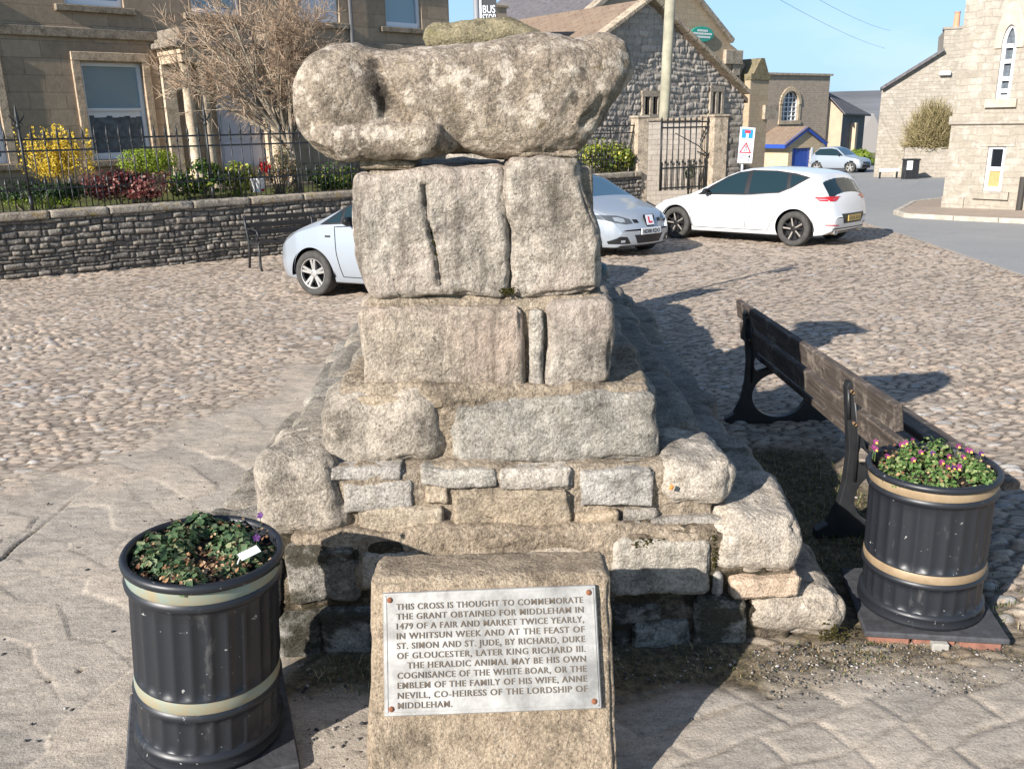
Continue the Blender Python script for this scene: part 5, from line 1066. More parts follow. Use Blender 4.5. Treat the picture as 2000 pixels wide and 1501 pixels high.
# chimneys at the far end of the roof ridge
def boxat(mb, px0, px1, py0, py1, y, d, mi=0, bev=.02):
    a, b = at(px0, py1, y), at(px1, py0, y); mb.box(((a[0] + b[0]) / 2, y + d / 2, (a[2] + b[2]) / 2), (b[0] - a[0], d, b[2] - a[2]), (CF.d, -CF.n, ZUP), mi, bev); return mb
M_CHIM = ashlar('chimney_stone', (0.36, 0.29, 0.21), (0.45, 0.37, 0.28), (0.24, 0.19, 0.14), .45, .22, .015, (0.16, 0.13, 0.10), .58, 0.05, .5)
bh = thing('house', 'slate roofed house behind the cottage, only its tall chimney and roof edge showing', 'house', tuple(at(1065, 60, 44) - ZUP * 4))
boxat(MB(), 1042, 1100, -60, 30, 44, 1.2).build('chimney', M_CHIM, bh); mb = MB(); a, b, c = at(1018, 66, 44.2), at(1062, 30, 44.2), at(1118, 44, 44.2); dn = ZUP * 5
mb.add([a, b, c, at(1130, 80, 44.2), at(1010, 110, 44.2)] + [q + np.array([-3, 6.0, 0]) for q in (a, b, c, at(1130, 80, 44.2), at(1010, 110, 44.2))], [(0, 1, 2, 3, 4), (9, 8, 7, 6, 5), (0, 5, 6, 1), (1, 6, 7, 2), (2, 7, 8, 3), (3, 8, 9, 4), (4, 9, 5, 0)]); fixn(mb.build('roof', M_SLATEROOF, bh)); mb = MB(); a, b = at(1012, 104, 44.4), at(1128, 78, 44.4); mb.box(((a[0] + b[0]) / 2, 47, (a[2] - 1.5) / 2 - .2), (4.0, 5, a[2] + 1.6)); mb.build('wall', M_CHIM, bh)
mb = MB(); q = CF.P(au, azp + .25, -DEP + 1.0); mb.box(q, (.7, .7, .9), (CF.d, CF.n, ZUP), 0, .02); mb.box(q + ZUP * .45, (.82, .82, .12), (CF.d, CF.n, ZUP), 0, .02); mb.build('chimney', M_CHIM, ct)

# ------------------------------------------------------------------ hall with the green plaque
SF = Facade(CF.P(0, 0, -4.5), 52.0); spx = SF.px
M_HALL = ashlar('hall_ashlar', (0.40, 0.305, 0.20), (0.47, 0.37, 0.255), (0.32, 0.245, 0.165), .5, .22, .010, (0.24, 0.18, 0.12), .62, 0.02, .35)
hl = thing('gabled_hall', 'tall tan hall with a steep coped gable carrying an oval green plaque', 'hall', tuple(SF.P(spx(1400, 250)[0], -1)))
ku, kz = spx(1443, 100); v0 = spx(1355, -2); v1 = spx(1424, 84); s2 = (v0[1] - v1[1]) / (v1[0] - v0[0]); hw = 5.2; gu = ku - hw; gzp = v1[1] + (v1[0] - gu) * s2
mb = MB(); gp = [(gu - hw, -1.6), (ku, -1.6), (ku, kz), (v1[0], v1[1]), (gu, gzp), (2 * gu - v1[0], v1[1]), (gu - hw, kz)]; mb.prism(gp, SF.d, ZUP, SF.p0, -SF.n * 8); fixn(mb.build('wall', M_HALL, hl))
mb = MB()
for s_ in (-1, 1):
    a, b = SF.P(gu, gzp + .1, .1), SF.P(gu + s_ * (v1[0] - gu + .1), v1[1] + .06, .1); d = b - a; L = np.linalg.norm(d); d /= L; mb.box((a + b) / 2 - SF.n * .15, (L, .5, .2), (d, SF.n, np.cross(d, SF.n)), 0, .02)
SF.slab(mb, v1[0] - .35, ku + .12, kz - .55, kz + .02, -.6, .16, 0, .02); SF.slab(mb, ku - .45, ku + .05, kz - 1.0, kz - .55, -.6, .1, 0, .02); mb.build('coping', M_PIER, hl)
mb = MB()
for s_ in (-1, 1): mb.add([SF.P(gu, gzp, -.3), SF.P(gu + s_ * hw, kz, -.3), SF.P(gu + s_ * hw, kz, -8), SF.P(gu, gzp, -8)], [(0, 1, 2, 3)])
mb.v = [(a, b, c + .06) for a, b, c in mb.v]; mb.build('roof', M_SLATEROOF, hl)
ou, oz = spx(1372, 67, .1); M_GREENP = plain('green_enamel', (0.03, 0.38, 0.27), 0.4); mb = MB(); ow = spx(1394, 67)[0] - spx(1350, 67)[0]; oh = spx(1372, 52)[1] - spx(1372, 82)[1]
mb.lathe([(.5, -.03), (.5, .03), (.47, .035), (.001, .035)], (0, 0, 0), 40); mb.v = [tuple(SF.P(ou, oz, .08) + SF.d * q[0] * ow + ZUP * q[1] * oh + SF.n * q[2]) for q in mb.v]; op = mb.build('oval_plaque', M_GREENP, hl)
mb = MB()
for (z_, w) in ((.22, .45), (.02, .80), (-.19, .66)):
    rg = random.Random(int(z_ * 100) + 40); x_ = -w / 2
    while x_ < w / 2: l = rg.uniform(.03, .06); SF.slab(mb, ou + x_ * ow, ou + (x_ + l) * ow, oz + (z_ - .065) * oh, oz + (z_ + .065) * oh, .116, .125); x_ += l + .018
mb.build('lettering', M_WHITE, op)
# lower wing with buttress and gablet
bu0, bz0 = spx(1444, 112, -.3); bu1, bz1 = spx(1474, 150, -.3); cu1 = spx(1502, 200, -.0)[0]
mb = MB(); mb.prism([(ku + .02, -1.6), (cu1 - .3, -1.6), (cu1 - .3, bz1), (bu1, bz1), (bu0, bz0), (ku + .02, bz0)], SF.d, ZUP, SF.p0 - SF.n * .3, -SF.n * 6); fixn(mb.build('wing_wall', M_HALL, hl))
mb = MB(); a, b = spx(1466, 156, .35), spx(1503, 156, .35); SF.slab(mb, a[0], b[0], -1.6, a[1], -.5, .35, 0, .02); mb.build('buttress', M_HALL, hl)
mb = MB(); m = (a[0] + b[0]) / 2; gtopz = spx(1494, 114, .35)[1]; w = (b[0] - a[0]) / 2; mb.prism([(m - w * 1.05, a[1]), (m + w * 1.05, a[1]), (m + w * 1.05, a[1] + .25), (m + w * .8, a[1] + .25), (m + w * .25, gtopz), (m - w * .1, gtopz), (m - w * .8, a[1] + .25), (m - w * 1.05, a[1] + .25)], SF.d, ZUP, SF.P(0, 0, .40), -SF.n * 1.0); fixn(mb.build('gablet', M_CAP, hl))
M_PIPEB = plain('black_downpipe', (0.05, 0.045, 0.04), 0.6); mb = MB(); mb.tube([SF.P(ku + .04, 0, .06), SF.P(ku + .04, kz - 1, .06)], .06, 6); mb.build('downpipe', M_PIPEB, hl)
mb = MB(); z_ = spx(1480, 222)[1]; SF.slab(mb, spx(1476, 222)[0], cu1 + .02, z_ - .25, z_ + .35, .30, .5, 0, .1); mb.build('offset_stone', M_PIER, hl)

# ------------------------------------------------------------------ school wall, blue porch, lodge
XF = Facade(SF.P(0, 0, -15.0), 56.0); xpx = XF.px
M_SCH = ashlar('school_rubble', (0.34, 0.275, 0.215), (0.44, 0.365, 0.29), (0.28, 0.225, 0.18), .30, .15, .016, (0.17, 0.145, 0.12), .6, .12, .6)
sc_ = thing('school_building', 'brown stone building with an arched lattice window and a blue gabled porch', 'building', tuple(XF.P(xpx(1560, 300)[0], -1.2)))
s0, st = xpx(1490, 146); s1, _ = xpx(1622, 146); wl, wb_ = xpx(1525, 236); wr_, wt_ = xpx(1559, 204)
mb = MB(); XF.wall(mb, [(s0, -2), (s1, -2), (s1, st), (s0, st)], [(wl, wr_, wb_, xpx(1540, 178)[1])], .25); mb.add([XF.P(s1, -2), XF.P(s1, -2, -8), XF.P(s1, st, -8), XF.P(s1, st)], [(0, 1, 2, 3)]); mb.add([XF.P(s0, -2), XF.P(s0, -2, -8), XF.P(s0, st, -8), XF.P(s0, st)], [(3, 2, 1, 0)]); mb.build('wall', M_SCH, sc_)
mb = MB(); XF.slab(mb, s0 - .1, s1 + .15, st, st + .14, -8, .15); mb.build('parapet', M_PIER, sc_)
# arched head stones
cx_, cz_ = (wl + wr_) / 2, wt_; rr_ = (wr_ - wl) / 2; hz = xpx(1540, 178)[1] - wt_
arc = [(cx_ + rr_ * math.cos(a), cz_ + hz * math.sin(a)) for a in np.linspace(0, math.pi, 17)]
mb = MB(); mb.add([XF.P(u, z, -.02) for u, z in [(wl, cz_ + hz), (wl, cz_)] + arc[::-1][0:9]], [tuple(range(11))]); mb.add([XF.P(u, z, -.02) for u, z in [(wr_, cz_), (wr_, cz_ + hz)] + arc[8::-1][0:9]], [tuple(range(11))]); mb.build('arch_stone', M_SCH, sc_)
mb = MB()
for i in range(16):
    a, b = arc[i], arc[i + 1]; d = XF.P(b[0], b[1]) - XF.P(a[0], a[1]); L = np.linalg.norm(d); d /= L; m = XF.P((a[0] + b[0]) / 2, (a[1] + b[1]) / 2, .03); on = np.cross(d, XF.n); mb.box(m + on * -.14 * (1 if on[2] < 0 else -1), (L * 1.15, .12, .28), (d, XF.n, on), 0, .01)
XF.slab(mb, wl - .25, wl, wb_, cz_, -.05, .05); XF.slab(mb, wr_, wr_ + .25, wb_, cz_, -.05, .05); XF.slab(mb, wl - .3, wr_ + .3, wb_ - .25, wb_, -.1, .1); mb.build('window_surround', plain('dressed_stone', (0.45, 0.36, 0.25), .9, bump=.4, bs=20, var=.25, vs=3), sc_)
mb = MB(); n = 4
for i in range(n + 1):
    u = wl + (wr_ - wl) * i / n; zt_ = cz_ + hz * math.sqrt(max(0, 1 - ((u - cx_) / rr_) ** 2)); XF.slab(mb, u - .035, u + .035, wb_, max(zt_, cz_), -.22, -.15)
for j in range(6): z_ = wb_ + (cz_ + hz * .5 - wb_) * j / 5; XF.slab(mb, wl, wr_, z_ - .03, z_ + .03, -.215, -.155)
for i in range(16): a, b = arc[i], arc[i + 1]; mb.tube([XF.P(*a, -.18), XF.P(*b, -.18)], .05, 5)
wn_ = mb.build('arched_window', M_WHITE_P, sc_); mb = MB(); XF.slab(mb, wl, wr_, wb_, cz_ + hz, -.24, -.23); mb.build('pane', M_GLASS, wn_)
# porch
PFc = Facade(XF.P(0, 0, 2.6), 56.0); qx = PFc.px; ap = qx(1575, 251); el = qx(1522, 288); er = qx(1611, 280); b0p = qx(1540, 330); M_BLUE = plain('royal_blue_paint', (0.025, 0.075, 0.36), 0.45)
hwp = (er[0] - ap[0]); slp = (ap[1] - er[1]) / hwp
mb = MB(); pl0, pr0 = ap[0] - hwp * .80, ap[0] + hwp * .86; zzr = ap[1] - hwp * .8 * slp; dl0, dzt = qx(1548, 290); dr0, _ = qx(1584, 290)
PFc.wall(mb, [(pl0, -2.2), (pr0, -2.2), (pr0, zzr), (ap[0], ap[1] - .12), (pl0, zzr)], [(dl0, dr0, -2.1, dzt)], .2)
for uu, fl_ in ((pl0, 1), (pr0, 0)): f = [PFc.P(uu, -2.2), PFc.P(uu, zzr), PFc.P(uu, zzr, -2.6), PFc.P(uu, -2.2, -2.6)]; mb.add(f, [(0, 1, 2, 3) if fl_ else (3, 2, 1, 0)])
mb.build('porch_wall', ashlar('porch_stone', (0.50, 0.39, 0.25), (0.57, 0.46, 0.32), (0.36, 0.28, 0.19), .4, .2, .01), sc_)
mb = MB(); PFc.slab(mb, dl0, dr0, -2.1, dzt, -.2, -.12)
for i in range(5): u = dl0 + (dr0 - dl0) * (i + .5) / 5; PFc.slab(mb, u - (dr0 - dl0) * .085, u + (dr0 - dl0) * .085, -2.1, dzt - .03, -.12, -.10)
mb.build('door', M_BLUE, sc_)
mb = MB(); PFc.slab(mb, dr0, dr0 + .22, -2.1, dzt, -.1, .03); mb.build('door_frame', M_WHITE_P, sc_)
mb = MB()
for s_ in (-1, 1):
    a, b = PFc.P(ap[0], ap[1], .12), PFc.P(ap[0] + s_ * hwp * 1.03, ap[1] - hwp * 1.03 * slp, .12); d = b - a; L = np.linalg.norm(d); d /= L; mb.box((a + b) / 2, (L, .08, .26), (d, PFc.n, np.cross(d, PFc.n)))
mb.build('bargeboard', M_BLUE, sc_); mb = MB()
for s_ in (-1, 1): A_ = [PFc.P(ap[0], ap[1] + .14, .2), PFc.P(ap[0] + s_ * hwp * 1.06, ap[1] - hwp * 1.06 * slp + .14, .2), PFc.P(ap[0] + s_ * hwp * 1.06, ap[1] - hwp * 1.06 * slp + .14, -2.6), PFc.P(ap[0], ap[1] + .14, -2.6)]; mb.add(A_ + [p - ZUP * .06 for p in A_], [(0, 1, 2, 3), (7, 6, 5, 4), (0, 4, 5, 1), (1, 5, 6, 2)])
fixn(mb.build('porch_roof', M_ROOFS, sc_)); mb = MB()
A_ = [PFc.P(ap[0] - hwp * 1.06, ap[1] - hwp * 1.06 * slp - .02, .15), PFc.P(ap[0] - hwp * 1.06, ap[1] - hwp * 1.06 * slp - .02, -2.6)]; d = A_[1] - A_[0]; L = np.linalg.norm(d); d /= L; mb.box((A_[0] + A_[1]) / 2, (L, .12, .25), (d, np.cross(ZUP, d), ZUP)); mb.build('fascia', M_BLUE, sc_)
# lodge to the right
LF = Facade(XF.P(s1, 0, -.6), 104.0); lx = LF.px; l0, lz0 = lx(1609, 192); l1, lz1 = lx(1646, 222)
lg = thing('small_lodge', 'small rendered building with a sloping dark slate roof and a side coloured dark as in shade', 'building', tuple(LF.P(l1, -1.6)))
M_REND = plain('tan_render', (0.50, 0.40, 0.28), .9, bump=.3, bs=14, var=.1, vs=2); M_DKG = plain('painted_shade_grey', (0.085, 0.095, 0.11), .8, var=.2, vs=2)  # side wall turned from the sun: its shade is put into the dark grey
mb = MB(); lw = 5.0; mb.prism([(l0 - .3, -2.6), (l1, -2.6), (l1, lz1), (l0 + .2, lz0 + .1), (l0 - .3, lz0)], LF.d, ZUP, LF.p0, -LF.n * 6.5); fixn(mb.build('front_wall', M_REND, lg))
sdF = Facade(LF.P(l1, 0), 38.0); e1 = sdF.px(1689, 226)[0]; mb = MB(); sdF.slab(mb, 0, e1, -2.8, lz1 - .02, -.5, .03); mb.build('side_wall', M_DKG, lg)
mb = MB(); c_ = sdF.px(1660, 280)[0]; sdF.slab(mb, c_ - .35, c_ + .1, -2.6, sdF.px(1660, 240)[1], .02, .45); mb.build('pilaster', M_REND, lg)
mb = MB(); tp = LF.P(l0, lz0 + .55, .1); A_ = [tp, LF.P(l1 + .15, lz1 + .02, .15), sdF.P(e1 + .6, lz1 - .1, .3), LF.P(l0 + .3, lz0 + .55, -9)]; mb.add(A_ + [p - ZUP * .12 for p in A_], [(0, 1, 2, 3), (7, 6, 5, 4), (0, 4, 5, 1), (1, 5, 6, 2), (2, 6, 7, 3), (3, 7, 4, 0)]); fixn(mb.build('roof', M_SLATEROOF, lg))
fb = thing('distant_barn', 'hazy grey distant building below the moor, in the gap beside the slate roofed lodge', 'barn', tuple(at(1700, 300, 120))); a, b = at(1676, 255, 120), at(1730, 255, 120)
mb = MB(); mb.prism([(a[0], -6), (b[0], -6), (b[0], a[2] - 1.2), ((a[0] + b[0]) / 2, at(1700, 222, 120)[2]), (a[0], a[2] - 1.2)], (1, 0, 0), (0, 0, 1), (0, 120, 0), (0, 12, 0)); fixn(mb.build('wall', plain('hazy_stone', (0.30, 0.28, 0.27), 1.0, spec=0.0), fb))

# ------------------------------------------------------------------ the pale building on the right
k0 = gnd(1838, 412); BF = Facade(k0, 138.0); bx = BF.px
M_PALE = ashlar('pale_coursed_stone', (0.305, 0.27, 0.22), (0.39, 0.35, 0.29), (0.33, 0.29, 0.24), .40, .18, .012, (0.27, 0.255, 0.23), .52, .16, .7, (0.47, 0.43, 0.375))
bl = thing('corner_building', 'pale coursed stone building with a pointed gothic window above a square one', 'building', tuple(BF.P(0, k0[2])))
_, zt_ = bx(1885, -30); U1 = 9.0; gl, gb_ = bx(1943, 194); gr_, gs_ = bx(1987, 80); gp_ = bx(1973, 48)[1]; sl0, sb0 = bx(1919, 373); sr0, sz0 = bx(1966, 286)
zq0 = gz(k0[0], k0[1]) - .5
mb = MB(); BF.wall(mb, [(0, zq0), (U1, zq0), (U1, zt_), (0, zt_)], [(gl, gr_, gb_, gp_), (sl0, sr0, sb0, sz0)], .16); mb.add([BF.P(0, zq0), BF.P(0, zt_), BF.P(0, zt_, -8), BF.P(0, zq0, -8)], [(0, 1, 2, 3)]); mb.add([BF.P(0, zt_), BF.P(U1, zt_), BF.P(U1, zt_, -8), BF.P(0, zt_, -8)], [(0, 1, 2, 3)]); mb.build('wall', M_PALE, bl)
cxg, rg_ = (gl + gr_) / 2, (gr_ - gl) / 2; zs_ = gs_ - .15; ht = gp_ - zs_
def gothic(w, n=9):
    L_ = [(cxg - w + w * (1 - math.cos(t_ * math.pi / 2)) * 1.0, zs_ + (ht * w / rg_) * math.sin(t_ * math.pi / 2)) for t_ in np.linspace(0, 1, n)]; return L_ + [(2 * cxg - u, z) for u, z in L_[::-1][1:]]
ga_ = gothic(rg_)
mb = MB(); mb.add([BF.P(u, z, -.003) for u, z in [(gl, gp_)] + ga_[:9]], [tuple(range(10))]); mb.add([BF.P(u, z, -.003) for u, z in ga_[8:] + [(gr_, gp_)]], [tuple(range(10))]); mb.build('arch_stone', M_PALE, bl)
mb = MB(); o_ = gothic(rg_ + .17)
for i in range(len(ga_) - 1):
    A_ = [BF.P(*ga_[i], .04), BF.P(*o_[i], .04), BF.P(*o_[i + 1], .04), BF.P(*ga_[i + 1], .04)]; mb.add(A_ + [p - BF.n * .1 for p in A_], [(0, 1, 2, 3), (0, 4, 5, 1), (1, 5, 6, 2), (2, 6, 7, 3), (3, 7, 4, 0)])
fixn(mb.build('hood_mould', plain('pale_dressed_stone', (0.50, 0.42, 0.33), .9, bump=.3, bs=20, var=.15, vs=4), bl))
mb = MB(); BF.slab(mb, gl - .2, gr_ + .2, gb_ - .2, gb_, -.1, .1); mb.build('window_sill', bpy.data.materials['pale_dressed_stone'], bl)
mb = MB(); f_ = .085
BF.slab(mb, gl, gl + f_, gb_, zs_, -.14, -.06); BF.slab(mb, gr_ - f_, gr_, gb_, zs_, -.14, -.06)
for a, b in zip(ga_[:-1], ga_[1:]): mb.tube([BF.P(*a, -.10), BF.P(*b, -.10)], .075, 6)
H_g = zs_ - gb_
for z_ in (gb_, gb_ + H_g * .12, gb_ + H_g * .36, gb_ + H_g * .70, zs_): BF.slab(mb, gl + f_, gr_ - f_, z_, z_ + .10, -.135, -.055)
gwn = mb.build('gothic_window', M_WHITE_P, bl); mb = MB(); BF.slab(mb, gl, gr_, gb_, gp_, -.155, -.145); mb.build('pane', M_NET, gwn)
mb = MB(); BF.slab(mb, sl0, sl0 + f_, sb0, sz0, -.14, -.06); BF.slab(mb, sr0 - f_, sr0, sb0, sz0, -.14, -.06); hm = (sb0 + sz0) / 2
for a, b in ((sb0, sb0 + .12), (hm - .05, hm + .05), (sz0 - .07, sz0)): BF.slab(mb, sl0 + f_, sr0 - f_, a, b, -.135, -.055)
swn = mb.build('window', M_WHITE_P, bl); mb = MB(); BF.slab(mb, sl0 + f_, sr0 - f_, hm + .05, sz0 - .07, -.13, -.12); mb.build('pane', M_GLASSD, swn); mb = MB(); BF.slab(mb, sl0 + f_, sr0 - f_, sb0 + .12, hm - .05, -.12, -.09); mb.build('wood_panel', plain('orange_wood', (0.62, 0.30, 0.12), .6, var=.15, vs=20), swn)
mb = MB(); BF.slab(mb, sl0 - .22, sr0 + .22, sb0 - .2, sb0, -.1, .08); BF.slab(mb, sl0 - .2, sr0 + .2, sz0, sz0 + .25, -.1, .02); mb.build('sill', M_PALE, bl)
mb = MB(); z_ = bx(1930, 243)[1]; BF.slab(mb, -.06, U1, z_, z_ + .22, -.05, .07, 0, .02); mb.build('string_course', M_PALE, bl)
mb = MB(); BF.slab(mb, 0.0, .02 + .55, zq0, zq0 + .9, -.1, .05); mb.build('plinth', M_PALE, bl)
ud = bx(1996, 380)[0]; mb = MB(); mb.tube([BF.P(ud, -1, .1), BF.P(ud, bx(1996, 345)[1], .1)], .07, 8); mb.build('downpipe', M_PIPEB, bl)
# lower gabled neighbour and its chimney
k1 = gnd(1722, 346); NF = Facade(k1, 112.0); nx_ = NF.px
nb_ = thing('lower_house', 'low pale stone house end with a sloping roof line and bare shrub on its wall', 'house', tuple(NF.P(nx_(1780, 300)[0], -1.4)))
pl_ = [nx_(1706, 345), nx_(1714, 172), nx_(1842, 98), nx_(1845, 58), nx_(1885, 50), nx_(1890, 345)]; pl_[0] = (pl_[0][0], -2.2); pl_[-1] = (pl_[-1][0], -2.2); pl_[1] = (pl_[0][0], pl_[1][1])
mb = MB(); mb.prism(pl_, NF.d, ZUP, NF.p0, -NF.n * 5); fixn(mb.build('wall', M_PALE, nb_)); mb = MB(); a, b = NF.P(*pl_[1], .1), NF.P(*pl_[2], .1); d = b - a; L = np.linalg.norm(d); d /= L; mb.box((a + b) / 2 - NF.n * 2.4, (L + .1, 5.2, .14), (d, NF.n, np.cross(d, NF.n))); mb.build('roof', M_SLATEROOF, nb_)
mb = MB(); NF.slab(mb, pl_[3][0] - .05, pl_[4][0], pl_[3][1], pl_[3][1] + .12, -1, .06); mb.build('chimney', M_PALE, nb_); mb = MB(); q = nx_(1869, 48); mb.lathe([(.16, q[1] - .1), (.13, q[1] + .55), (.16, q[1] + .62), (.12, q[1] + .62)], NF.P(q[0], 0, -.4), 10); mb.build('chimney_pot', plain('terracotta', (0.60, 0.30, 0.18), .8), nb_)
mb = MB(); q0, q1 = nx_(1834, 146), nx_(1856, 150); NF.slab(mb, q0[0], q1[0], q0[1] - .05, q0[1] + .16, .0, .25, 0, .03); mb.build('lamp', M_WHITE, nb_)
RF = Facade(NF.P(0, 0, 1.2), 112.0); r0_, rz_ = RF.px(1768, 288); r1_, _ = RF.px(1850, 288)
rw = thing('retaining_wall', 'low pale retaining wall below the bare brown bush, beside the black cabinet', 'wall', tuple(RF.P((r0_ + r1_) / 2, -1.4))); mb = MB(); RF.slab(mb, r0_, r1_ + 1.5, -2.2, rz_, -1.5, 0); mb.build('wall', M_PALE, rw)
cb = thing('utility_cabinet', 'black roadside cabinet with a white notice, against the pale wall', 'cabinet', tuple(gnd(1776, 350))); c0 = gnd(1776, 350); sc1 = c0[1] * .97 / FPX
mb = MB(); mb.box(c0 + np.array([0, 0, sc1 * 18]), (sc1 * 27, .45, sc1 * 38), None, 0, .03); mb.box(c0 + np.array([0, 0, sc1 * 37.5]), (sc1 * 29, .5, sc1 * 3), None, 0, .01); mb.build('body', M_IRON, cb); mb = MB(); mb.box(c0 + np.array([-sc1 * 6, -.235, sc1 * 27]), (sc1 * 11, .02, sc1 * 17)); mb.build('notice', M_WHITE, cb)
ns = thing('name_plate', 'low white street plate on two short dark posts, left of the black cabinet', 'street sign', tuple(gnd(1735, 349))); c1 = gnd(1735, 349); mb = MB(); mb.box(c1 + np.array([0, 0, sc1 * 17]), (sc1 * 40, .05, sc1 * 6)); mb.build('plate', M_WHITE, ns)
for s_ in (-1, 1): mb = MB(); mb.box(c1 + np.array([s_ * sc1 * 17, .05, sc1 * 10]), (sc1 * 3, .06, sc1 * 20)); mb.build('post', M_IRON, ns)
# telegraph pole and wires
tp0 = at(1293, 226, 27.0); tp0[2] = gz(0, 27) - .2; M_POLE = plain('weathered_pole', (0.34, 0.32, 0.235), .9, bump=.4, bs=20, var=.2, vs=3); top = at(1312, -60, 27.0)
tpo = thing('telegraph_pole', 'tall weathered wooden telegraph pole in front of the rubble cottage', 'pole', tuple(tp0)); mb = MB(); mb.tube([tp0, tp0 * .5 + top * .5, top], [.165, .155, .145], 12); mb.build('pole', M_POLE, tpo, True)
for i, (a, b, r_) in enumerate((((1420, -60), (1730, 95), 60), ((1500, -60), (1740, 60), 60))):
    p, q = at(*a, 27), at(*b, 70); mb = MB(); mb.tube([p + (q - p) * t_ + ZUP * (-.25 * 4 * t_ * (1 - t_)) for t_ in np.linspace(0, 1, 14)], .007, 4); tag(mb.build('overhead_wire', M_PIPE), 'thin overhead wire slanting down the pale sky, ' + ('the lower of two' if i == 0 else 'the upper of two'), 'wire')
# ================================================================== SIGNS AND BIN BEHIND THE MONUMENT
M_GALV = plain('galvanised_post', (0.40, 0.41, 0.42), .5, .6); M_DKSIGN = plain('dark_sign', (0.055, 0.055, 0.06), .5); M_SIGNW = plain('sign_white', (0.80, 0.82, 0.86), .45); M_SIGNB = plain('sign_blue', (0.02, 0.28, 0.66), .45); M_SIGNR = plain('sign_red', (0.68, 0.04, 0.06), .45); M_SIGNK = plain('sign_black', (0.02, 0.02, 0.02), .5)
bsx = at(952, 30, 8.7); bs = thing('bus_stop_post', 'bus stop flag on a tall post rising behind the capstone', 'bus stop', (bsx[0], 8.75, gz(0, 8.75)))
mb = MB(); mb.tube([(bsx[0] - .1, 8.75, gz(0, 8.75)), (bsx[0] - .1, 8.75, 3.25)], .03, 8); mb.build('post', M_GALV, bs, True)
a, b = at(938, 60, 8.7), at(969, -22, 8.7); mb = MB(); mb.box(((a[0] + b[0]) / 2, 8.7, (a[2] + b[2]) / 2), (b[0] - a[0], .015, b[2] - a[2])); f = mb.build('flag', M_DKSIGN, bs)
mb = MB(); mb.box((a[0] + .008, 8.69, (a[2] + b[2]) / 2), (.018, .012, b[2] - a[2])); cxm = (a[0] + b[0]) / 2 + .008
put_text(mb, 'BUS', (cxm, 8.691, at(950, 26, 8.7)[2]), np.array([1., 0, 0]), ZUP, np.array([0, -1., 0]), .068, .115, 'c', .003, off=.01); put_text(mb, 'STOP', (cxm, 8.691, at(950, 43, 8.7)[2]), np.array([1., 0, 0]), ZUP, np.array([0, -1., 0]), .068, .122, 'c', .003, off=.01); mb.build('lettering', M_SIGNW, f)
mb = MB(); mb.box((bsx[0] + .06, 8.72, 1.30), (.46, .04, .95), None, 0, .01); mb.build('timetable_case', M_DKSIGN, bs)
lbp = at(1186, 540, 8.6); lb = thing('litter_bin', 'dark green litter bin peeping out behind the pedestal', 'litter bin', (1.0, 8.75, gz(0, 8.75))); M_TEAL = plain('dark_teal_plastic', (0.012, 0.03, 0.032), .5)
zb_ = gz(0, 8.75); mb = MB(); mb.lathe([(.20, 0), (.22, .06), (.23, .72), (.25, .75)], (.74, 8.75, zb_ - .10), 24); mb.build('body', M_TEAL, lb, True); mb = MB(); mb.lathe([(.255, .75), (.262, .80), (.22, .86), (.001, .88)], (.74, 8.75, zb_ - .10), 24); mb.build('lid', plain('teal_lid', (0.02, 0.06, 0.065), .5), lb, True)
# road sign beside the gate
sgy = 21.6; c0 = at(1452, 318, sgy); sg = thing('road_sign', 'tall white road sign with a blue no through road panel above a red warning triangle', 'road sign', (c0[0], sgy, gz(0, sgy)))
def S(px, py, o=0.0): return at(px, py, sgy - o)
mb = MB(); q = S(1452, 300); mb.tube([(q[0], sgy + .05, gz(0, sgy) - .3), (q[0], sgy + .05, S(1455, 249)[2])], .038, 8); mb.build('post', M_GALV, sg, True)
TL, TR, BR, BL = S(1446, 248), S(1475, 250), S(1468, 319), S(1440, 318)
def quadplate(mb, P, th, mi=0): P = [np.array(p) for p in P]; n = np.array([0, -1.0, 0]); mb.add([p + n * th for p in P] + P, [(0, 1, 2, 3), (7, 6, 5, 4), (0, 4, 5, 1), (1, 5, 6, 2), (2, 6, 7, 3), (3, 7, 4, 0)], mi); return mb
mb = MB(); quadplate(mb, [BL, BR, TR, TL], .02); pt = fixn(mb.build('panel', M_SIGNW, sg))
def SP(u, v, o=.022): t0 = BL * (1 - u) * (1 - v) + BR * u * (1 - v) + TR * u * v + TL * (1 - u) * v; return t0 + np.array([0, -o, 0])
def region(mb, u0, u1, v0, v1, o=.022, mi=0): mb.add([SP(u0, v0, o), SP(u1, v0, o), SP(u1, v1, o), SP(u0, v1, o)], [(0, 1, 2, 3)], mi)
mb = MB(); region(mb, .12, .88, .70, .95); mb.build('blue_panel', M_SIGNB, pt); mb = MB(); region(mb, .42, .58, .70, .87, .026); mb.build('white_bar', M_SIGNW, pt); mb = MB(); region(mb, .32, .70, .84, .92, .028); mb.build('red_bar', M_SIGNR, pt)
mb = MB(); T = [(.02, .28), (.90, .28), (.48, .60)]; Ti = [(.17, .315), (.75, .315), (.475, .525)]
for i in range(3): j = (i + 1) % 3; mb.add([SP(*T[i]), SP(*T[j]), SP(*Ti[j]), SP(*Ti[i])], [(0, 1, 2, 3)])
mb.build('red_triangle', M_SIGNR, pt); mb = MB()
for q in ([(.36, .33), (.41, .33), (.46, .42), (.46, .49), (.42, .49), (.42, .42)], [(.60, .33), (.55, .33), (.50, .42), (.50, .49), (.54, .49), (.54, .42)]): mb.add([SP(*w) for w in q], [tuple(range(6))])
region(mb, .74, .80, .05, .22); mb.add([SP(.68, .17), SP(.86, .17), SP(.77, .25)], [(0, 1, 2)]); mb.build('black_symbols', M_SIGNK, pt); mb = MB(); rg = random.Random(4)
for v in (.19, .12):
    u = .12
    while u < .6: l = rg.uniform(.04, .07); region(mb, u, u + l, v, v + .04); u += l + .02
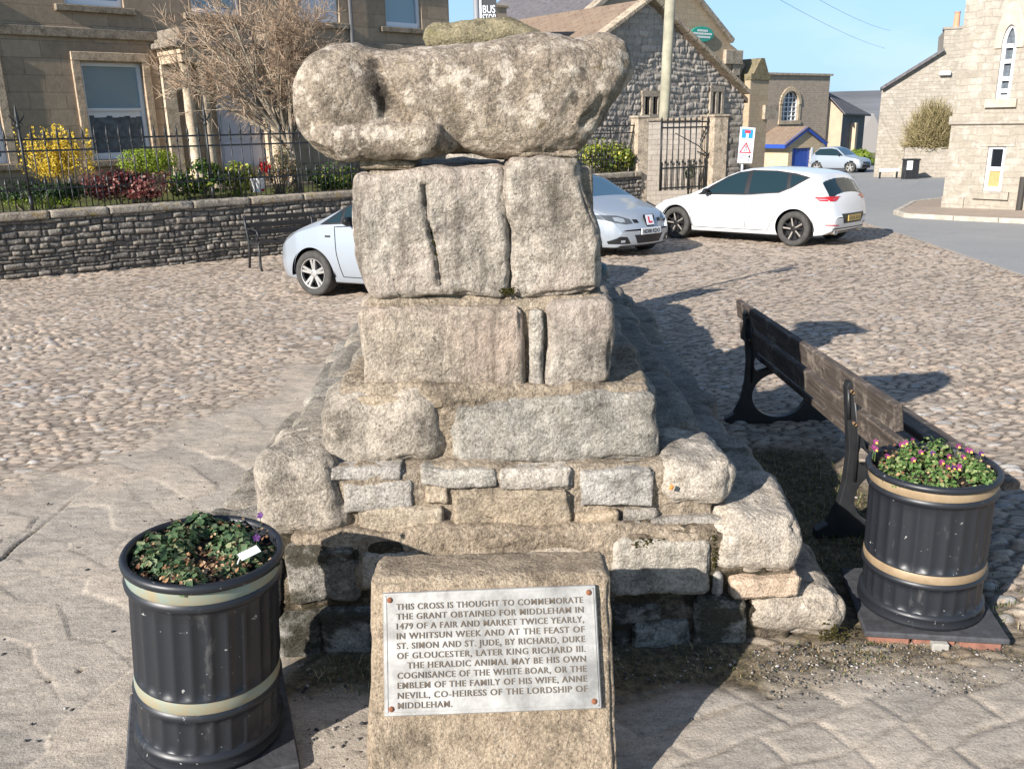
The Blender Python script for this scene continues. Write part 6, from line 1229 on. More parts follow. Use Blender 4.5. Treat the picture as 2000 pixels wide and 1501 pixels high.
mb.build('lettering', plain('grey_lettering', (0.25, 0.25, 0.27), .6), pt)

# ================================================================== PLANTS
def crown(mb, c, rad, n, s, rg, shell=.55, clump=14, up=.2, stretch=1.0, mi=0, pts=None):
    c = np.array(c, float); rad = np.array(rad, float); cl = []
    for k in range(clump):
        v = np.array([rg.gauss(0, 1) for _ in range(3)]); v /= np.linalg.norm(v); cl.append((v * rg.uniform(.35, .85), rg.uniform(.25, .5)))
    for i in range(n):
        v = np.array([rg.gauss(0, 1) for _ in range(3)]); v /= np.linalg.norm(v)
        q, r_ = cl[rg.randrange(clump)]; p = q + v * r_ * (shell + (1 - shell) * rg.random())
        if rg.random() < .15: p = v * rg.uniform(.8, 1.05)
        if np.linalg.norm(p) > 1.12: continue
        leafquad(mb, c + p * rad, v + np.array([rg.uniform(-.6, .6), rg.uniform(-.6, .6), up + rg.uniform(-.4, .4)]), s * rg.uniform(.6, 1.3), rg, .25, .75 / stretch, mi)
SHR = 0
def shrub(name, label, cat, px0, py0, px1, py1, y, mat, n, s, seed, stretch=1.0, depth=None, spikes=0, group='garden shrubs behind the railings', clump=16, zb=.5, stems=True):
    rg = random.Random(seed); a, b = at(px0, py1, y), at(px1, py0, y); c = (a + b) / 2; rad = ((b[0] - a[0]) / 2, depth or (b[0] - a[0]) / 2 * .7, (b[2] - a[2]) / 2)
    t = thing(name, label, cat, (c[0], y, min(zb, a[2])), group); mb = MB(); crown(mb, c, rad, n, s, rg, clump=clump, stretch=stretch)
    for k in range(spikes):
        th, rr = rg.uniform(0, 6.28), rg.uniform(0, .8); x_, y_ = c[0] + rad[0] * rr * math.cos(th), c[1] + rad[1] * rr * math.sin(th); h = a[2] + (b[2] - a[2]) * rg.uniform(.8, 1.25); l0 = np.array([x_, y_, a[2]]); l1 = np.array([x_ + rg.uniform(-.2, .2), y_ + rg.uniform(-.1, .1), h])
        for j in range(26): leafquad(mb, l0 + (l1 - l0) * rg.uniform(.35, 1) + np.array([rg.uniform(-.03, .03) for _ in range(3)]), (rg.uniform(-1, 1), -1, rg.uniform(-.3, 1)), s * rg.uniform(.6, 1.2), rg)
    mb.build('foliage', mat, t)
    if stems:
        mb = MB()
        for k in range(7): q = c + np.array([rad[0] * rg.uniform(-.6, .6), rad[1] * rg.uniform(-.5, .5), rg.uniform(-.2, .5) * rad[2]]); mb.tube([(c[0] + (q[0] - c[0]) * .3, c[1] + (q[1] - c[1]) * .3, min(zb, a[2])), q], [.02, .008], 5)
        mb.build('stems', M_BARK, t)
    return t
M_BARK = plain('bark', (0.22, 0.18, 0.13), .9, bump=.8, bs=30, var=.4, vs=14)
L_YEL = leafmat('forsythia_blossom', (0.42, 0.29, 0.015), (0.62, 0.43, 0.03), (0.74, 0.58, 0.10), trans=.3); L_DK = leafmat('box_leaf', (0.015, 0.04, 0.012), (0.035, 0.075, 0.02)); L_RED = leafmat('red_shrub_leaf', (0.11, 0.018, 0.022), (0.24, 0.06, 0.055), (0.40, 0.22, 0.17)); L_LIME = leafmat('lime_leaf', (0.14, 0.20, 0.012), (0.26, 0.34, 0.03), trans=.3)
L_LAU = leafmat('laurel_leaf', (0.025, 0.065, 0.018), (0.07, 0.14, 0.03), (0.34, 0.36, 0.06), .35); L_SPOT = leafmat('spotted_laurel_leaf', (0.08, 0.14, 0.02), (0.26, 0.30, 0.05), (0.55, 0.50, 0.10), .35); L_MIX = leafmat('dry_shrub_leaf', (0.09, 0.05, 0.03), (0.13, 0.14, 0.05), (0.35, 0.22, 0.14)); L_HED = leafmat('hedge_leaf', (0.10, 0.15, 0.015), (0.20, 0.27, 0.03))
shrub('forsythia', 'bright yellow flowering forsythia behind the railings at the left', 'shrub', 42, 262, 182, 360, 15.9, L_YEL, 3000, .05, 31, 2.0, .45, 46)
shrub('box_hedge', 'low dark green clipped hedge in front of the yellow forsythia', 'hedge', -40, 348, 172, 402, 15.2, L_DK, 3000, .05, 32, 1.0, .3, zb=.5)
shrub('red_shrub', 'dark red leaved shrub between the yellow forsythia and the green laurels', 'shrub', 164, 322, 335, 396, 15.6, L_RED, 3200, .055, 33, 1.0, .45)
shrub('round_bush', 'rounded lime green clipped bush in front of the sash window', 'bush', 238, 284, 336, 345, 17.6, L_LIME, 3600, .04, 34, 1.0, .6, clump=40)
shrub('laurel', 'glossy dark green laurel between the red shrub and the pale spotted laurel', 'shrub', 330, 312, 446, 392, 16.5, L_LAU, 1700, .09, 35, 1.3)
shrub('spotted_laurel', 'yellow spotted laurel just left of the white pot with red blooms', 'shrub', 436, 312, 500, 390, 17.0, L_SPOT, 900, .09, 36, 1.3)
shrub('straggly_shrub', 'straggly brown and green shrub around the bare tree trunk', 'shrub', 510, 275, 586, 382, 17.7, L_MIX, 1300, .06, 37, 1.6)
shrub('laurel', 'glossy green laurel under the left end of the boar, beside the tree trunk', 'shrub', 596, 316, 705, 378, 18.3, L_LAU, 1500, .085, 38, 1.3)
shrub('laurel', 'yellow-green laurel behind the railings by the slim gate pier', 'shrub', 1128, 268, 1240, 345, 22.6, L_SPOT, 2200, .10, 39, 1.3)
shrub('garden_edging', 'strip of short yellow-green plants along the coping at the left', 'plants', -20, 380, 160, 412, 14.75, L_LIME, 700, .035, 40, 1.2, .12, stems=False)
shrub('round_hedge', 'rounded green hedge beyond the small silver car', 'hedge', 1655, 290, 1702, 332, 58, L_HED, 2600, .16, 41, 1.0, 1.4, group='far hedges', zb=-1.8)
shrub('gate_plant', 'small dark leafy plant at the foot of the iron gate', 'plant', 1335, 312, 1362, 352, 24.2, L_LAU, 350, .07, 42, 1.2, .25, group='plants by the gate', zb=-.7)
pp = at(505, 375, 17.0); pt_ = thing('plant_pot', 'white pot with red blooms behind the railings, left of the bare tree trunk', 'plant pot', (pp[0], 17.0, pp[2]))
mb = MB(); mb.lathe([(.10, 0), (.15, .22), (.165, .25), (.15, .26), (.13, .24), (.001, .22)], pp, 20); mb.build('pot', M_WHITE, pt_, True); rg = random.Random(9); mb = MB(); q = at(517, 326, 17.0); crown(mb, q, (.10, .10, .17), 260, .05, rg, clump=6); crown(mb, at(512, 370, 16.95), (.09, .06, .04), 60, .04, rg, clump=3); mb.build('blooms', leafmat('red_bloom', (0.55, 0.01, 0.015), (0.80, 0.04, 0.04)), pt_); mb = MB(); mb.tube([pp + ZUP * .2, q], .02, 6); mb.build('stem', M_BARK, pt_)

# bare tree
M_TBARK = plain('grey_tree_bark', (0.27, 0.225, 0.165), .9, bump=.8, bs=30, var=.4, vs=14); M_TWIG = NT('red_brown_twigs'); M_TWIG.out(M_TWIG.ramp(M_TWIG.isl(), (0.0, (0.25, 0.17, 0.115)), (0.6, (0.41, 0.295, 0.205)), (1.0, (0.56, 0.43, 0.31))), .8, .2); M_TWIG = M_TWIG.m
tb = at(583, 366, 18.0); tb[2] = .5; T0 = at(560, 255, 18.0); CC = at(512, 142, 18.0); CR = np.array([2.2, 1.5, 1.6])
bt_ = thing('bare_tree', 'leafless garden tree with a rounded pale brown crown, in front of the porch', 'tree', tuple(tb), 'bare trees and shrubs')
rg = np.random.RandomState(12); lm = MB(); tw = MB()
lm.tube([tb - ZUP * .1, tb * .5 + T0 * .5 + np.array([.03, 0, 0]), T0], [.105, .085, .085], 10)
def bez(p, q, bend, n=7): m = (p + q) / 2 + bend; return [(1 - t_) ** 2 * p + 2 * t_ * (1 - t_) * m + t_ * t_ * q for t_ in np.linspace(0, 1, n)]
def inell(r0, r1, low=-.75):
    while 1:
        v = rg.normal(0, 1, 3); v /= np.linalg.norm(v)
        if v[2] > low: return CC + v * CR * rg.uniform(r0, r1)
for i in range(19):
    P_ = inell(.45, .80, -.35); start = tb + (T0 - tb) * rg.uniform(.62, 1.0); pts = bez(start, P_, np.array([0, 0, -.12]) + rg.normal(0, .12, 3)); lm.tube(pts, list(np.linspace(.042, .014, 7)), 6, cap=False)
    for j in range(10):
        k = rg.randint(2, 7); q0 = pts[k]; out_ = (q0 - CC) / CR; Q = P_ + rg.normal(0, .42, 3) + out_ * .25
        e = (Q - CC) / CR; l_ = np.linalg.norm(e); Q = CC + e / max(l_, .93) * .93 * CR if l_ > .93 else Q
        sp_ = bez(q0, Q, np.array([0, 0, .08]) + rg.normal(0, .08, 3), 6); lm.tube(sp_, list(np.linspace(.013, .006, 6)), 4, cap=False)
        for m_ in range(14):
            r0 = sp_[rg.randint(1, 6)]; o_ = (r0 - CC) / CR; d_ = o_ / (np.linalg.norm(o_) + 1e-6) * .6 + rg.normal(0, .55, 3) + ZUP * .35; d_ /= np.linalg.norm(d_); L_ = rg.uniform(.18, .42); r1 = r0 + d_ * L_; mid = (r0 + r1) / 2 + rg.normal(0, .03, 3)
            tw.tube([r0, mid, r1], [.005, .0036, .0022], 3, cap=False)
            for z_ in range(2): d2 = d_ + rg.normal(0, .5, 3); tw.tube([mid, mid + d2 / np.linalg.norm(d2) * L_ * .6], [.004, .0025], 3, cap=False)
lm.build('trunk', M_TBARK, bt_, True); tw.build('twigs', M_TWIG, bt_, uv=False)
bb = RF.P((r0_ + r1_) / 2 + .2, rz_, -.5)
rg = np.random.RandomState(4); bt = thing('bare_bush', 'dense leafless brown bush overhanging the low retaining wall', 'bush', tuple(bb), 'bare trees and shrubs'); mb = MB(); sx_ = (RF.px(1860, 240)[0] - RF.px(1738, 240)[0]) / 1.8; szz = (RF.px(1800, 182)[1] - RF.px(1800, 286)[1])
for i in range(3800):
    v = rg.normal(0, 1, 3); v[2] = abs(v[2]); v /= np.linalg.norm(v); l = rg.uniform(.3, 1.0); a = bb + RF.d * (rg.uniform(-.35, .35) * sx_) + RF.n * rg.uniform(-.3, .4); b = bb + RF.d * v[0] * sx_ * l + RF.n * v[1] * 1.1 * l + ZUP * v[2] * szz * l; m = (a + b) / 2 + rg.normal(0, .12, 3)
    mb.tube([m, (m + b) / 2 + rg.normal(0, .05, 3), b + rg.normal(0, .08, 3)], [.016, .011, .006], 3, cap=False)
M_OLV = NT('olive_twigs'); M_OLV.out(M_OLV.ramp(M_OLV.isl(), (0.0, (0.15, 0.125, 0.06)), (0.6, (0.27, 0.225, 0.11)), (1.0, (0.40, 0.32, 0.18))), .8, .2); mb.build('twigs', M_OLV.m, bt, uv=False); rg = random.Random(8); mb = MB(); crown(mb, bb + ZUP * .15, (sx_ * .8, .7, .35), 900, .10, rg); mb.build('leaves', leafmat('bush_leaf', (0.10, 0.10, 0.03), (0.22, 0.17, 0.07)), bt)
# ================================================================== CARS
def inpoly(X, Z, poly): return poly_mask(X, Z, poly)
def segd(X, Z, poly, closed=True):
    d = np.full(X.shape, 9.0); n = len(poly)
    for i in range(n if closed else n - 1):
        a = np.array(poly[i]); b = np.array(poly[(i + 1) % n]); L2 = ((b - a) ** 2).sum() + 1e-12; t_ = np.clip(((X - a[0]) * (b[0] - a[0]) + (Z - a[1]) * (b[1] - a[1])) / L2, 0, 1); d = np.minimum(d, np.hypot(X - a[0] - t_ * (b[0] - a[0]), Z - a[1] - t_ * (b[1] - a[1])))
    return d
def carpaint(name, c, metal=0.0, rough=0.28):
    t = NT(name); t.out(t.mix(t.ramp(t.noise(t.obj(), 3, 5, .7), (.4, 0.0), (.7, .10)), c, (0.35, 0.32, 0.28)), rough, 0.5, metal); t.b.inputs['Coat Weight'].default_value = 0.6; t.b.inputs['Coat Roughness'].default_value = 0.06; return t.m
M_TYRE = plain('tyre_rubber', (0.055, 0.052, 0.048), .85, bump=.4, bs=60, var=.3, vs=9); M_ALLOY = plain('silver_alloy', (0.44, 0.43, 0.41), .4, .5); M_DALLOY = plain('dark_alloy', (0.035, 0.033, 0.033), .3, .4); M_BRIGHT = plain('machined_alloy', (0.55, 0.50, 0.44), .3, .6); M_BLKPL = plain('black_trim', (0.014, 0.014, 0.016), .45); M_CARGL = plain('car_glass', (0.015, 0.032, 0.040), .03, 0, .28); M_SCREEN = glassmat('windscreen_glass', (0.06, 0.12, 0.18), .04); M_LAMP = plain('headlamp_glass', (0.11, 0.12, 0.13), .10, .3, .8); M_LAMPW = plain('clear_lamp', (0.42, 0.46, 0.50), .08, .4, .9); M_TAIL = plain('tail_lamp_red', (0.55, 0.02, 0.025), .15, 0, .8); M_PLW = plain('white_number_plate', (0.82, 0.82, 0.80), .4); M_PLY = plain('yellow_number_plate', (0.55, 0.38, 0.10), .4); M_DOORGAP = M_BLKPL
def smooth1(x, y, s):
    xi = np.linspace(x[0], x[-1], 700); yi = np.interp(xi, x, y); k = max(1, int(s / (xi[1] - xi[0]))); w = np.exp(-.5 * (np.arange(-3 * k, 3 * k + 1) / k) ** 2); w /= w.sum()
    p = np.concatenate([2 * yi[0] - yi[3 * k:0:-1], yi, 2 * yi[-1] - yi[-2:-3 * k - 2:-1]]); q = np.convolve(p, w, 'valid'); return xi, q[:len(xi)]
from mathutils.bvhtree import BVHTree
def car(sp, label, cat, contact, heading, group, far=False):
    """contact: (world point, local x of that wheel, side); heading: unit vector"""
    L, W = sp['L'], sp['W']; N = 90 if far else 420
    t_ = np.linspace(0, 1, N); xs = L * (.35 * t_ + .65 * (.5 - .5 * np.cos(math.pi * t_)))
    def cv(k, s=.045): a = np.array(sp[k]); xi, yi = smooth1(a[:, 0], a[:, 1], s); return np.interp(xs, xi, yi)
    zt, zb, zbelt, w = cv('top', .05), cv('bot', .02), cv('belt', .08), cv('wid', .03)
    e_ = np.minimum(.055, .5 * np.maximum(zt - zb, .002)); zbelt = np.minimum(zbelt, zt - e_ * 1.15); zbelt = np.maximum(zbelt, zb + .0005)
    wr = np.maximum(w * .965 - sp['tumble'] * np.maximum(zt - zbelt - .06, 0) - np.minimum(.05, (zt - zbelt) * .5), w * .3)
    n0, n1, n2 = (8, 5, 5) if far else (46, 20, 18)
    Y, Z, ZN = [], [], []; nu = 3 if far else 8; a0_ = 1 - .11
    for k in range(nu): Y.append(w * a0_ * k / nu); Z.append(zb + 0 * w); ZN.append(3)
    for k in range(n0):
        q = k / n0; a = 1 - .11 * (1 - q) ** 4 - .035 * q ** 2 + .012 * math.sin(q * math.pi); Y.append(w * a); Z.append(zb + (zbelt - zb) * q); ZN.append(0)
    for k in range(n1):
        q = k / n1; Y.append(w * .965 + (wr - w * .965) * q + .018 * math.sin(q * math.pi) * (zt - zbelt) / .5); Z.append(zbelt + (zt - e_ - zbelt) * q); ZN.append(1)
    for k in range(n2 + 1):
        a = math.pi / 2 * k / n2; Y.append(wr * math.cos(a) ** .92 if k < n2 else wr * 0); Z.append(zt - e_ + e_ * math.sin(a)); ZN.append(2)
    Y = np.array(Y).T; Z = np.array(Z).T; M_ = Y.shape[1]
    YY = np.concatenate([-Y, Y[:, -2::-1]], 1); ZZ = np.concatenate([Z, Z[:, -2::-1]], 1); K = YY.shape[1]; XX = np.repeat(xs[:, None], K, 1)
    bow = sp.get('bow', .10); XX = XX + bow * (np.abs(YY) / W) ** 2.2 * np.clip(1 - XX / .9, 0, 1) - sp.get('rbow', .06) * (np.abs(YY) / W) ** 2.2 * np.clip(1 - (L - XX) / .9, 0, 1)
    V = np.stack([XX, YY, ZZ], -1).reshape(-1, 3); idx = np.arange(N * K).reshape(N, K); F = np.stack([idx[:-1, :-1], idx[1:, :-1], idx[1:, 1:], idx[:-1, 1:]], -1).reshape(-1, 4)
    zc = np.array(ZN + ZN[-2::-1]); zone = np.repeat(np.minimum(zc[:-1], zc[1:])[None], N - 1, 0).ravel()
    C = V[F].mean(1); X, Yc, Zc = C.T; ay = np.abs(Yc)
    if not far:
        for xw in sp['axles']:
            q = V - np.array([xw, 0, sp['r']]); d = np.hypot(q[:, 0], q[:, 2]); m = (np.abs(d - sp['ra']) < .013) & (np.abs(V[:, 1]) > W * .55); V[m, 0] = xw + q[m, 0] / d[m] * sp['ra']; V[m, 2] = sp['r'] + q[m, 2] / d[m] * sp['ra']
    C = V[F].mean(1); X, Yc, Zc = C.T; ay = np.abs(Yc)
    fn = np.cross(V[F[:, 2]] - V[F[:, 0]], V[F[:, 3]] - V[F[:, 1]]); vn = np.zeros_like(V)
    for k in range(4): np.add.at(vn, F[:, k], fn)
    vn /= np.linalg.norm(vn, axis=1, keepdims=True) + 1e-12
    if (vn[idx[N // 2, K // 2]])[2] < 0: F = F[:, ::-1]; vn = -vn
    cls = np.zeros(len(F), int); r_ = sp['r']; side = (zone < 2)
    names = ['body']
    def put(name, mask):
        if name not in names: names.append(name)
        cls[mask] = names.index(name)
    ws = sp['ws']; put('windscreen', (zone == 2) & (X > ws[0]) & (X < ws[1]) & (ay < np.interp(X, xs, wr) - .025))
    rs = sp['rs']; put('rear_window', (zone == 2) & (X > rs[0]) & (X < rs[1]) & (ay < np.interp(X, xs, wr) - rs[2]))
    arch = np.zeros(len(F), bool)
    for xw in sp['axles']: arch |= (np.hypot(X - xw, Zc - r_) < sp['ra']) & (ay > W * .55) & (zone == 0)
    cls[arch] = -1
    root = thing('parked_car', label, 'car', (0, 0, 0), group)
    mats = dict(body=sp['paint'], windscreen=M_SCREEN, rear_window=M_CARGL)
    for i, nm in enumerate(names):
        m = cls == i
        if not m.any(): continue
        f = F[m]; u, inv = np.unique(f, return_inverse=True); o = mesh(nm, V[u], inv.reshape(-1, 4), mats[nm], root, True, local=True, uv=False); o.data.normals_split_custom_set_from_vertices([tuple(q) for q in vn[u]])
    bvh = BVHTree.FromPolygons([tuple(q) for q in V], [tuple(int(k) for k in q) for q in F])
    DIR = dict(side=(Vector((0, -1, 0)), lambda a, b, s_: Vector((a, 2.0 * s_, b))), front=(Vector((1, 0, 0)), lambda a, b, s_: Vector((-1, a * s_, b))), rear=(Vector((-1, 0, 0)), lambda a, b, s_: Vector((L + 1, a * s_, b))))
    def cast(proj, a, b, s_, off):
        d, st = DIR[proj]; d = d * s_ if proj == 'side' else d; h, n_, _, _ = bvh.ray_cast(st(a, b, s_), d)
        if h is None: return None
        if n_.dot(d) > 0: n_ = -n_
        return np.array(h + n_ * off)
    def decal(name, mat, poly, proj='side', off=.004, both=True, step=.045):
        a0, a1 = min(p[0] for p in poly), max(p[0] for p in poly); b0, b1 = min(p[1] for p in poly), max(p[1] for p in poly)
        ar = sum(poly[k][0] * poly[(k + 1) % len(poly)][1] - poly[(k + 1) % len(poly)][0] * poly[k][1] for k in range(len(poly))); poly = poly if ar > 0 else poly[::-1]
        for s_ in ((-1, 1) if both else (1,)):
            mb = MB(); na, nb_ = max(1, int((a1 - a0) / step)), max(1, int((b1 - b0) / step))
            for p in range(na):
                for q in range(nb_):
                    c = clip([(a0 + (a1 - a0) * (p + u) / na, b0 + (b1 - b0) * (q + v) / nb_) for u, v in ((0, 0), (1, 0), (1, 1), (0, 1))], poly)
                    P = [cast(proj, u, v, s_, off) for u, v in c]
                    if len(P) >= 3 and all(k is not None for k in P): mb.add(P, [tuple(range(len(P)))])
            if not mb.v: continue
            o = mb.build(name, mat, root, False, local=True, uv=False)
            import bmesh
            b = bmesh.new(); b.from_mesh(o.data); bmesh.ops.remove_doubles(b, verts=b.verts, dist=.0006); bmesh.ops.recalc_face_normals(b, faces=b.faces)
            for fc in b.faces: fc.smooth = True
            b.to_mesh(o.data); b.free()
    for d_ in sp['decals']: decal(*d_[:3], **(d_[3] if len(d_) > 3 else {}))
    for pl in ([] if far else sp['doors']):
        for s_ in (-1, 1):
            P = []
            for k in range(len(pl)):
                p, q = pl[k], pl[(k + 1) % len(pl)]; n_ = max(1, int(math.hypot(q[0] - p[0], q[1] - p[1]) / .05)); P += [cast('side', p[0] + (q[0] - p[0]) * t2 / n_, p[1] + (q[1] - p[1]) * t2 / n_, s_, 0.0) for t2 in range(n_)]
            P = [q for q in P if q is not None]
            if len(P) > 3: mb = MB(); mb.tube(P + [P[0]], .0065, 5, cap=False); mb.build('door_seam', M_BLKPL, root, local=True, uv=False)
    # floor and wheel wells
    mb = MB(); mb.box((L / 2, 0, .36), (L - .9, W * 1.25, .34)); mb.box((L / 2, 0, .31), (sp['axles'][1] - sp['axles'][0] - 2 * sp['ra'] - .06, W * 1.6, .18))
    for xw in sp['axles']:
        for s_ in (-1, 1):
            A_ = np.linspace(-.10, math.pi + .10, 24); ro = sp['ra'] + .014; n_ = len(mb.v); P = []
            for a in A_: P += [(xw + ro * math.cos(a), s_ * W * .965, r_ + ro * math.sin(a)), (xw + ro * math.cos(a), s_ * W * .58, r_ + ro * math.sin(a))]
            mb.add(P, [(2 * k, 2 * k + 1, 2 * k + 3, 2 * k + 2) for k in range(23)] + [tuple(2 * k + 1 for k in range(24))])
    mb.build('underbody', M_BLKPL, root, local=True)
    for xw in sp['axles']:
        for s_ in (-1, 1):
            we = bpy.data.objects.new('wheel', None); COL.objects.link(we); we.parent = root; we.location = (xw, s_ * (W - .115), r_); we.empty_display_size = .1
            st = r_ * (sp.get('steer', 0) if xw == sp['axles'][0] else 0)
            mb = MB(); q = r_; prof = [(.66 * q, .085), (.70 * q, .098), (.86 * q, .106), (.955 * q, .095), (q, .07), (q, -.07), (.95 * q, -.1), (.62 * q, -.1)]; mb.lathe([(a, b * s_) for a, b in prof], (0, 0, 0), 40, axis='y'); fixn(mb.build('tyre', M_TYRE, we, True, local=True))
            mb = MB(); mb.lathe([(a, b * s_) for a, b in [(.675 * q, .084), (.665 * q, .098), (.635 * q, .096), (.62 * q, .06)]], (0, 0, 0), 40, axis='y', mi=0); mb.lathe([(a, b * s_) for a, b in [(.62 * q, .06), (.60 * q, -.02), (.01, -.02)]], (0, 0, 0), 32, axis='y', mi=1)
            ns = sp['spokes']
            for k in range(ns):
                for dd in (-1, 1):
                    a = 2 * math.pi * k / ns + math.pi / 2 + dd * sp['spk']; a0 = 2 * math.pi * k / ns + math.pi / 2 + dd * sp['spk'] * 1.4; c0 = np.array([math.cos(a0) * .13 * q, .062 * s_, math.sin(a0) * .13 * q]); c1 = np.array([math.cos(a) * .645 * q, .075 * s_, math.sin(a) * .645 * q]); d = c1 - c0; L_ = np.linalg.norm(d); d /= L_; b = np.cross(d, [0, 1.0, 0]); b /= np.linalg.norm(b); mb.box((c0 + c1) / 2, (L_, sp['spw'] * q, .022), (d, b, np.cross(d, b)), 2 if sp.get('two') and dd > 0 else 0, .004)
            mb.lathe([(a, b * s_) for a, b in [(.17 * q, .05), (.17 * q, .078), (.10 * q, .083), (.09 * q, .078), (.001, .078)]], (0, 0, 0), 20, axis='y'); fixn(mb.build('rim', [sp['rim'], M_BLKPL, sp.get('two') or sp['rim']], we, False, local=True))
    for s_ in (-1, 1):
        mx, mz = sp['mirror']; q = np.interp(mx, xs, w); mb = MB(); mb.lathe([(.01, -.10), (.06, -.085), (.085, -.03), (.085, .03), (.06, .085), (.01, .10)], (0, 0, 0), 14, axis='y'); mb.v = [(mx + b0 * .75 * (.6 if b0 > 0 else 1.1), s_ * (q + .055) + b1 * .9, mz + b2 * .70) for b0, b1, b2 in mb.v]; mb.box((mx + .03, s_ * (q - .02), mz - .04), (.07, .10, .03)); fixn(mb.build('mirror', sp.get('mirrormat', M_BLKPL), root, True, local=True))
        for hx, hz in sp.get('handles', []): q = np.interp(hx, xs, w); mb = MB(); mb.box((hx, s_ * (q * .985 + .012), hz), (.19, .028, .028), None, 0, .008); mb.build('door_handle', sp['paint'], root, local=True)
    def surf(y, z, front=True):
        m = np.abs(V[:, 1] - y) < .06; q = V[m]; q = q[np.abs(q[:, 2] - z) < .03]; return (q[:, 0].min() if front else q[:, 0].max()) if len(q) else (0 if front else L)
    for fn_ in sp.get('extra', []): fn_(root, surf)
    h = np.array([heading[0], heading[1], SLOPE * heading[1]]); h /= np.linalg.norm(h); nz_ = np.array([0, -SLOPE, 1.0]); nz_ /= np.linalg.norm(nz_); lx_ = -h; ly = np.cross(nz_, lx_); R = np.stack([lx_, ly, nz_], 1)
    loc = np.array(contact[0]) - R @ np.array([contact[1], contact[2] * (W - .06), 0.0])
    root.matrix_world = Matrix([[*R[0], loc[0]], [*R[1], loc[1]], [*R[2], loc[2]], [0, 0, 0, 1]]); return root
def hd(az): return (math.sin(R_(az)), math.cos(R_(az)))
def plate(front, y0, z, body, mat, w=.52, h=.112, name='number_plate', col=None, rec=.012, ch=.07, tilt=0.0):
    def f(root, surf):
        x = surf(y0, z, front); sg = -1 if front else 1; nn = np.array([sg, 0, 0.0]); ux = np.array([0, sg * 1.0, 0]); c = np.array([x + sg * rec, y0, z])
        mb = MB(); mb.box(c, (w, h, .014), (ux, ZUP, nn), 0, .003); o = mb.build(name, mat, root, local=True)
        if body:
            mb = MB(); put_text(mb, body, c - ux * w * .43 - ZUP * ch * .5 + nn * .0075, ux, ZUP, nn, ch, w * .86, ext=.003, off=.012); mb.build('lettering', col or M_SIGNK, o, local=True, uv=False)
    return f
SEAT_L = dict(L=4.26, W=.905, tumble=.36, r=.325, ra=.375, axles=(.86, 3.49), spokes=5, spk=.22, spw=.085, rim=M_DALLOY, two=M_BRIGHT, paint=carpaint('white_car_paint', (0.72, 0.73, 0.74)), bow=.16, rbow=.10,
    top=[(0, .52), (.03, .60), (.10, .68), (.35, .79), (.8, .88), (1.15, .95), (1.4, 1.06), (2.0, 1.345), (2.25, 1.42), (2.6, 1.45), (3.1, 1.43), (3.55, 1.385), (3.80, 1.335), (3.88, 1.27), (4.08, 1.00), (4.14, .95), (4.22, .78), (4.25, .62), (4.26, .55)],
    bot=[(0, .50), (.03, .32), (.12, .22), (.5, .19), (3.8, .19), (4.05, .22), (4.19, .29), (4.24, .40), (4.26, .53)], belt=[(0, .60), (.6, .80), (1.2, .89), (2.2, .92), (3.0, .94), (3.5, .97), (4.0, .96), (4.26, .9)],
    wid=[(0, .52), (.04, .62), (.15, .73), (.4, .83), (.9, .895), (1.6, .90), (3.2, .905), (3.8, .885), (4.05, .83), (4.18, .74), (4.26, .64)],
    ws=(1.30, 2.08), rs=(3.90, 4.10, .05), hood=(.35, .78, 1.2, .93), mirror=(1.62, .985), handles=[(2.20, .82), (3.14, .84)],
    doors=[[(1.27, .27), (1.20, .60), (1.36, .915), (2.45, .93), (2.47, .27)], [(2.47, .27), (2.45, .93), (3.15, .955), (3.36, .96), (3.22, .68), (3.02, .42), (2.94, .27)]],
    decals=[('window_trim', M_BLKPL, [(1.36, .918), (1.62, 1.085), (1.95, 1.265), (2.2, 1.352), (2.5, 1.392), (3.0, 1.382), (3.40, 1.335), (3.70, 1.262), (3.40, 1.075), (3.16, .975), (2.4, .930)], dict(off=.003)),
        ('window', M_CARGL, [(1.58, .948), (1.80, 1.155), (2.14, 1.318), (2.40, 1.362), (2.42, .952)], dict(off=.006)), ('window', M_CARGL, [(2.52, .955), (2.50, 1.37), (3.0, 1.362), (3.24, 1.325), (3.29, 1.06), (3.14, .995)], dict(off=.006)), ('window', M_CARGL, [(3.36, 1.085), (3.31, 1.312), (3.63, 1.258)], dict(off=.006)),
        ('headlight', M_LAMP, [(.10, .64), (.16, .70), (.42, .79), (.46, .74), (.2, .62)], dict(off=.004)), ('grille', M_BLKPL, [(-.45, .56), (.45, .56), (.38, .28), (-.38, .28)], dict(proj='front', both=False)),
        ('tail_light', M_TAIL, [(.40, .918), (.78, .925), (.80, .84), (.58, .835), (.50, .86)], dict(proj='rear', off=.006)), ('tail_light_side', M_TAIL, [(3.84, .925), (4.13, .915), (4.13, .835), (3.95, .845)], dict(off=.006)), ('tail_lamp_strip', M_LAMPW, [(3.90, .888), (4.12, .880), (4.12, .868), (3.96, .872)], dict(off=.008)),
        ('plate_recess', M_BLKPL, [(-.46, .605), (.46, .605), (.36, .425), (-.36, .425)], dict(proj='rear', both=False)), ('diffuser', M_BLKPL, [(-.66, .345), (.66, .345), (.55, .215), (-.55, .215)], dict(proj='rear', both=False)), ('reflector', M_TAIL, [(.50, .405), (.76, .425), (.76, .405), (.5, .388)], dict(proj='rear', off=.006))],
    extra=[plate(False, 0, .515, None, M_PLY, rec=.004)])
def blur_marks(root, surf):
    x = surf(0, .515, False) + .012; mb = MB()
    for k in range(7): y = -.19 + k * .058 + (.03 if k > 3 else 0); mb.box((x, y, .515), (.004, .020, .062))
    mb.build('plate_characters', plain('faded_black', (0.12, 0.09, 0.05), .6), root, local=True)
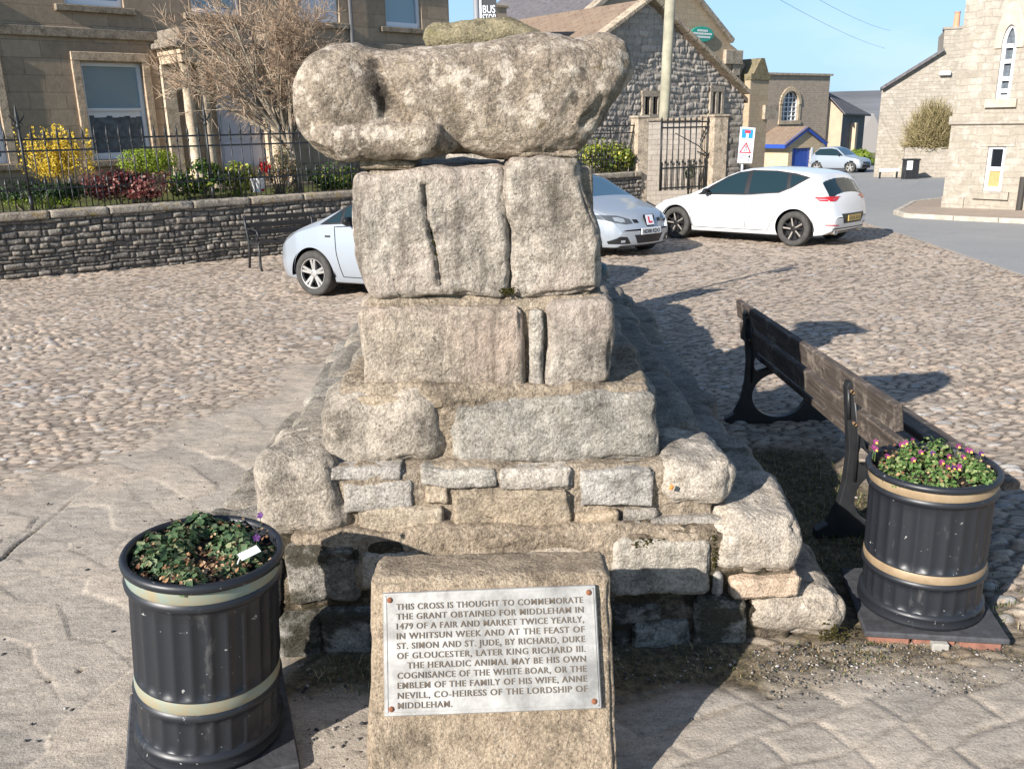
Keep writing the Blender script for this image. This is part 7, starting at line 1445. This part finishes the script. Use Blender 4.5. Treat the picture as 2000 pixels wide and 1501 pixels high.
def exhaust(root, surf):
    for y in (-.52, .52): mb = MB(); mb.lathe([(.04, -.15), (.045, .0), (.035, .0), (.03, -.1)], (0, 0, 0), 14); mb.v = [(4.17 + b, y + a * 1.5, .27 + c_) for a, c_, b in mb.v]; mb.build('exhaust_pipe', M_BRIGHT, root, True, local=True)
SEAT_L['extra'] += [blur_marks, exhaust]
A = gnd(1548, 481); car(SEAT_L, 'white five door hatchback with dark alloy wheels, parked in front of the iron gate', 'car', (A, 3.49, -1), hd(-45.0), 'parked cars')
SILV = carpaint('silver_car_paint', (0.40, 0.445, 0.50), .35, .3)
IBIZA = dict(L=3.95, W=.85, tumble=.36, r=.30, ra=.345, axles=(.80, 3.26), spokes=5, spk=.18, spw=.13, rim=M_ALLOY, paint=SILV, bow=.26, rbow=.1,
    top=[(0, .50), (.03, .60), (.10, .69), (.30, .80), (.75, .91), (1.0, .98), (1.25, 1.10), (1.75, 1.36), (2.05, 1.43), (2.5, 1.44), (3.2, 1.39), (3.6, 1.28), (3.85, .95), (3.93, .7), (3.95, .55)], bot=[(0, .47), (.02, .24), (.10, .19), (.5, .18), (3.5, .2), (3.9, .35), (3.95, .52)],
    belt=[(0, .58), (.5, .80), (1.1, .90), (2.2, .95), (3.4, .99), (3.95, .9)], wid=[(0, .60), (.05, .68), (.2, .77), (.5, .83), (1.0, .85), (3.2, .85), (3.7, .8), (3.95, .6)],
    ws=(1.10, 1.82), rs=(3.62, 3.84, .06), hood=(.15, .72, 1.05, 1.0), mirror=(1.42, 1.0), doors=[[(1.15, .27), (1.12, .6), (1.2, .92), (2.26, .96), (2.28, .27)], [(2.28, .27), (2.26, .96), (3.2, .97), (2.8, .4), (2.7, .27)]],
    decals=[('window', M_CARGL, [(1.3, .965), (1.76, 1.27), (2.2, 1.345), (2.22, .975)], dict(off=.005)), ('window', M_CARGL, [(2.32, .985), (2.3, 1.345), (3.0, 1.315), (3.35, 1.2), (3.25, 1.03)], dict(off=.005)),
        ('headlight', M_LAMP, [(.37, .595), (.40, .665), (.56, .725), (.80, .745), (.80, .68), (.66, .615), (.5, .585)], dict(proj='front', off=.006, step=.03)), ('headlamp_lens', M_LAMPW, [(.50, .62), (.50, .67), (.58, .70), (.66, .70), (.66, .645), (.58, .615)], dict(proj='front', off=.010, step=.03)), ('grille_wing', M_BLKPL, [(.24, .60), (.26, .655), (.36, .66), (.34, .60)], dict(proj='front', off=.005)),
        ('grille', M_BLKPL, [(-.36, .40), (.36, .40), (.28, .255), (-.28, .255)], dict(proj='front', both=False, off=.005)), ('fog_lamp_grille', M_BLKPL, [(.42, .255), (.50, .375), (.62, .385), (.74, .30), (.72, .255)], dict(proj='front', off=.005, step=.03)), ('fog_lamp', M_LAMPW, [(.53, .28), (.53, .32), (.60, .32), (.60, .28)], dict(proj='front', off=.009)), ('splitter', M_BLKPL, [(-.62, .222), (.62, .222), (.58, .198), (-.58, .198)], dict(proj='front', both=False, off=.005))],
    extra=[plate(True, 0, .455, 'ND08 KDO', M_PLW, .50, .11, rec=.012)])
def learner(root, surf):
    x = surf(0, .64) - .008; nn = np.array([-.95, 0, .32]); nn /= np.linalg.norm(nn); ux = np.array([0, -1.0, 0]); uz = np.cross(nn, ux); c = np.array([x, 0, .635])
    mb = MB(); mb.prism([(-.13, .10), (-.145, .06), (-.09, -.11), (.09, -.11), (.145, .06), (.13, .10)], ux, uz, c, nn * .006); mb.build('badge_grille', M_BLKPL, root, local=True)
    mb = MB(); mb.box(c + nn * .016, (.178, .178, .004), (ux, uz, nn)); o = mb.build('learner_plate', M_SIGNW, root, local=True); mb = MB()
    mb.box(c + nn * .019 - ux * .025, (.036, .115, .003), (ux, uz, nn)); mb.box(c + nn * .0192 + ux * .006 - uz * .041, (.098, .033, .003), (ux, uz, nn)); mb.build('lettering', M_SIGNR, o, local=True)
def wipers(root, surf):
    pass
IBIZA['extra'] += [learner]
nose = gnd(1272, 503); car(IBIZA, 'silver hatchback with a red L plate and its nose out from behind the pedestal', 'car', (nose + np.array([.0, .12, 0]), 0.0, 0), hd(140.0), 'parked cars')
PUNTO = dict(L=4.03, W=.845, tumble=.34, r=.305, ra=.352, axles=(.86, 3.37), spokes=5, spk=.15, spw=.12, rim=M_ALLOY, paint=SILV, bow=.22, rbow=.1,
    top=[(0, .52), (.03, .62), (.10, .71), (.28, .84), (.7, .975), (1.0, 1.055), (1.25, 1.17), (1.75, 1.40), (2.05, 1.48), (2.5, 1.49), (3.2, 1.45), (3.6, 1.35), (3.88, 1.0), (4.0, .75), (4.03, .55)], bot=[(0, .49), (.03, .30), (.10, .22), (.5, .19), (3.5, .2), (3.95, .35), (4.03, .52)],
    belt=[(0, .62), (.5, .84), (1.1, .95), (2.2, 1.0), (3.4, 1.04), (4.03, .95)], wid=[(0, .52), (.05, .62), (.2, .74), (.5, .815), (1.0, .845), (3.2, .845), (3.8, .8), (4.03, .6)],
    ws=(1.08, 1.82), rs=(3.66, 3.86, .06), hood=(.2, .78, 1.05, .99), mirror=(1.58, 1.02), doors=[[(1.36, .28), (1.30, .6), (1.28, .94), (2.68, 1.0), (2.72, .28)]], handles=[(2.5, .86)],
    decals=[('window_trim', M_BLKPL, [(1.02, .958), (1.35, 1.165), (1.75, 1.36), (2.3, 1.43), (3.0, 1.41), (3.5, 1.26), (3.3, 1.05)], dict(off=.003)), ('window', M_CARGL, [(1.12, .985), (1.36, 1.14), (1.37, .99)], dict(off=.006)), ('window', M_CARGL, [(1.42, .995), (1.41, 1.165), (1.78, 1.332), (2.6, 1.40), (2.62, 1.02)], dict(off=.006)), ('window', M_CARGL, [(2.72, 1.03), (2.7, 1.395), (3.0, 1.375), (3.4, 1.24), (3.25, 1.07)], dict(off=.006)),
        ('headlight', M_LAMPW, [(.14, .665), (.20, .745), (.36, .84), (.52, .88), (.44, .77), (.28, .68)], dict(off=.004, step=.03)), ('grille', M_BLKPL, [(-.45, .44), (.45, .44), (.38, .28), (-.38, .28)], dict(proj='front', both=False)), ('side_badge', M_BLKPL, [(1.12, .80), (1.12, .825), (1.21, .825), (1.21, .80)], dict(off=.003))])
B = gnd(618, 577); car(PUNTO, 'silver hatchback with bright twin spoke alloys, mostly hidden behind the left of the pedestal', 'car', (B, .86, -1), hd(-62.0), 'parked cars')
SUZ = dict(L=3.6, W=.80, tumble=.30, r=.33, ra=.38, axles=(.70, 2.95), spokes=5, spk=.15, spw=.14, rim=M_ALLOY, paint=SILV, bow=.12, rbow=.08,
    top=[(0, .55), (.03, .68), (.12, .82), (.4, .92), (.9, 1.0), (1.1, 1.06), (1.7, 1.5), (2.1, 1.6), (2.9, 1.57), (3.4, 1.2), (3.55, .9), (3.6, .6)], bot=[(0, .5), (.05, .28), (.4, .24), (3.2, .24), (3.6, .55)], belt=[(0, .7), (.6, .9), (1.1, .98), (3.0, 1.05), (3.6, .95)], wid=[(0, .62), (.1, .70), (.4, .77), (1, .80), (3.0, .80), (3.6, .64)],
    ws=(1.1, 1.8), rs=(3.0, 3.35, .06), hood=(.2, .8, 1.0, 1.0), mirror=(1.45, 1.08), doors=[],
    decals=[('window', M_CARGL, [(1.2, 1.02), (1.72, 1.4), (2.1, 1.47), (2.9, 1.45), (3.25, 1.2), (3.1, 1.08)], dict(off=.006)), ('headlight', M_LAMPW, [(.40, .70), (.42, .82), (.74, .84), (.74, .72)], dict(proj='front', off=.006)), ('grille', M_BLKPL, [(-.4, .66), (.4, .66), (.5, .30), (-.5, .30)], dict(proj='front', both=False, off=.006))])
Cc = gnd(1655, 338); car(SUZ, 'small far off silver car parked beside the blue gabled porch', 'car', (Cc, .85, 1), hd(140.0), 'parked cars', True)
